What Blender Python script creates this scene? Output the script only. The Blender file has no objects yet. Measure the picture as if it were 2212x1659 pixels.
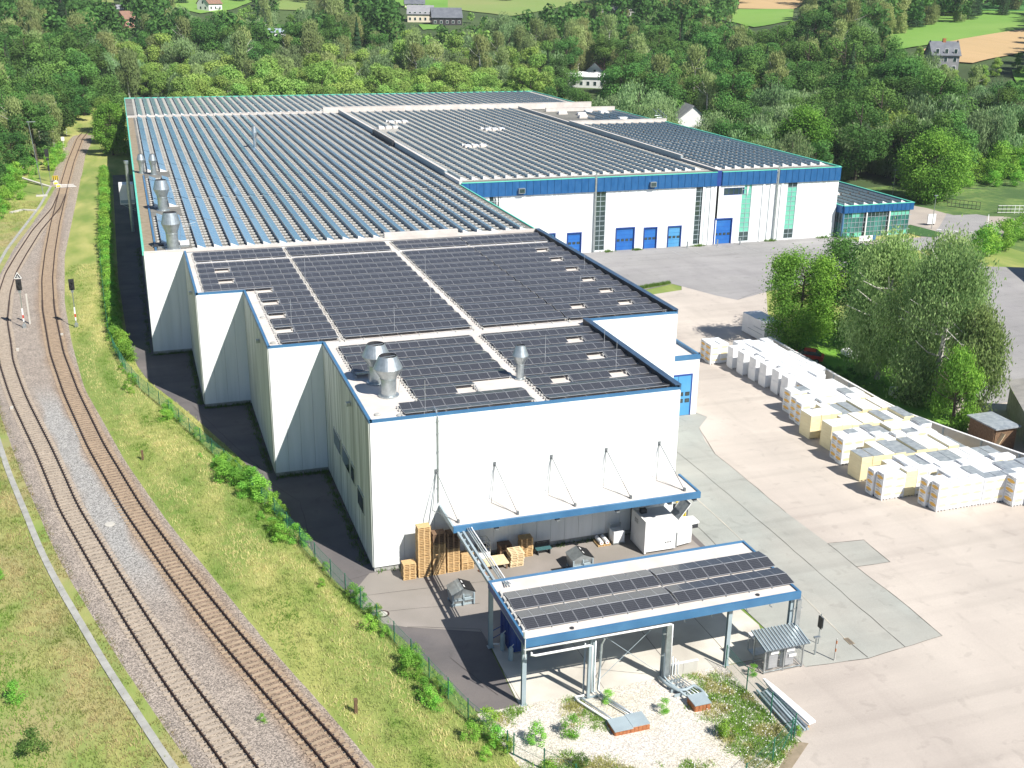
import bpy, bmesh, math, random
import numpy as np
from mathutils import Vector, Matrix, noise
# ---------------------------------------------------------------- camera, world, sun, exposure
sc = bpy.context.scene
COL = sc.collection
SS = 1.25                                   # survey units -> metres
CF, CP, CY, CR = 2403.1, 0.345, 0.332, 0.014  # focal length in units of a 2212 wide picture, pitch, yaw, roll
CAM = Vector((-11.928, -60.271, 34.377)) * SS
def cam_axes():
    F = Vector((math.sin(CY)*math.cos(CP), math.cos(CY)*math.cos(CP), -math.sin(CP)))
    R = Vector((math.cos(CY), -math.sin(CY), 0)); U = R.cross(F)
    return R*math.cos(CR)+U*math.sin(CR), -R*math.sin(CR)+U*math.cos(CR), F
AR, AU, AF = cam_axes()
cd = bpy.data.cameras.new('camera'); cam = bpy.data.objects.new('camera', cd); COL.objects.link(cam)
cd.sensor_width = 36; cd.lens = 36*CF/2212; cd.clip_start = 0.5; cd.clip_end = 6000
M3 = Matrix((AR, AU, -AF)).transposed()
cam.matrix_world = Matrix.Translation(CAM) @ M3.to_4x4()
sc.camera = cam
w = bpy.data.worlds.new('World'); sc.world = w; w.use_nodes = True
wn = w.node_tree; bg = wn.nodes['Background']
sky = wn.nodes.new('ShaderNodeTexSky'); sky.sky_type = 'NISHITA'; sky.sun_disc = False
SUN = Vector((5.5, -10.2, 12.5)).normalized()
sky.sun_elevation = math.asin(SUN.z); sky.sun_rotation = math.atan2(SUN.x, SUN.y)
sky.altitude = 400; sky.air_density = 1.0; sky.dust_density = 0.3; sky.ozone_density = 4.0
wn.links.new(sky.outputs[0], bg.inputs[0]); bg.inputs[1].default_value = 0.065
sl = bpy.data.lights.new('sun', 'SUN'); sl.energy = 5.0; sl.angle = math.radians(0.5); sl.color = (1.0, 0.955, 0.88)
so = bpy.data.objects.new('sun', sl); COL.objects.link(so); so.location = (60, -120, 160)
so.rotation_euler = (-SUN).to_track_quat('-Z', 'Y').to_euler()
sc.view_settings.view_transform = 'Standard'; sc.view_settings.look = 'None'
sc.view_settings.gamma = 1; sc.view_settings.use_curve_mapping = False
sc.view_settings.exposure = 0.68
rnd = random.Random(7)

# ---------------------------------------------------------------- terrain and picture <-> place helpers
def sst(a, b, x):
    t = min(1, max(0, (x-a)/(b-a))); return t*t*(3-2*t)
def ground(x, y):
    dx, dy = x-CAM.x, y-CAM.y; r = math.hypot(dx, dy); az = math.degrees(math.atan2(dx, dy))
    s = sst(24, 42, az)
    st = 335-95*s
    z = 24*sst(st, st+275-20*s, r) + max(0, r-(st+250))*0.062
    z += 20*sst(-48, -120, x)*sst(105, 230, y)
    if r > 300: z += 2.2*(noise.noise(Vector((x*.011, y*.011, 3)))) * sst(300, 400, r)
    if r > 1000: z += (r-1000)*0.02
    return z
def ray(u, v):
    return (AF + AR*((u-1106)/CF) - AU*((v-829.5)/CF))
def W(u, v, z=0.0):
    d = ray(u, v); t = (z-CAM.z)/d.z; return CAM + d*t
def T(u, v):
    d = ray(u, v); t = 60.0
    while t < 3000:
        p = CAM+d*t
        if p.z < ground(p.x, p.y): break
        t += 3
    return Vector((p.x, p.y, ground(p.x, p.y)))
def P(p):
    d = Vector(p)-CAM; z = d.dot(AF)
    return 1106+CF*d.dot(AR)/z, 829.5-CF*d.dot(AU)/z
def r1(u, v): return (u/3, v/3)
def r2(u, v): return (737.3+u/3, v/3)
def r3(u, v): return (1474.6+u/3, v/3)
def inpoly(x, y, poly):
    c = False; n = len(poly)
    for i in range(n):
        x1, y1 = poly[i][0], poly[i][1]; x2, y2 = poly[i-1][0], poly[i-1][1]
        if (y1 > y) != (y2 > y) and x < (x2-x1)*(y-y1)/(y2-y1)+x1: c = not c
    return c
def interp(tab, y):
    if y <= tab[0][0]: return tab[0][1]
    for (a, b), (c, d) in zip(tab, tab[1:]):
        if y <= c: return b+(d-b)*(y-a)/(c-a)
    return tab[-1][1]

# ---------------------------------------------------------------- materials
MATS = {}
def mat(name, c1, c2=None, scale=1.0, rough=0.8, metal=0.0, bump=0.0, detail=6, stretch=(1, 1, 1), c3=None, scale3=0.1, f3=0.5, spec=0.4, coat=0, lo=0.35, hi=0.65, attr=None, trans=0, emit=None, obj=False, bscale=None):
    m = bpy.data.materials.new(name); m.use_nodes = True; MATS[name] = m
    nt = m.node_tree; N = nt.nodes; L = nt.links; b = N['Principled BSDF']
    b.inputs['Roughness'].default_value = rough; b.inputs['Metallic'].default_value = metal
    b.inputs['Specular IOR Level'].default_value = spec
    if coat: b.inputs['Coat Weight'].default_value = coat
    tc = N.new('ShaderNodeNewGeometry'); mp = N.new('ShaderNodeMapping'); L.new(tc.outputs['Position'], mp.inputs[0]); mp.inputs['Scale'].default_value = stretch
    def nz(s, d=detail):
        n = N.new('ShaderNodeTexNoise'); n.inputs['Scale'].default_value = s; n.inputs['Detail'].default_value = d; L.new(mp.outputs[0], n.inputs['Vector']); return n
    def mix(fac, a, bb):
        x = N.new('ShaderNodeMix'); x.data_type = 'RGBA'
        for i, val in ((0, fac), (6, a), (7, bb)):
            if hasattr(val, 'is_linked') or hasattr(val, 'links'): L.new(val, x.inputs[i])
            else: x.inputs[i].default_value = val if i == 0 else (*val, 1)
        return x.outputs[2]
    def ramp(o, a, bb):
        r = N.new('ShaderNodeMapRange'); r.inputs[1].default_value = a; r.inputs[2].default_value = bb; L.new(o, r.inputs[0]); return r.outputs[0]
    col = None
    if c2 is None: c2 = tuple(x*0.86 for x in c1)
    n1 = nz(scale)
    col = mix(ramp(n1.outputs[0], lo, hi), c1, c2)
    if c3 is not None:
        n3 = nz(scale3, 5); r_ = ramp(n3.outputs[0], 0.42, 0.62)
        mm = N.new('ShaderNodeMath'); mm.operation = 'MULTIPLY'; mm.inputs[1].default_value = f3; L.new(r_, mm.inputs[0])
        col = mix(mm.outputs[0], col, c3)
    if attr:
        for an, ac, f in attr:
            a = N.new('ShaderNodeAttribute'); a.attribute_name = an
            mm = N.new('ShaderNodeMath'); mm.operation = 'MULTIPLY'; mm.inputs[1].default_value = f; L.new(a.outputs['Fac'], mm.inputs[0])
            col = mix(mm.outputs[0], col, ac)
    L.new(col, b.inputs['Base Color'])
    if bump:
        nb = nz(bscale or scale*2.5); bp = N.new('ShaderNodeBump'); bp.inputs['Strength'].default_value = bump; bp.inputs['Distance'].default_value = 0.05
        L.new(nb.outputs[0], bp.inputs['Height']); L.new(bp.outputs[0], b.inputs['Normal'])
    if emit: b.inputs['Emission Color'].default_value = (*emit, 1); b.inputs['Emission Strength'].default_value = 1
    return m
def tweak(m, fn): fn(m.node_tree, m.node_tree.nodes['Principled BSDF'])
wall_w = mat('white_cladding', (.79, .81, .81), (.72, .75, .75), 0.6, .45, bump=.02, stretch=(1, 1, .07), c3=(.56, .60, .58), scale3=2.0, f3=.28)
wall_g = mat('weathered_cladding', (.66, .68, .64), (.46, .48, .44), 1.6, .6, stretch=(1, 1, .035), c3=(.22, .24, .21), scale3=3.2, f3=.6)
plinth = mat('concrete_plinth', (.42, .42, .40), (.30, .30, .28), 2, .9, bump=.2)
blue = mat('blue_trim_paint', (.045, .14, .27), (.06, .175, .32), .6, .4)
frame_m = mat('panel_frame', (.46, .47, .49), (.40, .41, .43), 3, .45, metal=.4)
blue2 = mat('blue_fascia_paint', (.008, .082, .23), (.018, .105, .27), 1.6, .45, stretch=(1, 1, .5))
bluedk = mat('dark_blue_paint', (.02, .06, .26), (.015, .045, .2), 1, .4)
navy = mat('navy_grey_flashing', (.04, .075, .13), (.055, .1, .17), 1, .45)
doorb = mat('blue_door_paint', (.015, .11, .40), (.03, .16, .46), .35, .35)
doorlb = mat('light_blue_door_paint', (.06, .26, .50), (.10, .32, .55), .35, .4)
greent = mat('green_trim_paint', (.10, .55, .40), (.15, .6, .45), 1, .4)
membrane = mat('white_roof_membrane', (.66, .62, .58), (.58, .53, .49), .35, .75, c3=(.46, .42, .38), scale3=.9, f3=.35, bump=.05)
roofg = mat('grey_gravelled_roofing', (.17, .165, .15), (.12, .12, .11), 1.3, .9, c3=(.24, .23, .20), scale3=.12, f3=.6, bump=.1)
barw = mat('pale_ballast_concrete', (.52, .51, .48), (.40, .39, .36), 3, .85)
alu = mat('aluminium', (.62, .64, .66), (.55, .57, .6), 3, .4, metal=.6)
galv = mat('galvanised_steel', (.52, .56, .57), (.40, .44, .45), 3, .38, metal=.75)
steelg = mat('grey_painted_steel', (.33, .40, .43), (.28, .34, .37), 1, .5)
darkm = mat('dark_steel', (.05, .055, .06), (.03, .03, .035), 2, .6)
blackp = mat('black_plastic', (.02, .02, .022), (.03, .03, .03), 4, .5)
whitep = mat('white_paint', (.78, .78, .77), (.72, .72, .71), 1, .4)
redp = mat('red_paint', (.55, .05, .03), (.45, .05, .03), 2, .5)
yelp = mat('yellow_paint', (.75, .55, .03), (.7, .5, .05), 2, .5)
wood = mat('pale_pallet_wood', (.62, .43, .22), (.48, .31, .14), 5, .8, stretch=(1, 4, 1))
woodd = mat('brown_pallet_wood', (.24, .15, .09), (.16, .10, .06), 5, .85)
woodl = mat('light_fresh_wood', (.75, .62, .40), (.65, .50, .30), 5, .8)
brick = mat('orange_brick', (.42, .17, .07), (.34, .12, .05), 6, .9, bump=.2)
mortar = mat('mortar', (.45, .42, .36), None, 6, .95)
conc = mat('concrete', (.52, .50, .45), (.44, .42, .38), .8, .9, bump=.1)
bark = mat('tree_bark', (.10, .08, .06), (.06, .05, .04), 4, .95, bump=.4)
birchbark = mat('birch_bark', (.55, .53, .48), (.12, .11, .1), 6, .9, stretch=(1, 1, .3), lo=.5, hi=.7)
glassd = mat('dark_window_glass', (.02, .04, .04), (.04, .07, .07), .8, .06, spec=.9)
glassg = mat('green_glazed_panel', (.17, .52, .38), (.13, .44, .33), .5, .12, spec=.7)
glasst = mat('teal_window_glass', (.02, .10, .09), (.06, .24, .2), .6, .06, spec=.9, stretch=(1, 1, .3))
yardpink = mat('sandy_asphalt_yard', (.50, .445, .39), (.42, .375, .33), .12, .92, c3=(.36, .315, .28), scale3=.05, f3=.7, bump=.08, stretch=(1, .55, 1), bscale=6)
def streaks(m):
    nt = m.node_tree; N = nt.nodes; L = nt.links; b = N['Principled BSDF']; src = b.inputs['Base Color'].links[0].from_socket; col = src
    g = N.new('ShaderNodeNewGeometry')
    for rot, sc3, lo_, hi_, val in ((.55, (.035, .55, 1), .50, .75, .88), (1.25, (.05, .6, 1), .5, .75, 1.08), (-.35, (.6, .08, 1), .52, .78, .92), (0, (.7, .7, 1), .60, .66, .90), (0, (9, 9, 1), .35, .75, 1.10)):
        mp = N.new('ShaderNodeMapping'); mp.inputs['Rotation'].default_value = (0, 0, rot); mp.inputs['Scale'].default_value = sc3; L.new(g.outputs['Position'], mp.inputs[0])
        n = N.new('ShaderNodeTexNoise'); n.inputs['Scale'].default_value = 1; n.inputs['Detail'].default_value = 7; n.inputs['Distortion'].default_value = .6; L.new(mp.outputs[0], n.inputs['Vector'])
        r = N.new('ShaderNodeMapRange'); r.inputs[1].default_value = lo_; r.inputs[2].default_value = hi_; r.inputs[3].default_value = 1; r.inputs[4].default_value = val; L.new(n.outputs[0], r.inputs[0])
        h = N.new('ShaderNodeHueSaturation'); L.new(r.outputs[0], h.inputs['Value']); L.new(col, h.inputs['Color']); col = h.outputs[0]
    L.new(col, b.inputs['Base Color'])
streaks(yardpink)
yardgrey = mat('grey_asphalt_yard', (.30, .29, .285), (.26, .25, .25), .2, .9, c3=(.22, .215, .21), scale3=.06, f3=.5, bump=.08, bscale=6)
lane = mat('greenish_concrete_lane', (.33, .34, .31), (.28, .29, .265), .25, .9, c3=(.36, .34, .30), scale3=.08, f3=.6, bump=.06, bscale=5)
streaks(yardgrey); streaks(lane)
pathd = mat('dark_asphalt_path', (.125, .115, .115), (.10, .093, .095), .3, .92, c3=(.17, .15, .14), scale3=.12, f3=.6, bump=.08, bscale=6)
streaks(pathd)
slabm = mat('pale_concrete_slab', (.62, .59, .52), (.52, .49, .43), .35, .9, c3=(.30, .27, .24), scale3=.22, f3=.45, bump=.05)
crackm = mat('dark_joint_filler', (.07, .06, .055), None, 3, .95)
linem = mat('white_line_paint', (.72, .72, .7), (.5, .5, .48), 2, .8)
soilm = mat('dry_soil', (.30, .24, .17), (.22, .18, .12), 1.5, .95, bump=.2)
grass = mat('meadow_grass', (.20, .26, .055), (.40, .38, .13), .18, .95, c3=(.10, .19, .03), scale3=.07, f3=.7, bump=.6, bscale=7, stretch=(1.6, .5, 1), detail=12)
grassv = mat('verge_grass', (.30, .31, .10), (.16, .25, .05), .5, .95, c3=(.33, .27, .14), scale3=.16, f3=.75, bump=.6, bscale=7, detail=12, stretch=(1, .6, 1))
hillm = mat('woodland_floor', (.035, .06, .02), (.05, .08, .025), .05, 1, c3=(.09, .15, .035), scale3=.02, f3=.5)
fgreen = mat('bright_green_meadow', (.12, .26, .035), (.16, .31, .05), .02, 1, c3=(.20, .30, .07), scale3=.01, f3=.5, detail=10)
folive = mat('mown_olive_meadow', (.24, .27, .09), (.19, .24, .07), .02, 1, c3=(.16, .27, .06), scale3=.012, f3=.6, detail=10)
ftan = mat('ripe_grain_field', (.48, .33, .17), (.43, .30, .15), .03, 1, c3=(.38, .27, .13), scale3=.3, f3=.35, stretch=(1, .08, 1), detail=8)
fcrop = mat('dark_green_crop', (.04, .15, .03), (.06, .19, .04), .3, 1, stretch=(1, .1, 1))
def ballast_mat():
    m = mat('ballast_stone', (.34, .285, .235), (.17, .15, .135), 14, .95, c3=(.33, .28, .235), scale3=.5, f3=.5, bump=.7, detail=3,
            attr=[('rust', (.215, .15, .10), .8), ('fresh', (.29, .295, .29), .8), ('dusty', (.28, .23, .17), .75)])
    nt = m.node_tree; N = nt.nodes; L = nt.links; b = N['Principled BSDF']
    vo = N.new('ShaderNodeTexVoronoi'); vo.inputs['Scale'].default_value = 13; tc = N.new('ShaderNodeTexCoord'); L.new(tc.outputs['Object'], vo.inputs['Vector'])
    src = b.inputs['Base Color'].links[0].from_socket
    hs = N.new('ShaderNodeHueSaturation'); L.new(src, hs.inputs['Color'])
    sep = N.new('ShaderNodeSeparateColor'); L.new(vo.outputs['Color'], sep.inputs[0])
    mr = N.new('ShaderNodeMapRange'); mr.inputs[3].default_value = .45; mr.inputs[4].default_value = 1.75; L.new(sep.outputs[0], mr.inputs[0]); L.new(mr.outputs[0], hs.inputs['Value'])
    L.new(hs.outputs[0], b.inputs['Base Color'])
    return m
ballast = ballast_mat()
def gravel_mat():
    m = mat('pale_gravel', (.66, .61, .55), (.50, .46, .41), 16, .95, c3=(.48, .44, .33), scale3=.3, f3=.5, bump=.5, detail=8)
    nt = m.node_tree; N = nt.nodes; L = nt.links; b = N['Principled BSDF']
    vo = N.new('ShaderNodeTexVoronoi'); vo.inputs['Scale'].default_value = 17; tc = N.new('ShaderNodeTexCoord'); L.new(tc.outputs['Object'], vo.inputs['Vector'])
    src = b.inputs['Base Color'].links[0].from_socket; hs = N.new('ShaderNodeHueSaturation'); L.new(src, hs.inputs['Color'])
    sep = N.new('ShaderNodeSeparateColor'); L.new(vo.outputs['Color'], sep.inputs[0])
    mr = N.new('ShaderNodeMapRange'); mr.inputs[3].default_value = .6; mr.inputs[4].default_value = 1.4; L.new(sep.outputs[0], mr.inputs[0]); L.new(mr.outputs[0], hs.inputs['Value']); L.new(hs.outputs[0], b.inputs['Base Color'])
    return m
gravel = gravel_mat()
railm = mat('rusty_rail_steel', (.05, .03, .025), (.08, .045, .032), 3, .6, metal=.3)
sleeperm = mat('concrete_sleeper', (.39, .33, .265), (.31, .26, .21), 2, .9, bump=.1)
sleeperr = mat('rust_dusted_sleeper', (.37, .285, .20), (.28, .215, .15), 2, .9, bump=.1)
def pv_mat(name, cell, line, nx, ny, rough, lw=.06, spec=.5):
    m = bpy.data.materials.new(name); m.use_nodes = True; MATS[name] = m; nt = m.node_tree; N = nt.nodes; L = nt.links; b = N['Principled BSDF']
    uv = N.new('ShaderNodeUVMap'); sp = N.new('ShaderNodeSeparateXYZ'); L.new(uv.outputs[0], sp.inputs[0])
    outs = []
    for k, n in ((0, nx), (1, ny)):
        a = N.new('ShaderNodeMath'); a.operation = 'MULTIPLY'; a.inputs[1].default_value = n; L.new(sp.outputs[k], a.inputs[0])
        f = N.new('ShaderNodeMath'); f.operation = 'FRACT'; L.new(a.outputs[0], f.inputs[0])
        g = N.new('ShaderNodeMath'); g.operation = 'LESS_THAN'; g.inputs[1].default_value = lw*(1 if k == 0 else 1.2); L.new(f.outputs[0], g.inputs[0]); outs.append(g.outputs[0])
    mx = N.new('ShaderNodeMath'); mx.operation = 'MAXIMUM'; L.new(outs[0], mx.inputs[0]); L.new(outs[1], mx.inputs[1])
    mi = N.new('ShaderNodeMix'); mi.data_type = 'RGBA'; L.new(mx.outputs[0], mi.inputs[0]); mi.inputs[6].default_value = (*cell, 1); mi.inputs[7].default_value = (*line, 1)
    L.new(mi.outputs[2], b.inputs['Base Color']); b.inputs['Roughness'].default_value = rough; b.inputs['Specular IOR Level'].default_value = spec
    b.inputs['Coat Weight'].default_value = .6; b.inputs['Coat Roughness'].default_value = .08
    return m
pv_dark = pv_mat('dark_photovoltaic_glass', (.032, .033, .038), (.19, .19, .20), 10, 6, .35)
pv_blue = pv_mat('blue_photovoltaic_glass', (.085, .225, .37), (.48, .60, .66), 10, 6, .3, .05)
pv_grey = pv_mat('grey_photovoltaic_glass', (.10, .10, .105), (.2, .2, .21), 10, 6, .4, .05)
pv_teal = pv_mat('teal_photovoltaic_glass', (.14, .24, .29), (.38, .48, .52), 10, 6, .3, .05)
defl = mat('wind_deflector_sheet', (.48, .63, .70), (.40, .56, .63), 2, .4)
defd = mat('dark_wind_deflector_sheet', (.30, .37, .41), (.24, .31, .35), 2, .4)
def leaf_mat():
    m = bpy.data.materials.new('foliage'); m.use_nodes = True; nt = m.node_tree; N = nt.nodes; L = nt.links
    b = N['Principled BSDF']; b.inputs['Roughness'].default_value = .75; b.inputs['Specular IOR Level'].default_value = .08
    a = N.new('ShaderNodeAttribute'); a.attribute_name = 'col'
    oi = N.new('ShaderNodeObjectInfo')
    hs = N.new('ShaderNodeHueSaturation'); L.new(a.outputs['Color'], hs.inputs['Color'])
    mr = N.new('ShaderNodeMapRange'); mr.inputs[3].default_value = .475; mr.inputs[4].default_value = .515; L.new(oi.outputs['Random'], mr.inputs[0]); L.new(mr.outputs[0], hs.inputs['Hue'])
    m2 = N.new('ShaderNodeMath'); m2.operation = 'MULTIPLY'; m2.inputs[1].default_value = 7.13; L.new(oi.outputs['Random'], m2.inputs[0])
    fr = N.new('ShaderNodeMath'); fr.operation = 'FRACT'; L.new(m2.outputs[0], fr.inputs[0])
    mr2 = N.new('ShaderNodeMapRange'); mr2.inputs[3].default_value = 1.0; mr2.inputs[4].default_value = 1.75; L.new(fr.outputs[0], mr2.inputs[0]); L.new(mr2.outputs[0], hs.inputs['Value'])
    L.new(hs.outputs[0], b.inputs['Base Color'])
    tr = N.new('ShaderNodeBsdfTranslucent'); L.new(hs.outputs[0], tr.inputs[0])
    mx = N.new('ShaderNodeMixShader'); mx.inputs[0].default_value = .38; L.new(b.outputs[0], mx.inputs[1]); L.new(tr.outputs[0], mx.inputs[2])
    L.new(mx.outputs[0], N['Material Output'].inputs[0]); return m
leafm = leaf_mat()
goods_w = mat('white_shrink_film', (.80, .81, .82), (.72, .74, .76), 1.5, .35, bump=.15, spec=.5)
goods_y = mat('pale_yellow_insulation', (.80, .71, .45), (.73, .63, .38), 1.5, .6, stretch=(1, 1, 6))
goods_o = mat('yellow_label_print', (.80, .48, .10), (.75, .44, .1), 1, .6)
goods_g = mat('grey_film_top', (.22, .25, .28), (.34, .37, .39), 2.5, .35, bump=.2)
goods_t = mat('grey_label_print', (.18, .18, .19), None, 1, .6)

# ---------------------------------------------------------------- object helpers
def props(o, label=None, cat=None, group=None, kind=None):
    if label: o['label'] = label
    if cat: o['category'] = cat
    if group: o['group'] = group
    if kind: o['kind'] = kind
    return o
def thing(name, loc, label, cat, group=None):
    o = bpy.data.objects.new(name, None); COL.objects.link(o); o.location = loc; o.empty_display_size = .3
    return props(o, label, cat, group)
def dup(o, parent=None, **kw):
    c = o.copy(); COL.objects.link(c); c.parent = parent
    for ch in KIDS.get(o.name, []): cc = dup(ch, c)
    return c
KIDS = {}
def worldloc(o):
    v = Vector(o.location)
    while o.parent: o = o.parent; v += Vector(o.location)
    return v
class MB:
    def __init__(s, *mats): s.v = []; s.f = []; s.m = []; s.mats = list(mats); s.uv = {}
    def quad(s, a, b, c, d, mi=0, uv=False):
        n = len(s.v); s.v += [tuple(a), tuple(b), tuple(c), tuple(d)]; s.f.append((n, n+1, n+2, n+3)); s.m.append(mi)
        if uv: s.uv[len(s.f)-1] = ((0, 0), (1, 0), (1, 1), (0, 1))
    def poly(s, pts, mi=0):
        n = len(s.v); s.v += [tuple(p) for p in pts]; s.f.append(tuple(range(n, n+len(pts)))); s.m.append(mi)
    def box(s, x0, x1, y0, y1, z0, z1, mi=0):
        n = len(s.v); s.v += [(x0,y0,z0),(x1,y0,z0),(x1,y1,z0),(x0,y1,z0),(x0,y0,z1),(x1,y0,z1),(x1,y1,z1),(x0,y1,z1)]
        for f in ((0,3,2,1),(4,5,6,7),(0,1,5,4),(1,2,6,5),(2,3,7,6),(3,0,4,7)): s.f.append(tuple(n+i for i in f)); s.m.append(mi)
    def prism(s, pts, z0, z1, mi=0, top=None):
        k = len(pts); n = len(s.v)
        s.v += [(p[0], p[1], z0) for p in pts]+[(p[0], p[1], z1) for p in pts]
        s.f.append(tuple(n+i for i in range(k))[::-1]); s.m.append(mi); s.f.append(tuple(n+k+i for i in range(k))); s.m.append(mi if top is None else top)
        for i in range(k): j = (i+1) % k; s.f.append((n+i, n+j, n+k+j, n+k+i)); s.m.append(mi)
    def beam(s, p, q, wd, h, mi=0):           # rectangular bar between two points
        p = Vector(p); q = Vector(q); d = (q-p).normalized(); up = Vector((0,0,1)) if abs(d.z) < .95 else Vector((0,1,0))
        r = d.cross(up).normalized()*wd/2; t = r.cross(d).normalized()*h/2; n = len(s.v)
        for c in (p, q): s.v += [tuple(c-r-t), tuple(c+r-t), tuple(c+r+t), tuple(c-r+t)]
        for f in ((0,3,2,1),(4,5,6,7),(0,1,5,4),(1,2,6,5),(2,3,7,6),(3,0,4,7)): s.f.append(tuple(n+i for i in f)); s.m.append(mi)
    def tube(s, pts, r, k=8, mi=0, r2=None, cap=True):
        pts = [Vector(p) for p in pts]; rings = []
        for i, p in enumerate(pts):
            d = (pts[min(i+1, len(pts)-1)]-pts[max(i-1, 0)]).normalized(); up = Vector((0,0,1)) if abs(d.z) < .9 else Vector((1,0,0))
            a = d.cross(up).normalized(); b = a.cross(d).normalized(); rr = r if r2 is None else r+(r2-r)*i/(len(pts)-1)
            n = len(s.v); rings.append(n)
            for j in range(k): t = 2*math.pi*j/k; s.v.append(tuple(p+a*math.cos(t)*rr+b*math.sin(t)*rr))
        for a, b in zip(rings, rings[1:]):
            for j in range(k): s.f.append((a+j, b+j, b+(j+1) % k, a+(j+1) % k)); s.m.append(mi)
        if cap: s.f.append(tuple(rings[0]+j for j in range(k))); s.m.append(mi); s.f.append(tuple(rings[-1]+j for j in range(k))[::-1]); s.m.append(mi)
    def lathe(s, prof, x, y, k=20, mi=0, cap=True):
        rings = []
        for r, z in prof:
            n = len(s.v); rings.append(n)
            for j in range(k): t = 2*math.pi*j/k; s.v.append((x+r*math.cos(t), y+r*math.sin(t), z))
        for a, b in zip(rings, rings[1:]):
            for j in range(k): s.f.append((a+j, a+(j+1) % k, b+(j+1) % k, b+j)); s.m.append(mi)
        if cap: s.f.append(tuple(rings[-1]+j for j in range(k))); s.m.append(mi)
    def build(s, name, parent=None, kind=None, smooth=False, data_only=False, loc=None):
        me = bpy.data.meshes.new(name)
        off = Vector((0,0,0)) if parent is None else worldloc(parent)
        if loc is not None: off = Vector(loc)
        vs = [(a-off.x, b-off.y, c-off.z) for a, b, c in s.v] if off.length > 0 else s.v
        me.from_pydata(vs, [], s.f)
        for mm in s.mats: me.materials.append(mm)
        me.polygons.foreach_set('material_index', s.m)
        if s.uv:
            ul = me.uv_layers.new(name='UVMap')
            for fi, uvs in s.uv.items():
                for li, q in zip(me.polygons[fi].loop_indices, uvs): ul.data[li].uv = q
        if smooth: me.shade_smooth()
        if data_only: return me
        o = bpy.data.objects.new(name, me); COL.objects.link(o)
        if loc is not None: o.location = Vector(loc) - (worldloc(parent) if parent else Vector((0,0,0)))
        if parent: o.parent = parent; KIDS.setdefault(parent.name, []).append(o)
        if kind: o['kind'] = kind
        return o
def inst(me, name, parent, loc, rot=None, scale=None):
    o = bpy.data.objects.new(name, me); COL.objects.link(o); o.location = loc
    if rot is not None: o.rotation_euler = rot
    if scale is not None: o.scale = scale
    if parent: o.parent = parent; KIDS.setdefault(parent.name, []).append(o)
    return o
def sheet(name, pts, z, m, maxe=None, kind='structure', jitter=0):
    from mathutils.geometry import tessellate_polygon
    bm = bmesh.new(); vs = [bm.verts.new((p[0], p[1], 0)) for p in pts]
    for t_ in tessellate_polygon([[Vector((p[0], p[1], 0)) for p in pts]]):
        try: bm.faces.new([vs[i] for i in t_])
        except ValueError: pass
    if maxe:
        for _ in range(9):
            es = [e for e in bm.edges if e.calc_length() > maxe]
            if not es: break
            bmesh.ops.subdivide_edges(bm, edges=es, cuts=1); bmesh.ops.triangulate(bm, faces=[q for q in bm.faces if len(q.verts) > 3])
    for v_ in bm.verts: v_.co.z = z(v_.co.x, v_.co.y) if callable(z) else z
    bm.normal_update()
    for q in bm.faces:
        if q.normal.z < 0: q.normal_flip()
    me = bpy.data.meshes.new(name); bm.to_mesh(me); bm.free(); me.materials.append(m)
    o = bpy.data.objects.new(name, me); COL.objects.link(o); o['kind'] = kind; return o
def np_mesh(name, V, F, col=None, m=None):
    me = bpy.data.meshes.new(name); k = F.shape[1]
    me.vertices.add(len(V)); me.vertices.foreach_set('co', V.astype(np.float32).ravel())
    me.loops.add(F.size); me.loops.foreach_set('vertex_index', F.astype(np.int32).ravel())
    me.polygons.add(len(F)); me.polygons.foreach_set('loop_start', np.arange(0, F.size, k, dtype=np.int32))
    me.update(calc_edges=True)
    if col is not None:
        a = me.color_attributes.new('col', 'FLOAT_COLOR', 'POINT'); a.data.foreach_set('color', np.concatenate([col, np.ones((len(col), 1))], 1).astype(np.float32).ravel())
    if m: me.materials.append(m)
    return me
ORD = ['lowest', 'second', 'third', 'fourth', 'fifth', 'sixth', 'seventh', 'eighth', 'ninth', 'tenth', 'eleventh', 'twelfth', 'thirteenth', 'fourteenth', 'fifteenth', 'sixteenth', 'seventeenth', 'eighteenth', 'nineteenth', 'twentieth', 'twenty-first', 'twenty-second', 'twenty-third', 'twenty-fourth', 'twenty-fifth', 'twenty-sixth', 'twenty-seventh', 'twenty-eighth', 'twenty-ninth', 'thirtieth', 'thirty-first', 'thirty-second']
NTH = ['first'] + ORD[1:]

# ================================================================ THE GROUND
def terrain():
    xs = np.concatenate([np.arange(-420, -60, 12), np.arange(-60, 200, 8), np.arange(200, 700, 10), np.arange(700, 1700, 25)])
    ys = np.concatenate([np.arange(-160, 200, 12), np.arange(200, 800, 8), np.arange(800, 1700, 30)])
    V = np.array([(x, y, ground(x, y)-(0.03 if math.hypot(x-CAM.x, y-CAM.y) < 250 else 0)) for y in ys for x in xs]); nx = len(xs)
    F = np.array([(j*nx+i, j*nx+i+1, (j+1)*nx+i+1, (j+1)*nx+i) for j in range(len(ys)-1) for i in range(nx-1)])
    me = np_mesh('terrain', V, F, m=hillm); me.materials.append(grass); me.shade_smooth()
    cx = V[F[:, 0], 0]; cy = V[F[:, 0], 1]; me.materials.append(mat('rank_bank_vegetation', (.08, .16, .035), (.16, .22, .06), .9, 1, c3=(.04, .09, .025), scale3=.12, f3=.8, bump=1.0)); mi = np.where((cy < 140) & (cx > 128), 2, 0) + 0*cx; mi = np.where((cy < 128) & (cx < 128) | (cy < 60) | ((cx > -62) & (cx < -14) & (cy < 330)), 1, mi); me.polygons.foreach_set('material_index', mi.astype(np.int32))
    o = bpy.data.objects.new('ground', me); COL.objects.link(o); o['kind'] = 'structure'
terrain()
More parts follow.
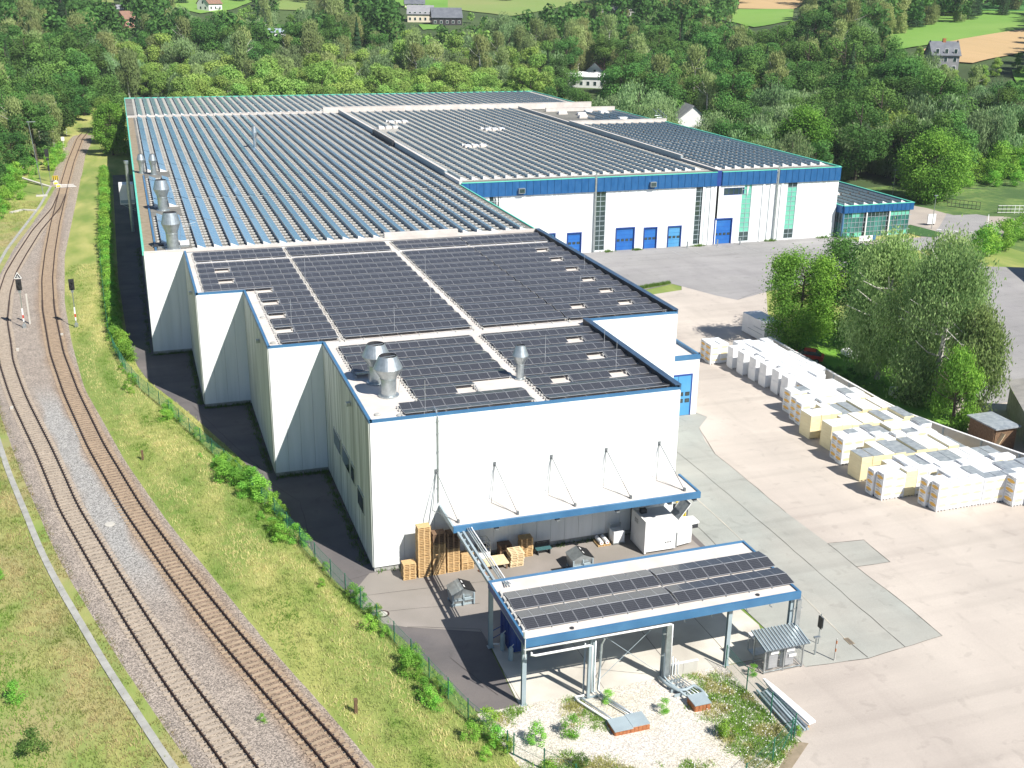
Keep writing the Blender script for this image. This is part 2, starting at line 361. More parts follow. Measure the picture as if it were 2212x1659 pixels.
FENCE = [(-45, 5.2), (-23.7, 3.2), (-21.3, 1.9), (-18, 1.0), (-14.5, .44), (-12, -.4), (-8.25, -1.0), (-6, -1.9), (-2.7, -2.6), (0, -3.4), (6, -4.8), (13.3, -6.3), (19, -7.7), (26, -9.7), (32, -11.5), (35, -12.3), (42, -14.3), (47.5, -16.2), (54, -17.6), (61, -18.7), (67, -19.4), (82, -19.95), (105, -20.6), (116, -20.8), (200, -21.4)]
CURB = [(-40, 5.5), (-19.5, 2.5), (-16.4, 1.6), (-12.8, .9), (-9.3, -.3), (-4.6, -1.6), (-3.2, -2.7), (8, -4.6), (21.5, -6.6), (29, -8.6), (41.4, -12.2), (50.4, -15.3), (58, -16.6), (66, -17.2), (100, -18.2), (200, -18.8)]
RTRK = [(-45, -1.4), (-33, -4.0), (-21.7, -6.65), (-15.1, -8.75), (-5.6, -11.7), (3.9, -14.35), (16.4, -17.45), (31.8, -20.6), (48.3, -23.35), (63.5, -25.42), (84.5, -27.33), (102, -28.3), (120, -28.72), (145, -28.95), (171, -28.85), (192, -28.8), (223, -28.5), (267, -27.4), (296, -25.0), (330, -20.5), (360, -14)]
LTRK = [(-45, -5.2), (-33, -8.6), (-19.8, -12.3), (-10.6, -15.2), (-2.4, -17.45), (6.3, -19.7), (18.2, -22.65), (31.6, -25.2), (38.2, -26.6), (47.4, -28.5), (52.7, -29.45), (62.1, -31.0), (67.4, -31.5), (79.5, -32.9), (95, -33.7), (107, -33.75), (119, -33.1), (138.5, -31.8), (160, -29.4), (175, -28.9)]
BR = [(-45, 1.2), (-33, -1.8), (-17.7, -5.9), (-9.3, -8.45), (13.5, -14.6), (27.6, -17.8), (50.2, -21.9), (67.9, -23.7), (87.7, -25.2), (117, -26.2), (177, -25.6), (235, -25.2), (273, -23.0), (310, -20), (360, -11)]
TRG = [(-45, -6.5), (-31, -11.6), (-18.9, -15.94), (-12, -18.1), (-7.1, -19.6), (0, -21.6), (5.7, -23.2), (11.8, -24.7), (18.9, -26.2), (28.2, -28.2), (35.5, -29.55), (50, -32.3), (66, -34.4), (80, -35.8), (100, -36.6), (125, -35.7), (146, -34.0), (164, -32.6), (187, -31.6)]
def smooth_tab(t):
    ys = np.array([a for a, b in t], float); xs = np.array([b for a, b in t], float)
    yy = np.arange(ys[0], ys[-1]+.5, .5); xx = np.interp(yy, ys, xs)
    k = 17; ker = np.hanning(k+2)[1:-1]; ker /= ker.sum(); pad = np.concatenate([2*xx[0]-xx[1:k//2+1][::-1], xx, 2*xx[-1]-xx[-k//2:-1][::-1]])
    return yy, np.convolve(pad, ker, 'valid')[:len(yy)]
TAB = {n: smooth_tab(t) for n, t in dict(F=FENCE, C=CURB, R=RTRK, L=LTRK, B=BR, T=TRG).items()}
def X(n, y): return float(np.interp(y, TAB[n][0], TAB[n][1]))
BZ = .16   # top of the ballast
def ballast_bed():
    ys = np.arange(-45, 345, .8); V = []; rust = []; fresh = []; dusty = []
    S = 34
    for y in ys:
        xl = X('T', y)+.9 if y < 187 else X('R', y)-3.2
        xr = X('B', y)
        for i in range(S+1):
            t = i/S; x = xl+(xr-xl)*t
            e = min(x-xl, xr-x); z = BZ*sst(0, .9, e)+.02*noise.noise(Vector((x*2, y*2, 0)))*sst(0, .5, e) - .01
            V.append((x, y, z))
            dr = abs(x-X('R', y)); n_ = noise.noise(Vector((x*.5, y*.15, 7)))
            rust.append(max(0, 1-sst(.9, 2.1, dr+n_*.5))*(1-.5*sst(60, 160, y))); dl = abs(x-X('L', y)) if y < 176 else 9
            dusty.append(max(0, 1-sst(.7, 1.4, dl+n_*.4))*.7+.8*sst(150, 190, y))
            mid = (X('R', y)+X('L', y))/2
            fresh.append((1-sst(.6, 1.5, abs(x-mid)+n_))*sst(-4, 10, y)*(1-sst(42, 55, y))*.9)
    n = S+1; F = np.array([(j*n+i, j*n+i+1, (j+1)*n+i+1, (j+1)*n+i) for j in range(len(ys)-1) for i in range(S)])
    me = np_mesh('ballast', np.array(V), F, m=ballast)
    for nm, d in (('rust', rust), ('fresh', fresh), ('dusty', dusty)):
        a = me.attributes.new(nm, 'FLOAT', 'POINT'); a.data.foreach_set('value', np.array(d, np.float32))
    me.shade_smooth(); o = bpy.data.objects.new('railway_ballast', me); COL.objects.link(o); o['kind'] = 'structure'
ballast_bed()
def strip(name, left, right, y0, y1, z, m, step=1.0, n=10, zamp=0.0):
    ys = np.arange(y0, y1+step/2, step); V = []
    for y in ys:
        a, b = left(y), right(y)
        for i in range(n+1):
            x = a+(b-a)*i/n; t = i/n
            V.append((x, y, z+zamp*math.sin(math.pi*t)+(.05*noise.noise(Vector((x*.7, y*.7, 0))) if zamp else 0)*math.sin(math.pi*t)))
    k = n+1; F = np.array([(j*k+i, j*k+i+1, (j+1)*k+i+1, (j+1)*k+i) for j in range(len(ys)-1) for i in range(n)])
    me = np_mesh(name, np.array(V), F, m=m); me.shade_smooth(); o = bpy.data.objects.new(name, me); COL.objects.link(o); o['kind'] = 'structure'; return o
strip('grass_bank', lambda y: X('B', y)-.25, lambda y: X('C', y)+.03, -45, 200, .005, grass, zamp=.22)
strip('grass_verge', lambda y: -75-y*.1, lambda y: X('T', y)+1.2, -45, 150, .0, grassv, step=2, n=30, zamp=.12)
def lft(y): return X('C', y)
yard = [(X('C', y), y) for y in np.arange(200, -19.6, -4)] + [(2.5, -19.55), (19.8, -19.5), (19.9, -26), (20.3, -28.2), (14, -31.5), (10, -45), (150, -45), (150, 20), (128, 86), (108, 92), (107, 130), (36, 130), (36, 200)]
sheet('dark_asphalt_path', [(X('C', y), y) for y in np.arange(200, -19.6, -4)]+[(2.5, -19.55), (5.1, -19.5), (5.4, -12), (26, -12), (27.2, 0), (27.2, 62), (-9, 62), (-12, 130), (-12, 200)], .012, pathd)
sheet('sandy_yard', [(19.8, -19.5), (19.9, -26), (20.3, -28.2), (17, -30), (13, -33), (8, -55), (160, -55), (165, 20), (60, 20), (62, 45), (77, 71), (64, 74), (62, 70), (34, 64), (27, 40), (27.2, 0), (26, -12), (25, -19.4)], .004, yardpink)
sheet('grey_yard', [(34.5, 64), (50, 69), (62.3, 73.7), (65.4, 65.8), (67.3, 62.6), (75, 66), (90, 70), (110, 84), (108, 97), (34.5, 97)], .008, yardgrey)
sheet('concrete_lane', [(29.6, -21.7), (36.3, -20.9), (36.5, -15.7), (36.4, -10.6), (39.5, -10.7), (39.7, -6.9), (36.5, -6.5), (36.3, -.5), (36.5, 7.2), (36.6, 12.8), (37.2, 16), (38.3, 19.4), (40.6, 21.9), (38, 30), (27, 30), (26.5, -12), (24.7, -13.1), (24.9, -21.3)], .016, lane)
sheet('front_yard_asphalt', [(-2.6, -3.2), (-.4, -.1), (26, -.1), (26.4, -12.4), (5.4, -12.4), (5.4, -10.6), (.5, -8.4), (-1.2, -7.3)], .020, mat('brownish_asphalt', (.29, .26, .235), (.24, .215, .195), .3, .92, c3=(.24, .22, .19), scale3=.15, f3=.6, bump=.06, bscale=6))
sheet('canopy_floor_slab', [(5.5, -12.3), (5.15, -19.45), (23.4, -19.45), (24.6, -15.7), (24.3, -12.3)], .026, slabm)
sheet('gravel_bed', [(2.3, -19.45), (19.75, -19.45), (19.9, -26), (20.2, -28.2), (16, -30.8), (11.5, -36), (4.0, -36), (3.6, -27)], .024, gravel)
sheet('edge_soil', [(19.9, -27.9), (20.6, -28.3), (14, -33.3), (11, -38), (10, -36)], .030, soilm)
def crack(pts, wd=.035, z=.032, m=crackm, name='joint', kind='structure', jit=.04):
    q = []
    for a, b in zip(pts, pts[1:]):
        n = max(1, int(math.dist(a, b)/1.2))
        for i in range(n): t = i/n; q.append((a[0]+(b[0]-a[0])*t+rnd.uniform(-jit, jit), a[1]+(b[1]-a[1])*t+rnd.uniform(-jit, jit)))
    q.append(pts[-1]); mb = MB(m)
    for a, b in zip(q, q[1:]):
        d = Vector((b[0]-a[0], b[1]-a[1], 0)).normalized(); s_ = Vector((-d.y, d.x, 0))*wd/2*rnd.uniform(.6, 1.3)
        mb.quad((a[0]-s_.x, a[1]-s_.y, z), (b[0]-s_.x, b[1]-s_.y, z), (b[0]+s_.x, b[1]+s_.y, z), (a[0]+s_.x, a[1]+s_.y, z))
    return mb.build(name, kind=kind)
for pts in ([(-1.9, -3.2), (4.4, -3.7), (12, -4.3), (20, -4.9), (26, -5.3)], [(-1.9, -5.8), (1, -6.1), (6.4, -6.9)], [(.6, -8.4), (3, -9.3), (5.5, -10.3)], [(-2.8, -.8), (-.4, -.2)], [(36.3, -.5), (36.5, 7.2), (36.6, 12.8), (38.3, 19.4)], [(32.9, -21.3), (33, -12), (33.2, -3), (33.3, 9), (33, 24)],
            [(36.5, -6.5), (36.4, -10.6)], [(36.4, -10.6), (36.5, -15.7), (36.3, -20.9)], [(36.4, -10.6), (39.5, -10.7), (39.7, -6.9), (36.5, -6.5)], [(25, -21.3), (29.6, -21.7), (36.3, -20.9)], [(27.2, -12), (27.6, -3), (27.6, 22)], [(5.4, -10.4), (5.4, -19.4)], [(11, -19.4), (11, -12.5)], [(16.2, -19.4), (16.2, -12.5)], [(20.6, -19.4), (20.6, -12.5)],
            [(34, 30), (38, 27), (40.6, 21.9)], [(-4, 4), (-3.6, 14), (-6.4, 21)], [(62.3, 73.8), (55, 71), (45, 68)], [(67.3, 62.6), (71, 65), (78, 68)], [(45, 88), (70, 89), (100, 88)], [(2.4, -13), (4.2, -18)], [(-11, 41), (-9, 33), (-6, 22)]):
    crack(pts, .036)
crack([(30.1, 28), (30.1, 1.5), (30, -3.7), (29.9, -12.7), (29.5, -19), (29.55, -19.3)], .1, .034, mat('pale_joint_filler', (.5, .47, .4), None, 3, .9), 'pale_joint', jit=.01)
crack([(29.5, -19.6), (29.6, -21.6)], .07, .034)
# tyre marks: darker rubber film
# parking bay lines in front of the dock doors and the crossing at the gate
for x in (72.2, 75.8, 81.6, 86.6):
    crack([(x, 95), (x+.2, 89.5)], .11, .036, mat('worn_line_paint', (.42, .42, .41), (.30, .30, .3), 1.5, .9) if 'worn_line_paint' not in MATS else MATS['worn_line_paint'], 'painted_line', jit=0)
sheet('entrance_paving', [(107, 84), (126, 84), (160, 95), (200, 130), (200, 160), (160, 135), (124, 126), (122.5, 92), (107.6, 92)], .006, mat('pale_paving', (.40, .35, .30), (.34, .30, .26), .2, .9))
sheet('entrance_road', [(111, 82.5), (127, 84.5), (137, 92), (151, 108), (175, 124), (172, 130), (147, 114.5), (132, 99), (124.5, 92), (110, 88.5)], .010, yardgrey)
for i in range(8):
    a = Vector(W(2042.6+i*11.7 if False else (1474.6+(1680+i*36)/3), (1490+i*3)/3)); crack([(a.x-.6, a.y+.7), (a.x+.4, a.y-1.4)], .75, .042, linem, 'crossing_block', jit=0)
crack([(150.6, 107), (139, 94), (131.7, 87)], .18, .042, linem, 'painted_line', jit=0)
# kerb island with grass by the dock yard
sheet('kerb_island', [(54, 71.2), (62, 73.6), (62.3, 74.3), (54, 72)], .05, grass)
sheet('entrance_lawn', [(127.6, 102), (128.6, 93.6), (124.5, 90.9), (122.6, 92.6), (122.3, 97), (125, 101)], .06, mat('clipped_ground_cover', (.03, .09, .02), (.05, .13, .03), 1.5, 1, bump=.8))
sheet('side_paving', [(72, 16), (92, 18), (122, 36), (132, 64), (112, 72), (98, 52), (84, 38), (76, 26)], .012, yardgrey)
sheet('lawn', [(59.2, 44), (75, 50), (80, 30), (64, 12), (59.4, 14), (58.9, 25), (58.9, 38)], .02, mat('bright_lawn', (.13, .30, .03), (.17, .36, .04), .6, 1, bump=.5, bscale=8))
# fields on the far slopes
FIELDS = [('green_meadow', [r3(1290, 240), r3(1350, 335), r3(1640, 290), r3(2290, 182), r3(2290, 84), r3(1800, 70), r3(1440, 120)], fgreen),
          ('grain_field', [r3(1640, 292), r3(2290, 184), r3(2290, 330), r3(1880, 420), r3(1600, 400), r3(1560, 330)], ftan),
          ('crop_field', [r3(1870, 70), r3(2000, 15), r3(2290, -20), r3(2290, 82)], fcrop),
          ('lower_meadow', [r3(2130, 470), r3(2290, 430), r3(2290, 580), r3(2180, 600)], fgreen),
          ('small_meadow', [r3(190, 115), r3(370, 64), r3(720, 66), r3(710, 140), r3(460, 185)], fgreen),
          ('far_grain_field', [r3(360, 62), r3(370, -60), r3(800, -60), r3(790, 30), r3(720, 64)], ftan),
          ('olive_meadow', [r2(690, -60), r2(690, 60), r2(850, 80), r2(1100, 112), r2(1280, 80), r2(1590, 20), r2(1620, -60)], folive),
          ('garden_meadow', [r2(340, -60), r2(345, 10), r2(430, 70), r2(690, 70), r2(690, -60)], fgreen),
          ('house_lawn', [r2(500, 165), r2(640, 165), r2(640, 195), r2(530, 200)], fgreen),
          ('west_meadow', [r1(1080, 40), r1(1300, 95), r1(1500, 70), r1(1650, 10), r1(1640, -60), r1(1200, -60)], fgreen),
          ('west_mown_meadow', [r1(1790, 70), r1(1990, 75), r1(2010, -60), r1(1800, -60)], folive),
          ('gap_meadow', [r1(560, 5), r1(740, 40), r1(730, -60), r1(560, -60)], folive)]
FPX = []
for nm, px, m_ in FIELDS:
    def ext(q):
        return T(q[0], max(q[1], 1.5)) if q[1] > -5 else (lambda a: a+(a-Vector((CAM.x, CAM.y, a.z))).normalized()*120)(T(q[0], 3))
    dens = []
    for a, b in zip(px, px[1:]+px[:1]):
        for i in range(4): dens.append((a[0]+(b[0]-a[0])*i/4, a[1]+(b[1]-a[1])*i/4))
    pw = [ext(q) for q in dens]
    try: sheet(nm, [(p.x, p.y) for p in pw], lambda x, y: ground(x, y)+.45, m_, maxe=9)
    except Exception as e: print('field', nm, e)
    FPX.append(px)

# ================================================================ RAILWAY
def normal_at(n, y):
    dx = (X(n, y+.5)-X(n, y-.5)); L_ = math.hypot(dx, 1); return Vector((1/L_, -dx/L_, 0)), Vector((dx/L_, 1/L_, 0))
def along(n, y0, y1, step):
    y = y0; out = []
    while y < y1:
        dx = (X(n, y+.5)-X(n, y-.5)); out.append(y); y += step/math.hypot(dx, 1)
    return out
def track(n, y0, y1, label, sm, cat='railway track'):
    root = thing('railway_track', (X(n, 0), 0, 0), label, cat)
    ml = MB(sm)
    for sgn in (-1, 1): ml.box(min(sgn*.5, sgn*1.22), max(sgn*.5, sgn*1.22), -.125, .125, -.1, .055)
    ml.box(-.5, .5, -.11, .11, -.1, .025); me = ml.build('sleeper', data_only=True)
    st = along(n, y0, y1, .61); st.sort()
    near = st[:296]; rest = st[296:]
    for y in near:
        nn, tt = normal_at(n, y)
        o = inst(me, 'sleeper', root, Vector((X(n, y), y, BZ))-root.location, (0, 0, math.atan2(nn.y, nn.x)+rnd.uniform(-.006, .006)))
    if rest:
        mb = MB(sm)
        for y in rest:
            nn, tt = normal_at(n, y); c = Vector((X(n, y), y, BZ)); a = c-nn*1.22; b = c+nn*1.22
            mb.beam(a+Vector((0,0,-.02)), b+Vector((0,0,-.02)), .25, .13)
        mb.build('distant_sleepers', root, kind='stuff')
    for sgn in (-1, 1):
        mb = MB(railm); prev = None; ys = np.arange(y0, y1+.01, 1.0)
        prof = [(-.075, .04), (.075, .04), (.075, .065), (.012, .09), (.012, .16), (.036, .17), (.036, .205), (-.036, .205), (-.036, .17), (-.012, .16), (-.012, .09), (-.075, .065)]
        for y in ys:
            nn, tt = normal_at(n, y); c = Vector((X(n, y), y, BZ))+nn*sgn*.752; k = len(mb.v)
            for a, b in prof: q = c+nn*a; mb.v.append((q.x, q.y, BZ+b))
            if prev is not None:
                for i in range(12): j = (i+1) % 12; mb.f.append((prev+i, prev+j, k+j, k+i)); mb.m.append(0)
            prev = k
        mb.build('rail', root)
    # rail fastenings as one joined part
    mb = MB(darkm)
    for y in near[:190]:
        nn, tt = normal_at(n, y)
        for s1 in (-1, 1):
            for s2 in (-1, 1):
                c = Vector((X(n, y), y, BZ+.07))+nn*(s1*.752+s2*.12); mb.beam(c-nn*.05, c+nn*.05, .1, .05)
    mb.build('rail_fastenings', root, kind='stuff')
    return root
track('R', -24, 345, 'right railway track with brown rust dusted sleepers, running on alone past the points', sleeperr)
track('L', -23, 176, 'left railway track with pale sleepers, joining the other at the points', sleeperm)
# concrete cable trough
root = thing('cable_trough', (X('T', 0), 0, 0), 'long grey concrete cable trough along the left edge of the railway', 'cable trough')
mb = MB(mat('grey_trough_concrete', (.37, .37, .34), (.28, .28, .26), 1.2, .9)); mb.box(-.24, .24, -.485, .485, -.05, .10); me = mb.build('trough_lid', data_only=True)
ys = along('T', -24, 187, 1.0)
for y in ys:
    nn, tt = normal_at('T', y)
    inst(me, 'trough_lid', root, (X('T', y)-root.location.x, y, rnd.uniform(0, .02)), (rnd.uniform(-.01, .01), rnd.uniform(-.02, .02), math.atan2(nn.y, nn.x)+rnd.uniform(-.01, .01)))
for pts, lab in (([(-31.6, 187, 0), (-33.4, 189, .3), (-38, 196, .8)], 'concrete trough branch running up to the wood by the far signal'), ([(-33, 159, .1), (-35.6, 160.5, .1), (-37.5, 158, .1)], 'short concrete trough spur at the bend near the lamp mast')):
    mb = MB(conc)
    for a, b in zip(pts, pts[1:]): mb.beam(a, b, .6, .3)
    props(mb.build('trough_branch'), lab, 'cable trough')
# signals
def signal(x, y, h, label, tri=False, low=False):
    r = thing('railway_signal', (x, y, .1), label, 'signal')
    mb = MB(galv); mb.box(x-.22, x+.22, y-.22, y+.22, .05, .55); mb.box(x-.1, x+.1, y-.1, y+.1, .55, .8); mb.build('base', r)
    mb = MB(galv); mb.tube([(x, y, .6), (x, y, h-1.6)], .055); mb.box(x-.16, x+.16, y-.1, y+.1, h-1.75, h-1.45); mb.build('mast', r)
    mb = MB(whitep, redp)
    for i in range(4): mb.box(x-.09, x+.09, y-.1, y-.085, 1.0+i*.45, 1.45+i*.45, 1 if i in (1,) else 0)
    mb.build('mast_plate', r)
    mb = MB(blackp); mb.box(x-.33, x+.33, y-.12, y+.12, h-1.4, h)
    for i in range(3): mb.tube([(x+(-.12 if i == 1 else .1), y-.12, h-.3-i*.36), (x+(-.12 if i == 1 else .1), y-.38, h-.33-i*.36)], .12, 10)
    mb.build('signal_head', r)
    if tri:
        mb = MB(whitep, blackp); z0 = h+.12
        mb.poly([(x-.48, y-.03, z0), (x+.48, y-.03, z0), (x, y-.03, z0+.85)]); mb.poly([(x-.48, y+.03, z0), (x, y+.03, z0+.85), (x+.48, y+.03, z0)])
        for a, b in (((x-.48, z0), (x+.48, z0)), ((x+.48, z0), (x, z0+.85)), ((x, z0+.85), (x-.48, z0))): mb.quad((a[0], y-.03, a[1]), (a[0], y+.03, a[1]), (b[0], y+.03, b[1]), (b[0], y-.03, b[1]))
        mb.poly([(x-.36, y-.034, z0+.07), (x+.36, y-.034, z0+.07), (x, y-.034, z0+.70)], 1)
        tp = mb.build('speed_board', r)
        cu = bpy.data.curves.new('digit', 'FONT'); cu.body = '6'; cu.size = .5; cu.align_x = 'CENTER'; cu.extrude = .004; cu.materials.append(whitep)
        tmp = bpy.data.objects.new('tmp', cu); COL.objects.link(tmp); bpy.context.view_layer.update(); dme = bpy.data.meshes.new_from_object(tmp.evaluated_get(bpy.context.evaluated_depsgraph_get())); bpy.data.objects.remove(tmp); to = bpy.data.objects.new('digit', dme); COL.objects.link(to); to.parent = tp; to.location = (0, -.045, h+.09); to.rotation_euler = (math.pi/2, 0, 0)
    return r
signal(-29.8, 75.9, 6.6, 'black railway signal with a triangular number 6 board between the two tracks', tri=True)
signal(-23.45, 74.6, 6.5, 'black railway signal on a red and white mast right of the right track')
mb = MB(conc); mb.box(-29.35, -29.15, 77.5, 77.7, 0, 4.2); props(mb.build('marker_post'), 'slim pale post leaning beside the triangular board signal', 'post')
r = thing('railway_signal', (-31.95, 194.3, 0), 'distant black railway signal left of the single track', 'signal')
mb = MB(galv); mb.tube([(-31.95, 194.3, 0), (-31.95, 194.3, 5.6)], .07); mb.build('mast', r)
mb = MB(blackp); mb.box(-32.45, -31.6, 194.1, 194.4, 5.5, 7.2); mb.box(-32.3, -31.7, 194.1, 194.4, 4.7, 5.2); mb.box(-32.2, -31.8, 194.1, 194.4, 2.4, 3.6); mb.build('signal_head', r)
def sign_post(x, y, h, label, m, s=.7, cat='sign', name='railway_sign'):
    r = thing(name, (x, y, 0), label, cat); mb = MB(whitep); mb.tube([(x, y, 0), (x, y, h)], .06); mb.build('post', r)
    mb = MB(m); mb.box(x-s/2, x+s/2, y-.1, y-.065, h-.2, h-.2+s*1.25); mb.build('board', r)
sign_post(-30.9, 246, 2.6, 'small white board on a post, the nearer one of the far lineside', whitep, .8)
sign_post(-31.2, 277, 3.6, 'white rectangular board on a post at the edge of the wood, farthest up the line', whitep, 1.3)
mb = MB(yelp, blackp, whitep)
mb.box(-31.4, -30.2, 193.2, 193.5, .5, 1.4); [mb.box(-31.3+i*.4, -31.12+i*.4, 193.18, 193.2, .5, 1.4, 1) for i in range(3)]; mb.box(-31, -30.6, 193.25, 193.45, 0, .5, 2)
props(mb.build('warning_box'), 'yellow and black striped marker box at the far signal foot', 'marker')
for x, y in ((-30.6, 189.6), (-29.9, 185.6), (-32.3, 248)):
    mb = MB(yelp, whitep); mb.box(x-.5, x+.5, y-.4, y+.4, 0, .7, 1); mb.box(x-.4, x+.4, y-.42, y-.4, .2, .6, 0)
    props(mb.build('point_machine'), {189.6: 'white and yellow point motor box left of the points', 185.6: 'low white box with yellow face touching the rails at the points', 248: 'pale instrument box beside the small far white board'}[y], 'railway equipment')
mb = MB(whitep); mb.tube([(-30.2, 186, .28), (-26.6, 186, .28), (-26.3, 184.6, .28), (-29.9, 184.4, .28)], .06); mb.tube([(-29.8, 187.6, .28), (-26.9, 187.6, .28)], .07)
props(mb.build('point_rodding'), 'white looped rodding lying across the track at the points', 'railway equipment')
mb = MB(galv); mb.tube([(-32.5, 176.4, 0), (-32.9, 176.2, 5.5), (-33.6, 175.8, 15.2)], .11, r2=.06); mb.box(-33.9, -32.2, 175.7, 175.9, 15.15, 15.3)
props(mb.build('lamp_mast'), 'tall slender galvanised lamp mast left of the railway', 'lamp post')
mb = MB(conc); mb.box(-33.9, -31.7, 175.2, 176.2, 0, .25); props(mb.build('foundation_block'), 'concrete foundation slab under the tall lamp mast', 'foundation')
def wood_post(x, y, h, lab):
    mb = MB(mat('weathered_post_'+str(abs(int(x))), (.10, .06, .04), (.16, .1, .05), 3, .9)); mb.box(x-.1, x+.1, y-.1, y+.1, 0, h); mb.box(x-.12, x+.12, y-.12, y+.12, h, h+.05)
    props(mb.build('marker_post'), lab, 'post')
wood_post(-4.84, -17.21, 1.1, 'short dark brown post in the grass bank nearest the camera')
wood_post(-16.39, 27.34, 1.0, 'short dark brown post on the grass bank beside the second track curve')
mb = MB(conc); mb.lathe([(.42, .16), (.42, .22), (.36, .235)], -19.36, 14.11, 16); props(mb.build('trackside_cover'), 'round pale concrete cover in the ballast between the tracks', 'cover')
for x, y, l in ((X('R', 71)+1.0, 71, 'small box beside the right rail below the right signal'), (X('L', 62.5)+1.05, 66, 'small box clamped to the inner rail of the left track near its signal'), (X('L', 45)-1.1, 45, 'small box at the left edge of the left track')):
    mb = MB(yelp if False else conc); mb.box(x-.16, x+.16, y-.2, y+.2, .1, .42); props(mb.build('trackside_box'), l, 'railway equipment')

# ================================================================ BUILDINGS
def panel_run(root, p, q, z0, z1, m, pitch=1.2, openings=(), thick=.09):
    """cladding panels between two corner points, outside is to the right of p->q; joints stay open"""
    p = Vector((*p, 0)); q = Vector((*q, 0)); L_ = (q-p).length; d = (q-p)/L_; nrm = Vector((d.y, -d.x, 0)); n = max(1, round(L_/pitch)); wd = L_/n
    cache = {}
    for i in range(n):
        z_segs = [(z0, z1)]
        for (a, b, za, zb) in openings:
            if (i+.5)*wd > a and (i+.5)*wd < b:
                z_segs = [s for s in ((z0, za), (zb, z1)) if s[1]-s[0] > .1]
        for (za, zb) in z_segs:
            key = (round(za, 2), round(zb, 2))
            if key not in cache:
                b_ = MB(m); b_.box(.009, wd-.009, -thick, 0, za, zb); cache[key] = b_.build('wall_panel', data_only=True)
            off = rnd.uniform(-.004, .004)
            inst(cache[key], 'wall_panel', root, p+d*(i*wd)+nrm*off-root.location, (0, 0, math.atan2(d.y, d.x)))
def coping(root, pts, z, m, wd=.24, h=.2, out=.05):
    for a, b in zip(pts, pts[1:]):
        a = Vector((*a, z)); b = Vector((*b, z)); d = (b-a).normalized(); nrm = Vector((d.y, -d.x, 0))
        mb = MB(m); c0 = a+nrm*(out-wd/2)-d*.0; c1 = b+nrm*(out-wd/2)+d*(.05); mb.beam(c0, c1, wd, h); mb.build('coping', root)
H1 = 12.5
sh = thing('stepped_hall', (0, 0, 0), 'white stepped warehouse hall with blue copings and flat solar roof, nearest the camera', 'warehouse')
foot = [(0, 0), (25.4, 0), (25.4, 20), (35.2, 20), (35.2, 60.2), (-9.7, 60.2), (-9.7, 40), (-4.87, 40), (-4.87, 20), (0, 20)]
inner = [(.12, .12), (25.28, .12), (25.28, 20.12), (35.08, 20.12), (35.08, 60.1), (-9.58, 60.1), (-9.58, 40.12), (-4.75, 40.12), (-4.75, 20.12), (.12, 20.12)]
mb = MB(plinth, membrane); mb.prism(inner, 0, 12.22, 0, top=1); mb.build('roof', sh)
mb = MB(plinth)
mb.prism([(x+(.03 if x < 20 else -.03), y+.03) for x, y in foot], 0, .42); mb.build('plinth', sh)
panel_run(sh, (0, 0), (25.4, 0), .42, H1-.1, wall_w)
panel_run(sh, (25.4, 0), (25.4, 20), .42, H1-.1, wall_w)
panel_run(sh, (25.4, 20), (35.2, 20), .42, H1-.1, wall_w)
panel_run(sh, (35.2, 20), (35.2, 60.2), .42, H1-.1, wall_w)
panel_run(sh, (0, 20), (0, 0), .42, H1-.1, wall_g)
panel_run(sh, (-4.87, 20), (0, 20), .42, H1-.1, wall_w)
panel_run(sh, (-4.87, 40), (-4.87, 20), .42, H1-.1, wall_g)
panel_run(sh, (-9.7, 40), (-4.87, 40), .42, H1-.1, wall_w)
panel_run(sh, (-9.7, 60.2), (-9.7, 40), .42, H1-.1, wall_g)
coping(sh, [(-9.7, 60.2), (-9.7, 40), (-4.87, 40), (-4.87, 20), (0, 20), (0, 0), (25.4, 0), (25.4, 20), (35.2, 20), (35.2, 60.2)], H1, blue)
for (x, ya, yb2) in ((25.4, -.02, 19.7), (35.2, 19.98, 60.2)):   # raised upstand with gutter along the right edges, inner face's shade painted as dark steel
    mb = MB(darkm, navy); mb.box(x-.42, x-.06, ya+.3, yb2, 12.2, 12.78, 0); mb.box(x-.46, x+.1, ya, yb2, 12.781, 12.86, 1); mb.box(x-.055, x+.085, ya, yb2, 12.3, 12.78, 1); mb.build('gutter_upstand', sh)
# slot windows, doors and lamps on the shaded left walls
def wallbox(root, name, x0, x1, y0, y1, z0, z1, m): mb = MB(m); mb.box(x0, x1, y0, y1, z0, z1); return mb.build(name, root)
for (x, y0, y1, z0, z1) in ((-4.87, 33.4, 34.2, 1, 11.6), (-4.87, 28.2, 29.2, 7.4, 10.6), (-9.7, 55.8, 56.5, 1, 11.4), (-9.7, 51, 52, 6.8, 10.4), (-9.7, 44.8, 45.6, 6.5, 9.6)):
    w_ = wallbox(sh, 'window', x-.05, x+.04, y0, y1, z0, z1, glassd); wallbox(w_, 'frame', x-.09, x-.03, y0-.12, y0, z0-.1, z1+.1, darkm)
for (y0, y1, z0, z1) in ((12.2, 15.5, 4.6, 6.2), (8.2, 11.4, 4.6, 6.2), (6.1, 7.6, 4.6, 6.2), (2.6, 5.0, 3.6, 5.2)):
    w_ = wallbox(sh, 'louvre_window', -.16, .03, y0, y1, z0, z1, galv); wallbox(w_, 'pane', -.19, -.161, y0+.15, y1-.15, z0+.15, z1-.15, glassd)
wallbox(sh, 'side_door', -4.93, -4.84, 21.0, 22.1, .42, 3.2, bluedk)
for x, y, z in ((-4.87, 26, 11.4), (-9.7, 46, 11.2), (0, 7, 11.5)):
    mb = MB(galv); mb.box(x-.45, x-.12, y-.2, y+.2, z-.25, z+.05); mb.box(x-.14, x, y-.05, y+.05, z-.1, z); mb.build('wall_lamp', sh)
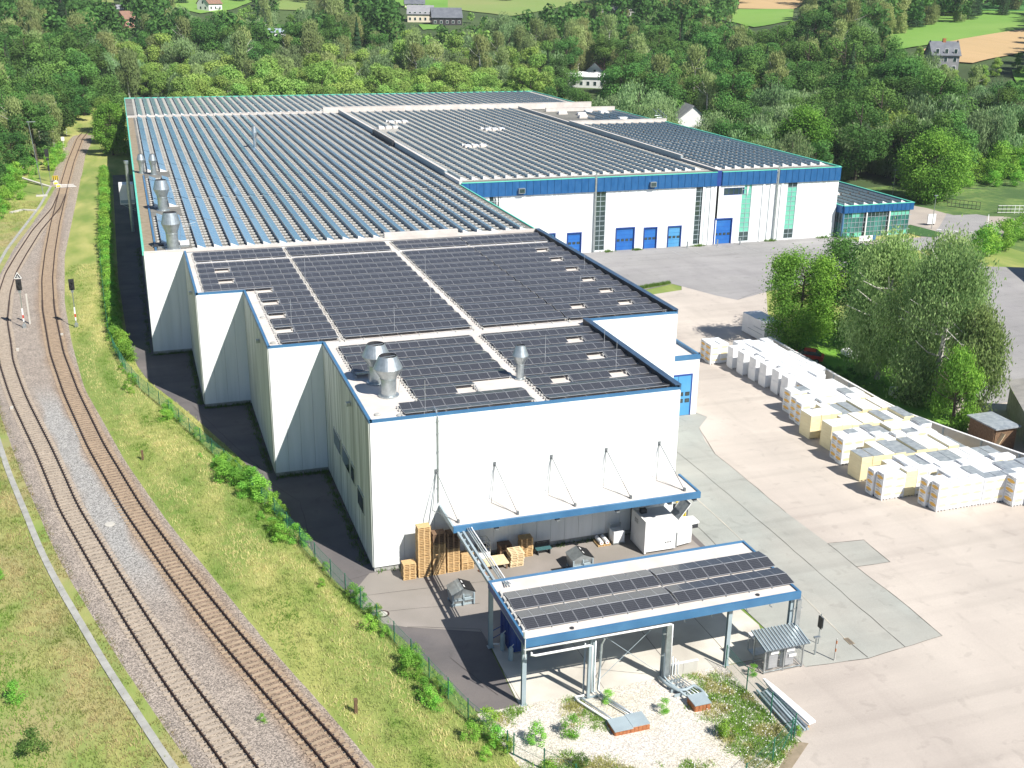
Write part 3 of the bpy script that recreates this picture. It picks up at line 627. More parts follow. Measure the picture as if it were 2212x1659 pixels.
mb = MB(galv); mb.tube([(5.15, -.14, 5.3), (5.15, -.14, 12.3)], .07); mb.tube([(5.15, -.14, 12.3), (5.15, .3, 12.75), (5.15, 1.0, 12.75)], .07)
for z in (6.5, 8, 9.5, 11, 12): mb.box(5.05, 5.25, -.2, -.1, z, z+.06)
mb.build('downpipe', sh)
mb = MB(darkm); mb.tube([(21.6, -.16, .3), (21.6, -.16, 5.0)], .06); mb.build('downpipe', sh)

lh = thing('long_hall', (10, 130, 0), 'long grey roofed warehouse hall covered with blue solar rows, left part', 'warehouse')
mb = MB(wall_w, roofg); mb.prism([(-14.2, 60.3), (35.1, 60.3), (35.1, 205), (-14.2, 205)], 0, 12.45, 0, top=1); mb.build('roof', lh)
panel_run(lh, (-14.3, 60.2), (-9.7, 60.2), .42, H1-.05, wall_w)
wallbox(lh, 'plinth', -14.27, -9.7, 60.14, 60.2, 0, .42, plinth)
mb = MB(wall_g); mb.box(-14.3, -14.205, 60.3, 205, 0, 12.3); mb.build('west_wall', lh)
mb = MB(membrane); mb.box(-14.3, -9.4, 60.15, 60.5, 12.45, 12.72); mb.box(-9.4, 35.2, 60.22, 60.75, 12.4, 12.72); mb.build('parapet', lh)
mb = MB(membrane); mb.box(14.6, 24.2, 60.2, 60.8, 12.72, 13.3); mb.build('raised_parapet', lh)
mb = MB(greent); mb.box(-14.46, -14.2, 60.2, 205, 12.3, 12.62); mb.build('eaves_trim', lh)
mb = MB(greent); mb.box(35.0, 35.22, 60.8, 96.8, 12.3, 12.6); mb.build('eaves_trim', lh)
mb = MB(soilm); mb.box(-14.2, -13.0, 61, 204, 12.451, 12.49); mb.build('mossy_gutter_strip', lh)
mb = MB(blue); mb.box(-13.0, -12.75, 61, 118, 12.46, 12.62); mb.build('cable_tray', lh)
def bars(root, x0, x1, y0, y1, z, skip=None, pitch=1.66, wd=.36):
    mb = MB(barw); y = y0
    while y < y1:
        x = x0
        while x < x1:
            w_ = min(1.95, x1-x); dy = rnd.uniform(-.05, .05)
            if not (skip and skip(x+w_/2, y)): mb.box(x+.03, x+w_-.03, y+dy, y+wd+dy, z, z+.10)
            x += 1.95
        y += pitch
    mb.build('ballast_rails', root, kind='stuff')
def skipL(x, y): return x < -9.3 and (59 < y < 65 or 83 < y < 89.5 or 115.5 < y < 122.5)
bars(lh, -12.6, 34.4, 61.6, 203.5, 12.455, skipL)

dh = thing('dock_hall', (58, 150, 0), 'white warehouse hall with blue fascia and five loading doors, middle part', 'warehouse')
mb = MB(wall_w, roofg); mb.prism([(35.3, 97.1), (82.2, 97.1), (82.2, 205), (35.3, 205)], 0, 12.6, 0, top=1); mb.build('roof', dh)
eh = thing('end_hall', (94, 130, 0), 'white warehouse hall with green window strips at the right end', 'warehouse')
mb = MB(wall_w, roofg); mb.prism([(82.3, 97.1), (106.6, 97.1), (106.6, 168.5), (82.3, 168.5)], 0, 12.6, 0, top=1); mb.build('roof', eh)
mb = MB(greent); mb.box(106.4, 106.75, 97, 168, 12.45, 12.86); mb.build('eaves_trim', eh)
def fascia(root, x0, x1, y, z0, z1, m, pitch=1.25, back=.32):
    mb = MB(m); mb.box(x0, x1, y-.2, y+.1, z0, z1); mb.build('fascia', root)
    b_ = MB(m); n = round((x1-x0)/pitch); w_ = (x1-x0)/n; b_.box(.07, w_-.07, -.06, 0, z0, z1-.02); me = b_.build('fascia_panel', data_only=True)
    for i in range(n): inst(me, 'fascia_panel', root, Vector((x0+i*w_, y-.201, 0))-root.location)
    mb = MB(greent); mb.box(x0, x1, y-.3, y+.12, z1, z1+.09); mb.build('roof_trim', root)
FY = 96.9
def WYp(u, v, Y=FY):
    d = ray(u, v); t = (Y-CAM.y)/d.y; return CAM+d*t
fascia(dh, 35.4, 58.6, FY, 10.35, 12.72, blue2); fascia(dh, 58.95, 81.6, FY, 10.35, 12.72, blue2)
fascia(eh, 82.6, 93.5, FY, 10.35, 12.72, blue2); fascia(eh, 94.0, 106.7, FY, 10.35, 12.72, blue2)
mb = MB(bluedk); mb.box(81.65, 82.55, FY-.05, FY+.2, 10.3, 12.95); mb.build('joint_panel', eh)
def facade(root, x0, x1, ops):
    """white facade leaf with real openings"""
    xs = sorted({x0, x1, *[o[0] for o in ops], *[o[1] for o in ops]}); mb = MB(wall_w)
    for a, b in zip(xs, xs[1:]):
        o_ = [o for o in ops if o[0] <= a+1e-6 and o[1] >= b-1e-6]; z = 0
        for o in sorted(o_, key=lambda q: q[2]):
            if o[2] > z+.01: mb.box(a, b, FY-.0, FY+.185, z, o[2])
            z = o[3]
        if z < 10.34: mb.box(a, b, FY, FY+.185, z, 10.34)
    mb.build('facade', root)
def dxz(u0, u1, v0, vb): a = WYp(u0, v0); b = WYp(u1, v0); return a.x, b.x, a.z
DOORS = [(dh, 1330.5, 1371.5, 491, doorb), (dh, 1391, 1420, 490.5, doorb), (dh, 1443, 1472.5, 487.5, doorlb), (dh, 1225, 1256.5, 502, doorb), (dh, 1186, 1200, 503.5, doorlb), (eh, 1543.5, 1582, 476, doorb)]
STR = [(dh, 1287, 1308, 410, 0.0, 'dark'), (dh, 1504.5, 1526, 402.5, 0.0, 'dark'), (eh, 1604.5, 1629, 398, 0.0, 'green'), (eh, 1703, 1728, 393, 0.0, 'green2'), (dh, 1057, 1078, 424, 0, 'dark')]
ops = {dh.name: [], eh.name: []}; dl = []; sl_ = []
for r_, u0, u1, v0, m_ in DOORS:
    a = WYp(u0, v0); b = WYp(u1, v0); x0, x1 = a.x, b.x; h = (a.z+b.z)/2
    if u0 > 1500: x0 -= 0; h = 4.6
    ops[r_.name].append((x0, x1, 0, h)); dl.append((r_, x0, x1, h, m_))
for r_, u0, u1, v0, zb, kd in STR:
    a = WYp(u0, v0); b = WYp(u1, v0); x0, x1 = a.x, a.x+1.95; h = 10.34
    ops[r_.name].append((x0, x1, .25, h)); sl_.append((r_, x0, x1, .25, h, kd))
ops[eh.name].append((83.2, 87.3, 8.6, 9.9))
facade(dh, 35.3, 82.2, ops[dh.name]); facade(eh, 82.31, 106.6, ops[eh.name])
for r_, x0, x1, h, m_ in dl:
    mb = MB(m_, bluedk); mb.box(x0+.16, x1-.16, FY+.10, FY+.17, 0.02, h-.18, 0)
    for k in range(1, 6): mb.box(x0+.17, x1-.17, FY+.093, FY+.1, h*k/6, h*k/6+.025, 1)
    d_ = mb.build('loading_door', r_)
    mb = MB(bluedk); mb.box(x0, x0+.16, FY-.12, FY+.16, 0, h); mb.box(x1-.16, x1, FY-.12, FY+.16, 0, h); mb.box(x0+.16, x1-.16, FY-.12, FY+.16, h-.18, h); mb.build('door_frame', d_)
    n = 4 if x1-x0 > 3.2 else 3
    for k in range(n):
        cx = x0+(x1-x0)*(k+.7)/(n+.4); mb = MB(blackp, glassd); mb.box(cx-.26, cx+.26, FY+.07, FY+.098, 1.55, 1.95, 0); mb.box(cx-.2, cx+.2, FY+.06, FY+.069, 1.61, 1.89, 1); mb.build('pane', d_)
for r_, x0, x1, z0, z1, kd in sl_:
    mb = MB(steelg); mb.box(x0, x0+.07, FY+.04, FY+.16, z0, z1); mb.box(x1-.07, x1, FY+.04, FY+.16, z0, z1)
    n = 12; hh = (z1-z0)/n; xm = (x0+x1)/2; mb.box(xm-.04, xm+.04, FY+.04, FY+.16, z0, z1)
    for k in range(n+1): z = z0+k*hh; mb.box(x0+.07, xm-.04, FY+.04, FY+.16, z-.04 if k else z, min(z+.04, z1)); mb.box(xm+.04, x1-.07, FY+.04, FY+.16, z-.04 if k else z, min(z+.04, z1))
    wd = mb.build('window', r_)
    for m_ in (glassd, glassg):
        pass
    pm = {}
    for k in range(n):
        dark = kd == 'dark' or k < 2 or (kd == 'green2' and k == n-1)
        if dark not in pm:
            b_ = MB(glassd if dark else glassg); b_.box(0, xm-x0-.11, 0, .02, 0, hh-.08); pm[dark] = b_.build('pane', data_only=True)
        for xx in (x0+.07, xm+.04): inst(pm[dark], 'pane', wd, Vector((xx, FY+.09, z0+k*hh+.04))-worldloc(wd), (rnd.uniform(-.012, .012), 0, rnd.uniform(-.02, .02)))
mb = MB(bluedk); mb.box(83.2, 87.3, FY+.08, FY+.15, 8.6, 9.9); wd = mb.build('ribbon_window', eh)
for k in range(4): mb = MB(glassd); mb.box(83.3+k*.99, 84.2+k*.99, FY+.05, FY+.079, 8.72, 9.78); mb.build('pane', wd)
# pilasters and downpipes of the facade
for r_, x in ((dh, 79.0), (dh, 80.6), (eh, 90.9), (eh, 92.4), (eh, 94.6)):
    mb = MB(wall_w); mb.box(x, x+.5, FY-.16, FY-.003, 0, 10.3); mb.build('pilaster', r_)
for r_, x in ((dh, 58.78), (eh, 93.75)):
    mb = MB(galv); mb.box(x-.14, x+.14, FY-.34, FY-.22, 0, 13.6); mb.build('downpipe', r_)
for r_, u, v in ((dh, 1127, 412), (dh, 1411, 398)):
    a = WYp(u, v, FY-.5); mb = MB(galv, glassd); mb.box(a.x-.55, a.x+.55, FY-.75, FY-.28, a.z-.45, a.z+.4); mb.box(a.x-.45, a.x+.45, FY-.78, FY-.751, a.z-.35, a.z+.3, 1); mb.build('floodlight', r_)
stm = mat('rain_stain', (.50, .51, .50), (.66, .67, .66), 3, .8, stretch=(1, 1, .3))
for r_, xs_ in ((dh, (41.2, 42.0, 43.4, 46.9, 47.6, 51.6, 52.3, 62.5, 63.4, 64.6, 70.2, 77.2)), (eh, (88.2, 91.6, 95.2, 100.9, 101.8, 103.6, 104.3))):
    for x in xs_:
        for q in range(3):
            xa = x+rnd.uniform(-.3, .3); L_ = rnd.uniform(.4, 2.8); wd_ = rnd.uniform(.06, .2); mb = MB(stm)
            mb.poly([(xa-wd_, FY-.003-.001*q, 10.33), (xa-wd_*.6, FY-.003-.001*q, 10.33-L_*.6), (xa, FY-.003-.001*q, 10.33-L_), (xa+wd_*.5, FY-.003-.001*q, 10.33-L_*.7), (xa+wd_, FY-.003-.001*q, 10.33)]); mb.build('rain_stain', r_)
# dividing parapets on the roofs
def parap(root, x0, x1, y0, y1, z0, z1, m=wall_w, cap=membrane):
    mb = MB(m, cap); mb.box(x0, x1, y0, y1, z0, z1, 0); mb.box(x0-.06, x1+.06, y0-.04, y1+.04, z1, z1+.07, 1); mb.build('parapet', root)
parap(dh, 35.15, 35.6, 97.2, 106, 12.4, 12.95); parap(dh, 35.15, 35.6, 106.1, 204, 12.4, 13.35, steelg)
parap(eh, 82.0, 82.4, 97.2, 111.5, 12.4, 13.0, steelg); parap(eh, 82.0, 82.4, 111.6, 168, 12.4, 13.55, steelg); parap(dh, 82.0, 82.35, 168.1, 204, 12.4, 13.2, steelg)
mb = MB(darkm)
for i in range(16): mb.box(34.7, 35.1, 143+i*1.2, 143.8+i*1.2, 12.5, 13.6)
mb.box(34.6, 34.7, 143, 163, 12.5, 12.6); mb.build('black_fence_panel', dh)
bars(dh, 36.3, 81.4, 99.6, 203, 12.605); bars(eh, 83.0, 106.0, 99.6, 167, 12.605)
rh = thing('rear_hall', (44, 228, 0), 'rearmost warehouse hall strip under solar rows, in front of the wood', 'warehouse')
mb = MB(wall_w, roofg); mb.prism([(-14.3, 205.6), (102.9, 205.6), (102.9, 251.3), (-14.3, 251.3)], 0, 12.45, 0, top=1); mb.build('roof', rh)
parap(rh, -14.3, 5.3, 204.9, 205.6, 12.3, 12.75, membrane); parap(rh, 5.4, 31.5, 204.9, 205.6, 12.3, 12.85, membrane); parap(rh, 31.6, 102.9, 204.9, 205.6, 12.3, 13.8, membrane)
mb = MB(greent); mb.box(-14.45, 102.9, 251.3, 251.6, 12.3, 12.65); mb.box(-14.45, -14.3, 205.6, 251.3, 12.3, 12.65); mb.box(102.9, 103.2, 205.6, 251.6, 12.3, 12.65); mb.build('eaves_trim', rh)
mb = MB(bluedk); mb.box(-14.5, -14.31, 203, 206.5, 8, 12.2); mb.build('corner_panel', rh)
bars(rh, -12.6, 102, 207, 250, 12.455)
bh = thing('back_side_hall', (98, 187, 0), 'small flat hall with rooflights between rear hall and end hall', 'warehouse')
mb = MB(wall_w, roofg); mb.prism([(82.6, 168.7), (107.2, 168.7), (107.2, 200), (102.9, 200), (102.9, 204.8), (82.6, 204.8)], 0, 12.2, 0, top=1); mb.build('roof', bh)
parap(bh, 82.7, 107.2, 168.7, 169.3, 12.2, 13.3, membrane); parap(bh, 88, 107.2, 199.2, 199.8, 12.2, 13.1, membrane)
mb = MB(greent); mb.box(107.2, 107.45, 169, 200, 12.0, 12.4); mb.build('eaves_trim', bh)
for x, y in ((90, 193), (94, 190), (98, 195), (101, 192), (100, 178), (92, 184)):
    mb = MB(membrane, goods_w); mb.box(x-1.2, x+1.2, y-.8, y+.8, 12.2, 12.6, 0); mb.box(x-1, x+1, y-.6, y+.6, 12.6, 12.9, 1); mb.build('rooflight', bh)
# equipment on the west wall
mb = MB(whitep, steelg); mb.box(-17.1, -14.6, 137.5, 140.5, 4.4, 8.0, 0); mb.box(-17.0, -14.5, 137.45, 137.5, 4.6, 5.2, 1); mb.tube([(-16.9, 138, 4.4), (-14.4, 138, 3.0)], .06, mi=1); mb.tube([(-16.9, 140, 4.4), (-14.4, 140, 3.0)], .06, mi=1)
mb.build('wall_unit', lh)
mb = MB(galv); mb.tube([(-15.4, 133, .3), (-15.4, 133, 12.4)], .28, 12); mb.tube([(-15.4, 133, 12.4), (-15.4, 133, 12.9)], .4, 12); mb.build('exhaust_pipe', lh)
# blue glazed office annex at the right end
of = thing('office_annex', (114, 108, 0), 'low glazed office annex with blue fascia and solar roof at the right end', 'office building')
OX0, OX1, OY, OH = 107.1, 122.2, 95.0, 5.9
mb = MB(darkm, roofg); mb.prism([(OX0+.5, OY+.6), (OX1-.4, OY+.6), (OX1-.4, 120.5), (106.8, 120.5), (106.8, 98.6)], 0, OH-.25, 0, top=1); mb.build('roof', of)
fz0 = OH-1.35
mb = MB(blue2); mb.box(OX0, OX1, OY-.02, OY+.3, fz0, OH); mb.box(OX0-.25, OX0+.15, OY+.32, 99.2, fz0, OH); mb.box(OX1-.3, OX1+.02, OY+.32, 120.8, fz0, OH); mb.build('fascia', of)
b_ = MB(blue2); b_.box(.05, .90, -.05, 0, fz0+.02, OH-.03); me = b_.build('fascia_panel', data_only=True)
for i in range(16): inst(me, 'fascia_panel', of, Vector((OX0+i*.944, OY-.022, 0))-of.location)
for i in range(4): inst(me, 'fascia_panel', of, Vector((OX0-.252, 99.1-i*.95, 0))-of.location, (0, 0, -math.pi/2))
mb = MB(greent); mb.box(OX0-.08, OX1+.05, OY-.1, OY+.35, OH, OH+.08); mb.box(OX0-.3, OX0+.1, OY+.36, 99.2, OH, OH+.08); mb.box(OX1-.3, OX1+.08, OY+.36, 121, OH, OH+.08); mb.build('roof_trim', of)
b_ = MB(glasst); b_.box(.04, .80, 0, .03, .04, .86); pg = b_.build('pane', data_only=True); b_ = MB(glassg); b_.box(.04, .80, 0, .03, .04, .86); pg2 = b_.build('pane', data_only=True); b_ = MB(glassd); b_.box(.04, .80, 0, .03, .04, .86); pg3 = b_.build('pane', data_only=True)
for bay in range(3):
    x0 = OX0+.25+bay*4.98; mb = MB(steelg)
    for i in range(6): mb.box(x0+i*.84-.03, x0+i*.84+.03, OY+.12, OY+.28, 0.05, fz0)
    for k in range(6): mb.box(x0+.03, x0+4.7 if i else x0, OY+.14, OY+.26, .05+k*.9-.03, .05+k*.9+.03)
    wd = mb.build('glazing', of)
    for i in range(5):
        for k in range(5):
            me_ = pg2 if (k in (4, 0) and bay != 1 and rnd.random() < .65) else (pg3 if (bay == 1 and k == 4) else pg)
            inst(me_, 'pane', wd, Vector((x0+i*.84, OY+.2, .05+k*.9))-of.location, (rnd.uniform(-.01, .01), 0, rnd.uniform(-.015, .015)))
    if bay: mb = MB(whitep); mb.box(x0-.3, x0-.1, OY+.0, OY+.3, 0, fz0); mb.build('mullion_post', of)
mb = MB(steelg)
for i in range(5): mb.box(OX0-.1, OX0, OY+.35+i*.86, OY+.41+i*.86, .05, fz0)
wd = mb.build('glazing', of)
for i in range(4):
    for k in range(5): inst(pg if k < 3 else pg3, 'pane', wd, Vector((OX0-.05, 98.8-i*.86, .05+k*.9))-of.location, (0, 0, -math.pi/2))
mb = MB(blue, whitep); mb.box(OX0-.02, OX0+.2, OY+.05, OY+.33, 0, fz0, 0); mb.build('corner_post', of)
mb = MB(wall_w); mb.box(106.62, OX0-.26, 97.3, 99.6, 0, OH-.4); mb.build('link_wall', of)
mb = MB(whitep, blue); mb.box(108.4, 111.2, 91.4, 91.5, .1, 1.1, 0); mb.box(111.25, 111.9, 91.4, 91.5, .1, 1.1, 1); props(mb.build('info_board'), 'low white and blue information board before the glazed office', 'sign')
for x, y in ((110, 112), (112.5, 107)):
    mb = MB(membrane, goods_w); mb.box(x-1.2, x+1.2, y-.8, y+.8, OH-.24, OH+.1, 0); mb.box(x-1, x+1, y-.6, y+.6, OH+.1, OH+.35, 1); mb.build('rooflight', of)
# low side annex right of the stepped hall
sa = thing('side_annex', (37.6, 30, 0), 'low white annex with blue coping and blue folding door beside the stepped hall', 'annex building')
mb = MB(wall_w, membrane); mb.prism([(35.3, 23.2), (39.9, 23.2), (39.9, 34.8), (35.3, 34.8)], 0, 6.35, 0, top=1); mb.build('walls', sa)
coping(sa, [(35.3, 23.2), (39.9, 23.2), (39.9, 34.8)], 6.45, blue, h=.5)
mb = MB(doorlb, bluedk); mb.box(36.0, 39.0, 23.08, 23.18, .05, 4.5, 0); mb.box(35.85, 36.0, 23.06, 23.18, 0, 4.65, 1); mb.box(39.0, 39.15, 23.06, 23.18, 0, 4.65, 1); mb.box(36.0, 39.0, 23.06, 23.18, 4.5, 4.65, 1); mb.box(37.48, 37.52, 23.065, 23.08, .05, 4.5, 1)
dd = mb.build('folding_door', sa)
for i in range(4):
    for k in range(2): mb = MB(blackp, glassd); x = 36.15+i*.75; z = 1.5+k*.75; mb.box(x, x+.5, 23.05, 23.08, z, z+.42, 0); mb.box(x+.06, x+.44, 23.04, 23.05, z+.06, z+.36, 1); mb.build('pane', dd)

# ================================================================ SOLAR ARRAYS
PW, PD = 1.70, 1.10                      # panel width along the row, depth along the slope
TILT = math.radians(9)
def tent_panel():
    mb = MB(frame_m, pv_dark); mb.box(0, PW, 0, PD, 0, .035, 0)
    g = .02; z = .0375
    mb.quad((g, g, z), (PW/2-.012, g, z), (PW/2-.012, PD-g, z), (g, PD-g, z), 1, True)
    mb.quad((PW/2+.012, g, z), (PW-g, g, z), (PW-g, PD-g, z), (PW/2+.012, PD-g, z), 1, True)
    return mb.build('solar_panel', data_only=True)
TP = tent_panel()
PITX, PITY = 1.74, 2.46
def array(name_loc, label, x0, ncol, yfront, ntent, z, holes=(), skip=None, half_front=False, gap_after=()):
    r = thing('solar_array', name_loc, label, 'solar array'); cnt = 0
    zr = z+.16; dz = PD*math.sin(TILT); dy = PD*math.cos(TILT)
    sup = MB(alu, barw)
    rows = []
    y = yfront
    if half_front: rows.append(('away', y, 0)); y += dy+.10
    for t in range(ntent):
        rows.append(('front', y, t)); rows.append(('away', y+dy+.03, t)); y += PITY + (.35 if t in gap_after else 0)
    for kind, yy, t in rows:
        for c in range(ncol):
            x = x0+c*PITX
            if skip and skip(x+PW/2, yy+.5): continue
            if kind == 'front' and (c, t) in holes: continue
            loc = Vector((x, yy, zr if kind == 'front' else zr+dz))-r.location
            o = inst(TP, 'solar_panel', r, loc, (TILT if kind == 'front' else -TILT, 0, 0)); cnt += 1
        xs = [x0+c*PITX for c in range(ncol) if not (skip and skip(x0+c*PITX+PW/2, yy+.5))]
        if xs:
            for x in (xs[0]-.06, xs[-1]+PW+.06):
                sup.box(x-.02, x+.02, yy-.02, yy+dy, z+.04, z+.1, 0)
                for q in (.25, .8): sup.box(x-.13, x+.10, yy+q-.12, yy+q+.12, z, z+.16, 1)
    for (c, t) in holes:
        x = x0+(c+1)*PITX; yy = yfront+t*PITY+(dy+.1 if half_front else 0); sup.beam((x-.06, yy, z+.1), (x-.06, yy+dy, z+.1+dz), .05, .05); sup.box(x-.2, x+.02, yy+.7, yy+1.0, z, z+.2, 1)
    c0 = next(c for c in range(ncol) if not (skip and skip(x0+c*PITX+PW/2, yfront+.5)))
    sup.box(x0+c0*PITX-.1, x0+ncol*PITX, yfront-.34, yfront-.24, z+.0, z+.1, 0)
    for c in range(c0, ncol+1): sup.box(x0+c*PITX-.08, x0+c*PITX+.06, yfront-.4, yfront-.04, z, z+.14, 1)
    sup.build('array_supports', r, kind='stuff'); return r
RZ = 12.222
yb = 20.95
array((-3.5, 30, RZ), 'solar array at the left of the stepped roof, ending beside the sawtooth edge', -8.75, 6, yb, 13, RZ, holes={(3, 1), (3, 3), (3, 5), (3, 7), (1, 9), (1, 11)}, skip=lambda x, y: x < -3.7 and y < 40.3, half_front=True)
array((2, 30, RZ), 'solar array in the middle of the stepped roof between two bare strips', 2.15, 7, yb, 13, RZ, half_front=True)
array((16, 30, RZ), 'solar array right of the middle bare strip with five columns and no openings', 15.3, 5, yb, 13, RZ, half_front=True)
array((25, 30, RZ), 'solar array at the right edge of the stepped roof with white openings', 24.15, 6, yb, 13, RZ, holes={(1, 1), (4, 1), (4, 3), (4, 5), (4, 7), (4, 9), (4, 11)}, half_front=True)
array((-3.5, 57, RZ), 'short two tent solar array along the back edge of the stepped roof, leftmost', -8.75, 6, 55.2, 2, RZ)
array((2, 57, RZ), 'short two tent solar array along the back edge, second from the left', 2.15, 7, 55.2, 2, RZ)
array((16, 57, RZ), 'short two tent solar array along the back edge, third from the left', 15.3, 5, 55.2, 2, RZ)
array((25, 57, RZ), 'short two tent solar array along the back edge, at the right end', 24.15, 6, 55.2, 2, RZ)
array((1, 10, RZ), 'front left solar array that leaves room for two big exhaust cowls', 1.15, 7, .75, 7, RZ, holes={(4, 1)}, skip=lambda x, y: (x < 4.4 and 3.0 < y < 9.9) or (x < 2.6 and y <= 3.3) or (x > 10.5 and 4.2 < y < 7.2), half_front=True)
array((15, 10, RZ), 'front right solar array beside the slim exhaust cowl', 14.45, 6, .75, 7, RZ, holes={(4, 1), (4, 3), (4, 5), (1, 1)}, half_front=True)
for x, y, z in ((4.6, 1.4, RZ), (7, 22, RZ), (12.6, 30, RZ), (2.0, 43, RZ), (17.4, 9.7, RZ), (22.5, 6.2, RZ), (28, 28, RZ), (32.6, 38, RZ), (14.9, 41, RZ), (-1.8, 27, RZ), (23.9, 12, RZ)):
    mb = MB(alu, barw); mb.tube([(x, y, z), (x, y, z+2.6)], .018, 5); mb.lathe([(.2, z), (.2, z+.08)], x, y, 10, 1)
    props(mb.build('lightning_rod'), 'thin lightning rod on a round foot between the panels of the stepped roof', 'lightning rod', 'lightning rods on the stepped roof')
for x, y in ((1.0, 1.9), (2.6, 1.3), (24.5, 4), (-4.1, 30.5), (-4.2, 22.0), (14.0, 33), (14.1, 24), (34.4, 23.5), (34.3, 36)):
    mb = MB(plinth if x != 14.0 else alu); mb.lathe([(.26, RZ), (.26, RZ+.06), (.17, RZ+.14)], x, y, 12); props(mb.build('roof_drain'), 'small dark round roof drain on the pale membrane', 'roof drain', 'roof drains on the stepped roof')
# long rows on the big halls: wedge rows facing the right-hand side
RH_, RW_, PL = .47, 1.06, 1.66
def row_panel(pv):
    mb = MB(alu, pv, defd if pv is pv_blue else defl); mb.quad((.02, 0, 0), (.02, 0, RH_-.05), (.02, PL-.1, RH_-.05), (.02, PL-.1, 0), 2); sx = RW_; a = math.atan2(RH_-.06, sx)
    n0 = len(mb.v); mb.v += [(0, 0, RH_-.03), (sx, 0, .03), (sx, PL-.02, .03), (0, PL-.02, RH_-.03), (0, 0, RH_), (sx, 0, .06), (sx, PL-.02, .06), (0, PL-.02, RH_)]
    for f in ((0,3,2,1),(4,5,6,7),(0,1,5,4),(1,2,6,5),(2,3,7,6),(3,0,4,7)): mb.f.append(tuple(q+n0 for q in f)); mb.m.append(0)
    g = .03; k = (RH_-.06)/sx
    mb.quad((g, g, RH_-g*k+.004), (sx-g, g, .06+g*k+.004), (sx-g, PL-.02-g, .06+g*k+.004), (g, PL-.02-g, RH_-g*k+.004), 1, True)
    return mb.build('solar_panel', data_only=True)
RPB = row_panel(pv_blue); RPT = row_panel(pv_teal)
def rows(root_loc, label, xs, y0, y1, z, nearrows, gaps=(), skip=None, pv=None, RP=None):
    pv = pv or pv_teal; RP = RP or RPT
    r = thing('solar_row_field', root_loc, label, 'solar array')
    st = MB(alu, pv, defd if pv is pv_blue else defl, whitep); n = 0; ep = MB(whitep); g = .03; k = (RH_-.06)/RW_
    for x in xs:
        y = y0; i = 0; run0 = None
        while y < y1-PL:
            if any(abs(y-gy) < PL/2 for gy in gaps): y += .34
            if skip and skip(x+.5, y+.8): y += PL; run0 = None; continue
            if i < nearrows:
                inst(RP, 'solar_panel', r, Vector((x, y, z+.02))-r.location); n += 1
            else:
                zz = z+.02
                st.quad((x, y, zz+RH_), (x+RW_, y, zz+.06), (x+RW_, y+PL-.03, zz+.06), (x, y+PL-.03, zz+RH_), 0)
                st.quad((x+g, y+g, zz+RH_-g*k+.004), (x+RW_-g, y+g, zz+.06+g*k+.004), (x+RW_-g, y+PL-.03-g, zz+.06+g*k+.004), (x+g, y+PL-.03-g, zz+RH_-g*k+.004), 1, True)
            if run0 is None: ep.poly([(x, y-.05, z), (x+RW_+.3, y-.05, z), (x, y-.05, z+RH_+.12)]); ep.poly([(x, y-.03, z), (x, y-.03, z+RH_+.12), (x+RW_+.3, y-.03, z)]); run0 = y
            zz = z+.02; st.quad((x+.01, y, zz), (x+.01, y, zz+RH_-.04), (x+.01, y+PL-.1, zz+RH_-.04), (x+.01, y+PL-.1, zz), 2)
            y += PL; i += 1
    st.build('distant_panels', r, kind='stuff'); ep.build('end_plates', r, kind='stuff'); return r
xsL = [-12.1, -10.1]+[-8.1+1.95*k for k in range(22)]
rows((0, 62, 12.46), 'long rows of blue solar panels on the long hall, running away from the camera', xsL, 60.95, 203.8, 12.46, 13, gaps=(77, 94, 111, 128, 145, 162, 179, 196), skip=skipL, pv=pv_blue, RP=RPB)
rows((40, 101, 12.61), 'teal solar rows on the dock hall roof between the two raised parapets', [36.2+1.95*k for k in range(23)], 100.3, 203.8, 12.61, 12, gaps=(117, 134, 151, 168, 185), skip=lambda x, y: (48 < x < 52.5 and 136 < y < 138.5) or (38 < x < 42 and 163 < y < 172) or (60 < x < 64 and 160 < y < 164) or (42 < x < 47 and 178 < y < 182))
rows((90, 101, 12.61), 'teal solar rows on the end hall roof at the right', [83.2+1.95*k for k in range(12)], 100.6, 167.8, 12.61, 24, gaps=(117, 134, 151))
rows((40, 206, 12.46), 'narrow field of solar rows on the rearmost roof strip', [-11.8+1.95*k for k in range(58)], 206.6, 250.6, 12.46, 5, gaps=(228,))
rows((95, 171, 12.21), 'few dark solar rows on the small flat hall at the back right', [93+1.95*k for k in range(7)], 170.2, 197, 12.21, 14, gaps=(183,), skip=lambda x, y: x < 97 and y > 184)
rows((114, 97, 5.66), 'grey solar rows on the low roof of the glazed office annex', [107.9+2.05*k for k in range(7)], 96.3, 119.5, 5.66, 13, gaps=(107,), skip=lambda x, y: (abs(x-110) < 1.8 and abs(y-112) < 1.6), pv=pv_grey, RP=row_panel(pv_grey))
for x, y in ((50, 137.2), (40, 170), (62, 162), (44.5, 180)):
    mb = MB(membrane, whitep)
    for q in (-1.6, 0, 1.6): mb.box(x+q-.7, x+q+.7, y-.9, y+.9, 12.6, 12.95, 0); mb.box(x+q-.55, x+q+.55, y-.7, y+.7, 12.95, 13.15, 1)
    props(mb.build('rooflight'), {50: 'white rooflight group among the dock hall rows, nearest the dock doors', 40: 'white rooflight group beside the black roof fence of the long divider', 62: 'white rooflight group in the middle of the dock hall roof', 44.5: 'white rooflight group farthest back on the dock hall roof'}[x], 'rooflight')

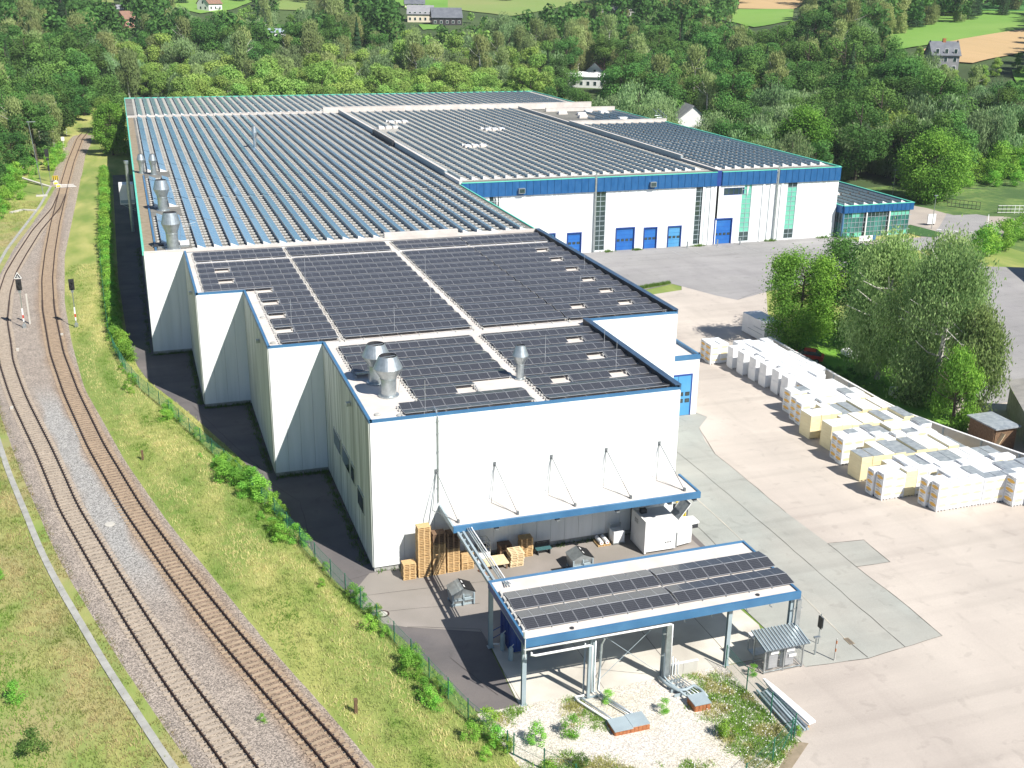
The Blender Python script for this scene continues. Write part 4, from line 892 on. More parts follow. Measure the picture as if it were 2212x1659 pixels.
# ================================================================ ROOF EXHAUSTS
def cowl(x, y, z, H, rc, rm, rt, label, bars_=True, name='exhaust_cowl'):
    r = thing(name, (x, y, z), label, 'exhaust stack')
    mb = MB(galv); mb.lathe([(rc*1.35, z), (rc*1.35, z+.12), (rc, z+.14), (rc, z+H*.44)], x, y, 26); 
    mb.lathe([(rc*1.06, z+H*.42), (rc*1.06, z+H*.45), (rc, z+H*.45)], x, y, 26, cap=False); mb.build('duct', r)
    mb = MB(galv, darkm); mb.lathe([(rc, z+H*.45), (rm, z+H*.70), (rm*1.01, z+H*.71), (rt, z+H)], x, y, 28, cap=False)
    mb.lathe([(rt*.96, z+H*.995), (rt*.93, z+H*.9), (rc*.8, z+H*.7), (.05, z+H*.69)], x, y, 20, 1); mb.build('cowl', r)
    mb = MB(galv); 
    if bars_: mb.beam((x-rt*.9, y-rt*.2, z+H*.97), (x+rt*.9, y+rt*.2, z+H*.97), .09, .06)
    for t in (0, 2.1, 4.2): mb.tube([(x+rm*math.cos(t), y+rm*math.sin(t), z+H*.66), (x+rc*1.3*math.cos(t+.2), y+rc*1.3*math.sin(t+.2), z+.1)], .012, 4)
    mb.build('stay', r); return r
cowl(2.75, 5.75, RZ, 3.35, .62, 1.14, .70, 'big galvanised exhaust cowl, the nearer of the pair on the front left roof')
cowl(2.5, 9.0, RZ, 3.35, .62, 1.14, .70, 'big galvanised exhaust cowl, the farther of the pair on the front left roof')
cowl(14.0, 6.5, RZ, 2.95, .32, .68, .36, 'slim galvanised exhaust cowl between the two front solar arrays')
cowl(-10.9, 61.8, 12.46, 4.5, .68, 1.1, .78, 'tall galvanised exhaust stack at the near left corner of the long roof')
cowl(-11.0, 87.0, 12.46, 4.3, .66, 1.08, .76, 'second tall galvanised exhaust stack along the left roof edge')
cowl(-11.2, 118.9, 12.46, 3.4, .42, .66, .4, 'right one of the two small exhaust stacks farther along the left roof edge')
cowl(-13.0, 120.9, 12.46, 3.2, .42, .66, .4, 'left one of the two small exhaust stacks farther along the left roof edge')
cowl(8.5, 147, 12.46, 4.2, .3, .55, .3, 'lone thin exhaust pipe with a cowl among the rows of the long roof')
for y0, y1 in ((60.8, 65), (83, 89.4), (115.6, 122.4)): mb = MB(roofg); mb.box(-12.7, -8.7, y0, y1, 12.455, 12.5); mb.build('roofing_patch', lh)
mb = MB(darkm, whitep, galv); mb.box(-13.0, -11.9, 63.0, 63.8, 12.5, 12.9, 0); mb.box(-10, -8.9, 63.4, 64.1, 12.5, 13.0, 1); mb.box(-12.6, -9, 62.7, 62.85, 12.5, 12.7, 2); mb.tube([(-13.2, 63.6, 12.6), (-8.9, 63.0, 12.6)], .06, mi=2)
props(mb.build('roof_equipment'), 'dark and white boxes with pipes lying round the foot of the nearest roof stack', 'roof equipment')
def antenna(x, y, lab):
    mb = MB(galv)
    mb.tube([(x, y, 12.5), (x, y, 14.6)], .03, 5); mb.tube([(x-.9, y-.5, 14.4), (x+.9, y+.5, 14.6)], .025, 5); mb.tube([(x-.7, y+.3, 14.1), (x+.9, y+.2, 14.3)], .02, 5)
    props(mb.build('antenna'), lab, 'antenna')
antenna(-8.6, 66.5, 'spindly metal antenna behind the nearest roof stack'); antenna(-9.0, 91.5, 'spindly metal antenna behind the second roof stack')

# ================================================================ CANOPIES AND PIPE BRIDGE
rodm = mat('grey_tie_rod_steel', (.16, .175, .18), (.12, .13, .14), 2, .5)
cn = thing('tie_rod_canopy', (15, -2, 0), 'white roofed loading canopy hung on tie rods along the front wall of the stepped hall', 'canopy')
mb = MB(membrane, darkm); mb.box(5.35, 25.5, -4.0, -.12, 4.86, 5.02, 0); mb.box(5.4, 25.4, -3.9, -.15, 4.78, 4.86, 1); mb.build('roof_deck', cn)
mb = MB(blue); mb.box(5.2, 25.65, -4.2, -4.0, 4.62, 5.14); mb.build('fascia', cn)
mb = MB(steelg, blue); mb.box(5.2, 5.34, -3.99, -.12, 4.6, 5.06, 0); mb.box(25.5, 25.66, -3.99, -.5, 4.62, 5.14, 1); mb.build('side_beam', cn)
mb = MB(steelg)
for x in (5.5, 9.4, 14.3, 19.2, 24.6): mb.box(x-.06, x+.06, -3.9, -.12, 4.5, 4.77)
mb.build('purlins', cn)
for x in (5.0, 9.7, 14.4, 19.1, 23.8):
    t_ = (x, -.14, 7.95); mb = MB(rodm); mb.tube([t_, (x-.55, -1.0, 5.1)], .028, 6); mb.tube([t_, (x+.8, -3.4, 5.1)], .036, 6); mb.tube([(x-.55, -1.0, 5.1), (x+.8, -3.4, 5.08)], .025, 6)
    mb.box(x-.1, x+.1, -.16, -.1, 7.75, 8.1); mb.box(x+.72, x+.88, -3.5, -3.3, 5.02, 5.3); mb.build('tie_rod', cn)
for x in (8.6, 13.5, 18.5, 23.0, 25.2):
    mb = MB(darkm, galv); mb.box(x-.18, x+.18, -4.1, -3.85, 4.42, 4.6, 0); mb.box(x-.1, x+.2, -4.16, -3.95, 4.34, 4.42, 1); mb.build('lamp', cn)
CZ = 5.0
fc = thing('free_standing_canopy', (15, -16, 0), 'free standing blue edged canopy with solar panels, nearest the camera', 'canopy')
mb = MB(membrane, steelg); mb.box(5.5, 24.7, -19.7, -12.35, CZ-.22, CZ-.06, 0); mb.box(5.5, 24.7, -19.7, -12.35, CZ-.28, CZ-.221, 1); mb.build('roof_deck', fc)
mb = MB(blue); mb.box(5.3, 24.85, -19.95, -19.75, CZ-.48, CZ+.05); mb.build('fascia', fc)
mb = MB(blue, bluedk); mb.box(5.3, 5.45, -19.74, -12.3, CZ-.02, CZ+.05, 0); mb.box(5.3, 5.44, -19.74, -12.3, CZ-.48, CZ-.021, 1); mb.box(24.7, 24.85, -19.74, -12.3, CZ-.48, CZ+.05, 0); mb.box(5.46, 24.69, -12.45, -12.3, CZ-.4, CZ+.05, 0); mb.build('edge_beam', fc)
for x in (5.42, 10.0, 15.15, 19.85, 24.55):
    for y in (-19.4, -12.6):
        mb = MB(steelg); mb.box(x-.14, x+.14, y-.13, y-.105, .03, CZ-.3); mb.box(x-.14, x+.14, y+.105, y+.13, .03, CZ-.3); mb.box(x-.012, x+.012, y-.105, y+.105, .03, CZ-.3); mb.box(x-.22, x+.22, y-.2, y+.2, .03, .06); mb.build('column', fc)
    mb = MB(steelg); mb.box(x-.08, x+.08, -19.25, -12.75, CZ-.62, CZ-.3); mb.build('rafter', fc)
mb = MB(steelg)
mb.tube([(10.2, -19.3, 4.5), (15.0, -19.3, .3)], .02, 5); mb.tube([(15.0, -19.3, 4.5), (10.2, -19.3, .3)], .02, 5)
mb.tube([(10.2, -12.7, 4.5), (15.0, -12.7, .3)], .02, 5); mb.tube([(15.0, -12.7, 4.5), (10.2, -12.7, .3)], .02, 5); mb.build('cross_bracing', fc)
mb = MB(galv)
for x in (6.6, 8.2, 11.6, 13.4, 16.6, 18.6, 21.2, 23.0): mb.tube([(x, -19.2, CZ-.3), (x, -19.2, CZ-1.15), (x+.12, -19.3, CZ-1.2)], .03, 6)
mb.build('pendant_hoses', fc)
mb = MB(galv, barw); 
for i in range(7):
    mb.beam((5.62, -13.9-i*.72, CZ+.06), (5.62, -14.4-i*.72, CZ+.06), .14, .14, 1)
mb.build('ballast_blocks', fc)
CPZ = CZ-.06
def capanels(label, x0, n):
    r = thing('solar_array', (x0, -16, CPZ), label, 'solar array'); a = math.radians(5); st = MB(alu)
    for t in range(2):
        y = -18.85+t*2.46
        for c in range(n):
            inst(TP, 'solar_panel', r, Vector((x0+c*PITX, y, CPZ+.12))-r.location, (TILT*.9, 0, 0))
            inst(TP, 'solar_panel', r, Vector((x0+c*PITX, y+1.13, CPZ+.12+PD*math.sin(TILT*.9)))-r.location, (-TILT*.9, 0, 0))
            st.box(x0+c*PITX-.03, x0+c*PITX+.01, y-.05, y+2.3, CPZ, CPZ+.1)
    st.build('array_supports', r, kind='stuff')
capanels('left block of solar panels on the free standing canopy', 5.75, 6); capanels('right block of solar panels on the free standing canopy', 16.35, 5)
for x, y in ((8.6, -19.35), (21.9, -19.3)):
    mb = MB(darkm); mb.lathe([(.14, CPZ), (.14, CPZ+.06)], x, y, 10); props(mb.build('roof_drain'), 'dark round drain on the front strip of the canopy roof', 'roof drain', 'drains on the canopy roof')
br = thing('pipe_bridge', (6, -8, 0), 'grey pipe bridge joining the hung canopy and the free standing canopy', 'pipe bridge')
mb = MB(steelg)
for x in (5.55, 5.95): mb.box(x-.08, x+.08, -12.3, -4.2, 4.45, 4.7)
for i in range(9): mb.box(5.63, 5.87, -12+i*.95, -11.9+i*.95, 4.5, 4.6)
mb.build('bridge_beam', br)
for x, m_ in ((6.25, galv), (6.4, galv), (6.6, whitep)): mb = MB(m_); mb.tube([(x, -4.0, 4.95), (x, -4.4, 4.85), (x, -12.2, 4.85), (x, -13.5, 5.2)], .05); mb.build('pipe', br)
# pipes along the front of the canopy
pp = thing('front_pipework', (8, -19.6, 0), 'white lagged pipes along the canopy front, dropping to the gravel bed', 'pipework')
mb = MB(whitep); mb.tube([(5.2, -19.9, 4.35), (15.2, -19.95, 4.35), (15.35, -19.95, 4.3), (15.4, -19.9, .5)], .075, 10); mb.build('pipe', pp, smooth=True)
mb = MB(whitep); mb.tube([(5.7, -20.05, 4.2), (5.6, -20.1, 4.05), (5.9, -20.15, 4.0), (9.5, -20.15, 4.0), (9.72, -20.1, 3.9), (9.72, -20.0, .35), (9.3, -20.0, .25), (8.7, -20.0, .25), (8.8, -20.4, .2), (10.1, -23.3, .2)], .08, 10); mb.build('pipe', pp, smooth=True)
mb = MB(galv); mb.tube([(10.5, -19.6, 4.3), (10.7, -19.75, 4.0), (10.5, -19.8, 3.7), (10.4, -19.75, .3), (10.5, -20.3, .2), (11.75, -23.1, .2)], .08, 10); mb.build('pipe', pp, smooth=True)
mb = MB(galv); mb.tube([(9.35, -19.8, 4.0), (9.35, -19.8, .3), (9.1, -20.2, .2), (10.35, -23.3, .2)], .06, 10); mb.build('pipe', pp, smooth=True)
mb = MB(galv); mb.tube([(10.1, -19.75, 4.0), (10.1, -19.75, .3), (10.25, -20.3, .2), (11.5, -23.1, .2)], .05, 10); mb.build('pipe', pp, smooth=True)
mb = MB(steelg, whitep); mb.box(9.45, 9.62, -20.25, -20.05, .2, 4.0); mb.tube([(5.25, -20.05, 3.9), (5.25, -20.05, 5.35)], .03, 6, 1); mb.lathe([(.13, 5.35), (.13, 5.8), (.05, 5.85)], 5.25, -20.05, 12, 1); mb.box(8.6, 10.6, -20.15, -20.0, .05, .12); mb.build('pipe_bracket', pp)
pr = thing('cage_side_pipework', (16, -21, 0), 'grey pipes running over the gravel to the small brick chamber', 'pipework')
for i, (xa, r_) in enumerate(((15.0, .07), (15.35, .04), (15.6, .04), (15.8, .035), (16.0, .035))):
    mb = MB(galv if i else steelg); mb.tube([(xa, -19.85, 2.2-i*.2), (xa, -19.9, .45), (xa+.1, -20.3, .32), (xa+.55+.05*i, -22.3, .3)], r_, 8); mb.build('pipe', pr, smooth=True)
mb = MB(steelg); mb.tube([(14.75, -19.7, .3), (14.9, -20.6, .3), (15.3, -21.5, .35), (15.8, -21.55, .35), (16.5, -21.3, .35), (16.7, -21.9, .35), (16.75, -22.6, .3)], .11, 10); mb.build('pipe', pr, smooth=True)
mb = MB(steelg)
for i in range(4): mb.box(14.9, 16.1, -20.2-i*.5, -20.15-i*.5, .03, .25)
for z in (1.2, 2.2, 3.3): mb.box(15.2, 15.5, -19.9, -19.6, z, z+.06)
mb.build('pipe_bracket', pr)
for x, y, m_ in ((15.15, -19.85, 0), (24.9, -19.7, 1)):
    mb = MB(steelg, galv); mb.box(x-.16, x+.16, y-.12, y+.06, .4 if m_ == 0 else 1.2, 4.3, 1); mb.box(x-.4, x+.3, y-.05, y, 2.0, 2.08, 1); mb.box(x-.4, x+.3, y-.05, y, 3.6, 3.68, 1); props(mb.build('cable_duct'), ('vertical grey duct beside the middle canopy column' if m_ == 0 else 'vertical grey duct beside the right corner column of the canopy'), 'duct')
# brick chambers
def chamber(x0, x1, y0, y1, h, label, nl=1, dyl=0):
    r = thing('brick_chamber', ((x0+x1)/2, (y0+y1)/2, 0), label, 'chamber')
    mb = MB(mortar); mb.box(x0+.03, x1-.03, y0+.03, y1-.03, 0, h-.01); mb.build('chamber_core', r)
    b_ = MB(brick); b_.box(0, .235, 0, .11, 0, .07); me = b_.build('brick', data_only=True); n = 0
    for k in range(int((h)/.083)):
        off = .12*(k % 2); x = x0+off*0
        nx = int((x1-x0)/.25); ny = int((y1-y0)/.25)
        for i in range(nx): inst(me, 'brick', r, Vector((x0+.01+i*(x1-x0-.24)/max(1, nx-1)*.999+rnd.uniform(-.006, .006), y0-.035, .02+k*.083))-r.location)
        for i in range(ny): inst(me, 'brick', r, Vector((x0+.075, y0+.02+i*(y1-y0-.24)/max(1, ny-1)*.98, .02+k*.083))-r.location, (0, 0, math.pi/2))
    for i in range(nl):
        xa = x0+(x1-x0)*i/nl; xb = x0+(x1-x0)*(i+1)/nl; mb = MB(conc, steelg); mb.box(xa-.06+(.1 if i else 0), xb+.05-(.03 if i < nl-1 else 0), y0-.08+i*dyl, y1+.08+i*dyl, h, h+.07, 1); mb.build('lid', r)
    return r
chamber(15.45, 16.5, -23.45, -22.45, .5, 'small brick chamber with a grey lid by the fence side of the gravel')
p1 = W(*(737.3+1560/3, 1106+1360/3)); chamber(9.7, 12.0, -24.1, -23.0, .34, 'long low brick chamber with two grey lids below the twin pipes', 2, .12)
# low concrete wall panels beside the middle column
r = thing('low_wall', (16.5, -19.3, 0), 'low concrete panel wall at the gravel edge right of the middle column', 'low wall')
for i in range(2): mb = MB(conc); mb.box(15.5+i*1.06, 16.54+i*1.06, -19.62, -19.52, 0, .95); mb.build('concrete_panel', r)
mb = MB(whitep); mb.box(15.45, 17.65, -19.66, -19.48, .951, 1.0); mb.build('cap_strip', r)
# blue container under the canopy
r = thing('blue_container', (8, -12.5, 0), 'dark blue ribbed steel container in the shade under the canopy', 'container')
mb = MB(bluedk); mb.box(6.45, 10.4, -13.85, -11.6, .12, 2.35); mb.build('body', r)
mb = MB(bluedk)
for i in range(7): mb.box(6.40, 6.449, -13.7+i*.3, -13.55+i*.3, .2, 2.25)
for i in range(12): mb.box(6.55+i*.32, 6.7+i*.32, -13.9, -13.851, .2, 2.25)
mb.build('wall_rib', r)
for x, y, h in ((6.1, -13.2, 1.2), (6.25, -14.5, .9)):
    mb = MB(steelg, galv); mb.lathe([(.17, 0.03), (.17, h), (.1, h+.12)], x, y, 12); mb.tube([(x, y, h+.12), (x+.2, y, h+.3)], .03, mi=1); props(mb.build('gas_bottle'), ('taller grey cylinder left of the dark blue container' if h > 1 else 'shorter grey cylinder before the dark blue container'), 'gas bottle')
mb = MB(whitep, bluedk); mb.tube([(5.5, -12.5, .2), (6.0, -12.7, .2)], .06); mb.tube([(5.4, -12.7, 1.3), (6.4, -12.2, 1.3)], .03, mi=1); mb.tube([(5.4, -12.7, .7), (6.4, -12.2, .7)], .03, mi=1); props(mb.build('guard_rail'), 'blue guard rail with a white pipe behind the left canopy column', 'guard rail')

# ================================================================ YARD THINGS
def pallet_mesh(m, m2=None, W_=1.0, D_=.8, hh=.144):
    mb = MB(m)
    for i in range(3): y = i*(D_-.1)/2; mb.box(0, W_, y, y+.1, 0, .022); [mb.box(x, x+.12, y, y+.1, .022, .1) for x in (0, W_/2-.06, W_-.12)]
    for i in range(3): x = i*(W_-.12)/2; mb.box(x, x+.12, 0, D_, .1, .122)
    n = 5
    for i in range(n): y = i*(D_-.13)/(n-1); mb.box(0, W_, y, y+.13, .122, .144)
    return mb.build('pallet', data_only=True)
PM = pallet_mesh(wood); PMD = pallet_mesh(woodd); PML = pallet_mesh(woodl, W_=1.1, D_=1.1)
def pallet_stack(x, y, n, label, group, me=PM, mes=None, tw=.02, hh=.146, z0=0.03, nm='pallet'):
    for k in range(n):
        o = bpy.data.objects.new(nm, mes(k) if mes else me); COL.objects.link(o)
        o.location = (x+rnd.uniform(-tw, tw), y+rnd.uniform(-tw, tw), z0+k*hh); o.rotation_euler = (0, 0, rnd.uniform(-.012, .012))
        w_ = (ORD[k] if k < n-1 else 'topmost') if n > 1 else 'single'
        props(o, 'wooden pallet, %s in %s' % (w_+(' from the ground' if 0 < k < n-1 else ''), label), 'pallet', group)
pallet_stack(1.85, -2.02, 9, 'the low stack at the wall corner', 'pallets stacked by the wall corner')
pallet_stack(3.02, -2.0, 29, 'the tallest sunlit stack', 'pallets stacked by the wall corner')
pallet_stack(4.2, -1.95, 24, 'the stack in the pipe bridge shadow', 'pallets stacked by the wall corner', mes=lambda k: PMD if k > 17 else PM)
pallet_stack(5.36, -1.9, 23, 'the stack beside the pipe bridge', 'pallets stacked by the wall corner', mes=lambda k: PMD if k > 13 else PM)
pallet_stack(6.5, -1.85, 4, 'the stack carrying upright pallets', 'pallets stacked by the wall corner')
for i in range(3):
    o = bpy.data.objects.new('pallet', PM); COL.objects.link(o); o.location = (6.5+.0, -1.75+i*.22, .63); o.rotation_euler = (math.radians(86), 0, 0)
    props(o, 'wooden pallet standing upright on the low stack, %s' % ('in front', 'in the middle', 'at the back')[i], 'pallet', 'pallets stacked by the wall corner')
pallet_stack(10.3, -2.55, 6, 'the pale chunky stack', 'pallets under the hung canopy', PML, tw=.05, hh=.2)
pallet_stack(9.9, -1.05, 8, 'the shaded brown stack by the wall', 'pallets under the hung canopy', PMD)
pallet_stack(11.6, -1.25, 11, 'the stack left of the bench', 'pallets under the hung canopy', mes=lambda k: PM)
mb = MB(woodl, woodd); mb.box(8.3, 10.1, -2.7, -1.3, .5, .62); [mb.box(x, x+.12, y, y+.12, .03, .5, 1) for x in (8.4, 9.9) for y in (-2.6, -1.5)]
props(mb.build('timber_table'), 'pale boarded platform on legs left of the chunky pallets', 'table')
mb = MB(woodd, brick); mb.beam((7.75, -2.3, .1), (8.1, -3.1, .1), .14, .14, 1); props(mb.build('timber_baulk'), 'single reddish timber lying beside the upright pallets', 'timber')
r = thing('cage_box', (8.4, -.9, 0), 'white box with a grey wire cage on top near the wall under the pipe bridge', 'wire cage')
mb = MB(goods_w); mb.box(7.95, 8.95, -1.5, -.4, .03, 1.1); mb.build('box', r)
mb = MB(galv)
for z in (1.15, 1.55, 1.95):
    for a, b in (((7.95, -1.5), (8.95, -1.5)), ((8.95, -1.5), (8.95, -.4)), ((8.95, -.4), (7.95, -.4)), ((7.95, -.4), (7.95, -1.5))): mb.beam((*a, z), (*b, z), .03, .03)
for x in (7.95, 8.28, 8.62, 8.95):
    for y in (-1.5, -.4): mb.beam((x, y, 1.1), (x, y, 1.97), .03, .03)
mb.build('cage', r)
mb = MB(darkm); mb.poly([(8.0, -1.4, 1.3), (8.9, -1.4, 1.5), (8.9, -.5, 1.3), (8.0, -.5, 1.45)]); mb.build('tarpaulin', r)
r = thing('park_bench', (13.55, -.95, 0), 'teal slatted bench by the wall under the hung canopy', 'bench')
for i in range(5): mb = MB(mat('teal_bench_slat_%s' % 'abcde'[i], (.05, .13, .14), (.06, .15, .16), 3, .6)); mb.box(12.9, 14.2, -1.35+i*.11, -1.27+i*.11, .45, .48); mb.build('seat_slat', r)
for i in range(4): mb = MB(blackp); mb.box(12.9, 14.2, -.78+i*.01, -.75+i*.01, .55+i*.11, .63+i*.11); mb.build('back_slat', r)
for x in (13.0, 14.0): mb = MB(darkm); mb.box(x, x+.07, -1.35, -.8, .03, .44); mb.box(x, x+.07, -.83, -.79, .44, .95); mb.build('leg', r)
r = thing('roll_pallet', (18.7, -1.1, 0), 'pallet carrying two film wrapped rolls near the wall', 'pallet with rolls')
mb = MB(wood); mb.box(18.15, 19.25, -1.5, -.45, .03, .06); [mb.box(18.15+i*.5, 18.25+i*.5, -1.5, -.45, .06, .14) for i in range(3)]; [mb.box(18.15, 19.25, -1.5+i*.2, -1.38+i*.2, .14, .17) for i in range(6)]; mb.build('base', r)
for x in (18.45, 18.95): mb = MB(goods_w, redp); mb.tube([(x, -1.5, .36), (x, -.4, .36)], .17, 14); mb.tube([(x, -1.52, .36), (x, -1.5, .36)], .05, 10, 1); mb.build('roll', r)
r = thing('grey_bin', (19.95, -1.1, 0), 'grey white bulk bag bin on feet between the rolls and the compactor', 'bin')
mb = MB(goods_w); mb.box(19.5, 20.45, -1.5, -.6, .2, 1.15); mb.build('body', r)
mb = MB(galv); mb.box(19.45, 20.5, -1.55, -.55, .08, .2); mb.box(19.45, 19.55, -.6, -.5, .2, 1.5); mb.box(20.4, 20.5, -.6, -.5, .2, 1.5); mb.box(19.4, 20.5, -.62, -.55, 1.3, 1.36); mb.build('frame', r)
mb = MB(whitep); mb.box(19.75, 20.25, -1.52, -1.501, .35, .85); mb.build('label_sheet', r)
# white waste compactor
r = thing('waste_compactor', (22.8, -2.2, 0), 'large white waste compactor with its grey lid raised, at the right end of the wall', 'waste compactor')
mb = MB(whitep)
mb.box(21.3, 24.0, -3.75, -1.2, .2, 2.75); mb.box(21.15, 21.3, -3.8, -1.15, .1, 2.95)
mb.prism([(24.0, -3.6), (25.6, -3.3), (25.6, -1.6), (24.0, -1.3)], .25, 1.7); mb.build('body', r)
mb = MB(goods_g, whitep); mb.poly([(24.2, -3.0, 1.9), (25.5, -3.0, 3.6), (25.5, -1.6, 3.6), (24.2, -1.6, 1.9)], 0); mb.beam((24.2, -3.02, 1.9), (25.5, -3.02, 3.6), .06, .06, 1); mb.beam((24.2, -1.58, 1.9), (25.5, -1.58, 3.6), .06, .06, 1); mb.beam((25.5, -3.05, 3.6), (25.5, -1.55, 3.6), .06, .06, 1); mb.build('lid', r)
mb = MB(whitep, darkm); mb.prism([(24.1, -3.3), (26.4, -3.0), (26.4, -1.9), (24.1, -1.6)], 1.7, 1.85, 0); mb.box(25.2, 26.3, -3.0, -2.0, 1.3, 1.69, 1); mb.build('hopper', r)
mb = MB(galv, darkm); mb.tube([(24.0, -3.78, .3), (24.0, -3.78, 1.6)], .05); mb.box(21.6, 22.1, -2.0, -1.6, 2.75, 3.1, 1); mb.box(23.0, 23.1, -3.77, -3.751, .8, .9, 1); mb.box(23.2, 23.3, -3.77, -3.751, .8, .9, 1); mb.box(23.4, 23.5, -3.77, -3.751, .8, .9, 1); mb.build('fittings', r)
mb = MB(blackp)
for k in range(3):                                       # small unreadable print on the end plate
    for j in range(5): mb.box(21.135, 21.149, -1.9-j*.13, -1.82-j*.13, 2.45-k*.14, 2.5-k*.14)
mb.build('print', r)
r = thing('forklift', (26.4, .6, 0), 'small yellow topped truck half hidden behind the compactor at the wall corner', 'forklift')
mb = MB(yelp); mb.prism([(26.0, .2), (27.1, .2), (27.1, 1.3), (26.0, 1.3)], 2.0, 2.1); mb.box(26.05, 27.05, .5, 1.8, .35, .9); mb.build('body', r)
mb = MB(darkm)
for x in (26.05, 27.0): mb.box(x, x+.06, .25, .31, .4, 2.0); mb.box(x, x+.06, 1.2, 1.26, .9, 2.0); 
mb.box(26.2, 26.9, 1.0, 1.4, .9, 1.4); mb.build('frame', r)
for x in (26.0, 27.0):
    for y in (.6, 1.6): mb = MB(blackp); mb.tube([(x-.08, y, .28), (x+.12, y, .28)], .26, 12); mb.build('wheel', r)
# slatted lid skips
def skip_bin(x, y, label):
    r = thing('waste_skip', (x, y, 0), label, 'waste skip')
    w_ = 1.75
    mb = MB(galv); z0 = .15
    P_ = [(0, 0), (w_, 0), (w_, 1.5), (0, 1.5)]
    b0 = [(x+.1, y+.15), (x+w_-.1, y+.15), (x+w_-.1, y+1.35), (x+.1, y+1.35)]; b1 = [(x+p[0], y+p[1]) for p in P_]
    for i in range(4): j = (i+1) % 4; mb.quad((*b0[i], z0), (*b0[j], z0), (*b1[j], 1.0), (*b1[i], 1.0))
    mb.poly([(*p, z0) for p in b0][::-1]); mb.poly([(x, y, 1.0), (x+w_, y, 1.0), (x+w_, y, 1.05), (x+w_*.5, y, 1.45), (x, y, 1.05)]); mb.poly([(x, y+1.5, 1.0), (x, y+1.5, 1.05), (x+w_*.5, y+1.5, 1.45), (x+w_, y+1.5, 1.05), (x+w_, y+1.5, 1.0)]); mb.build('body', r)
    mb = MB(steelg)
    for xx in (x+.02, x+w_/2-.05, x+w_-.12): mb.box(xx, xx+.1, y-.05, y+.06, .1, 1.02)
    mb.box(x+.9, x+1.4, y-.14, y-.02, .55, .75); mb.box(x+.05, x+w_-.05, y-.03, y+.05, .5, .56); mb.box(x, x+w_, y+.1, y+.3, 0.03, .15); mb.box(x, x+w_, y+1.1, y+1.3, 0.03, .15); mb.build('ribs', r)
    mb = MB(galv); mb.quad((x-.03, y-.04, 1.05), (x+w_*.5, y-.04, 1.48), (x+w_*.5, y+1.54, 1.48), (x-.03, y+1.54, 1.05)); mb.build('lid', r)
    mb = MB(blackp, whitep)
    for k in range(9):
        t0, t1 = k/9, (k+.78)/9; xa = x+w_*.5+.02+t0*(w_*.5+.05); xb = x+w_*.5+.02+t1*(w_*.5+.05); za = 1.5-t0*.42; zb = 1.5-t1*.42
        mb.quad((xa, y-.04, za), (xb, y-.04, zb), (xb, y+1.54, zb), (xa, y+1.54, za))
    mb.quad((x+w_*.5+.0, y-.03, 1.485), (x+w_+.07, y-.03, 1.055), (x+w_+.07, y+1.53, 1.055), (x+w_*.5, y+1.53, 1.485)); 
    for q in (.25, .9): mb.quad((x+w_*.5+.1, y+q, 1.475), (x+w_*.5+.2, y+q, 1.43), (x+w_*.5+.2, y+q+.35, 1.43), (x+w_*.5+.1, y+q+.35, 1.475), 1)
    mb.build('slatted_lid', r)
skip_bin(4.3, -6.9, 'galvanised skip with a black slatted lid between the pallets and the canopy')
skip_bin(14.6, -4.75, 'galvanised skip with a black slatted lid behind the free standing canopy')
mb = MB(blackp); mb.box(13.2, 14.4, -4.9, -3.7, .025, .035); props(mb.build('rubber_mat'), 'flat black rubber sheet left of the skip behind the canopy', 'rubber mat')
mb = MB(conc, railm); mb.lathe([(.48, .021), (.48, .035)], -.7, -6.2, 20, 1); mb.lathe([(.34, .036), (.34, .045)], -.7, -6.2, 20, 0); props(mb.build('manhole_cover'), 'round manhole cover with a rusty ring in the dark yard', 'manhole cover')
mb = MB(soilm, darkm); mb.box(29.35, 29.75, -19.9, -19.1, .02, .045, 0); [mb.box(29.4, 29.7, -19.85+i*.12, -19.8+i*.12, .045, .05, 1) for i in range(6)]; props(mb.build('drain_grate'), 'small drain grate in the concrete lane', 'drain')
# gas cage
r = thing('gas_bottle_cage', (23.2, -20.4, 0), 'grey mesh gas bottle cage with a ribbed sloping roof', 'gas cage')
x0, x1, y0, y1 = 21.75, 24.65, -21.15, -19.75
mb = MB(galv)
for x in (x0, (x0+x1)/2, x1):
    for y, h in ((y0, 2.0), (y1, 2.3)): mb.box(x-.035, x+.035, y-.035, y+.035, .03, h)
for y, h in ((y0, 2.0), (y1, 2.3)):
    for z in (.12, h-.04): mb.box(x0, x1, y-.03, y+.03, z, z+.05)
for x in (x0, x1): mb.beam((x, y0, .14), (x, y1, .14), .05, .05); mb.beam((x, y0, 2.0), (x, y1, 2.28), .05, .05)
mb.build('frame', r)
mb = MB(galv); zA, zB = 2.08, 2.42
mb.quad((x0-.25, y0-.35, zA-.08), (x1+.25, y0-.35, zA-.08), (x1+.25, y1+.2, zB), (x0-.25, y1+.2, zB)); mb.quad((x0-.25, y1+.2, zB-.03), (x1+.25, y1+.2, zB-.03), (x1+.25, y0-.35, zA-.11), (x0-.25, y0-.35, zA-.11))
mb.build('roof_sheet', r)
b_ = MB(steelg); b_.beam((0, y0-.36, zA-.05), (0, y1+.21, zB+.03), .06, .07); me = b_.build('roof_rib', data_only=True)
for i in range(14): inst(me, 'roof_rib', r, (x0-.2+i*.255-r.location.x, -r.location.y, 0))
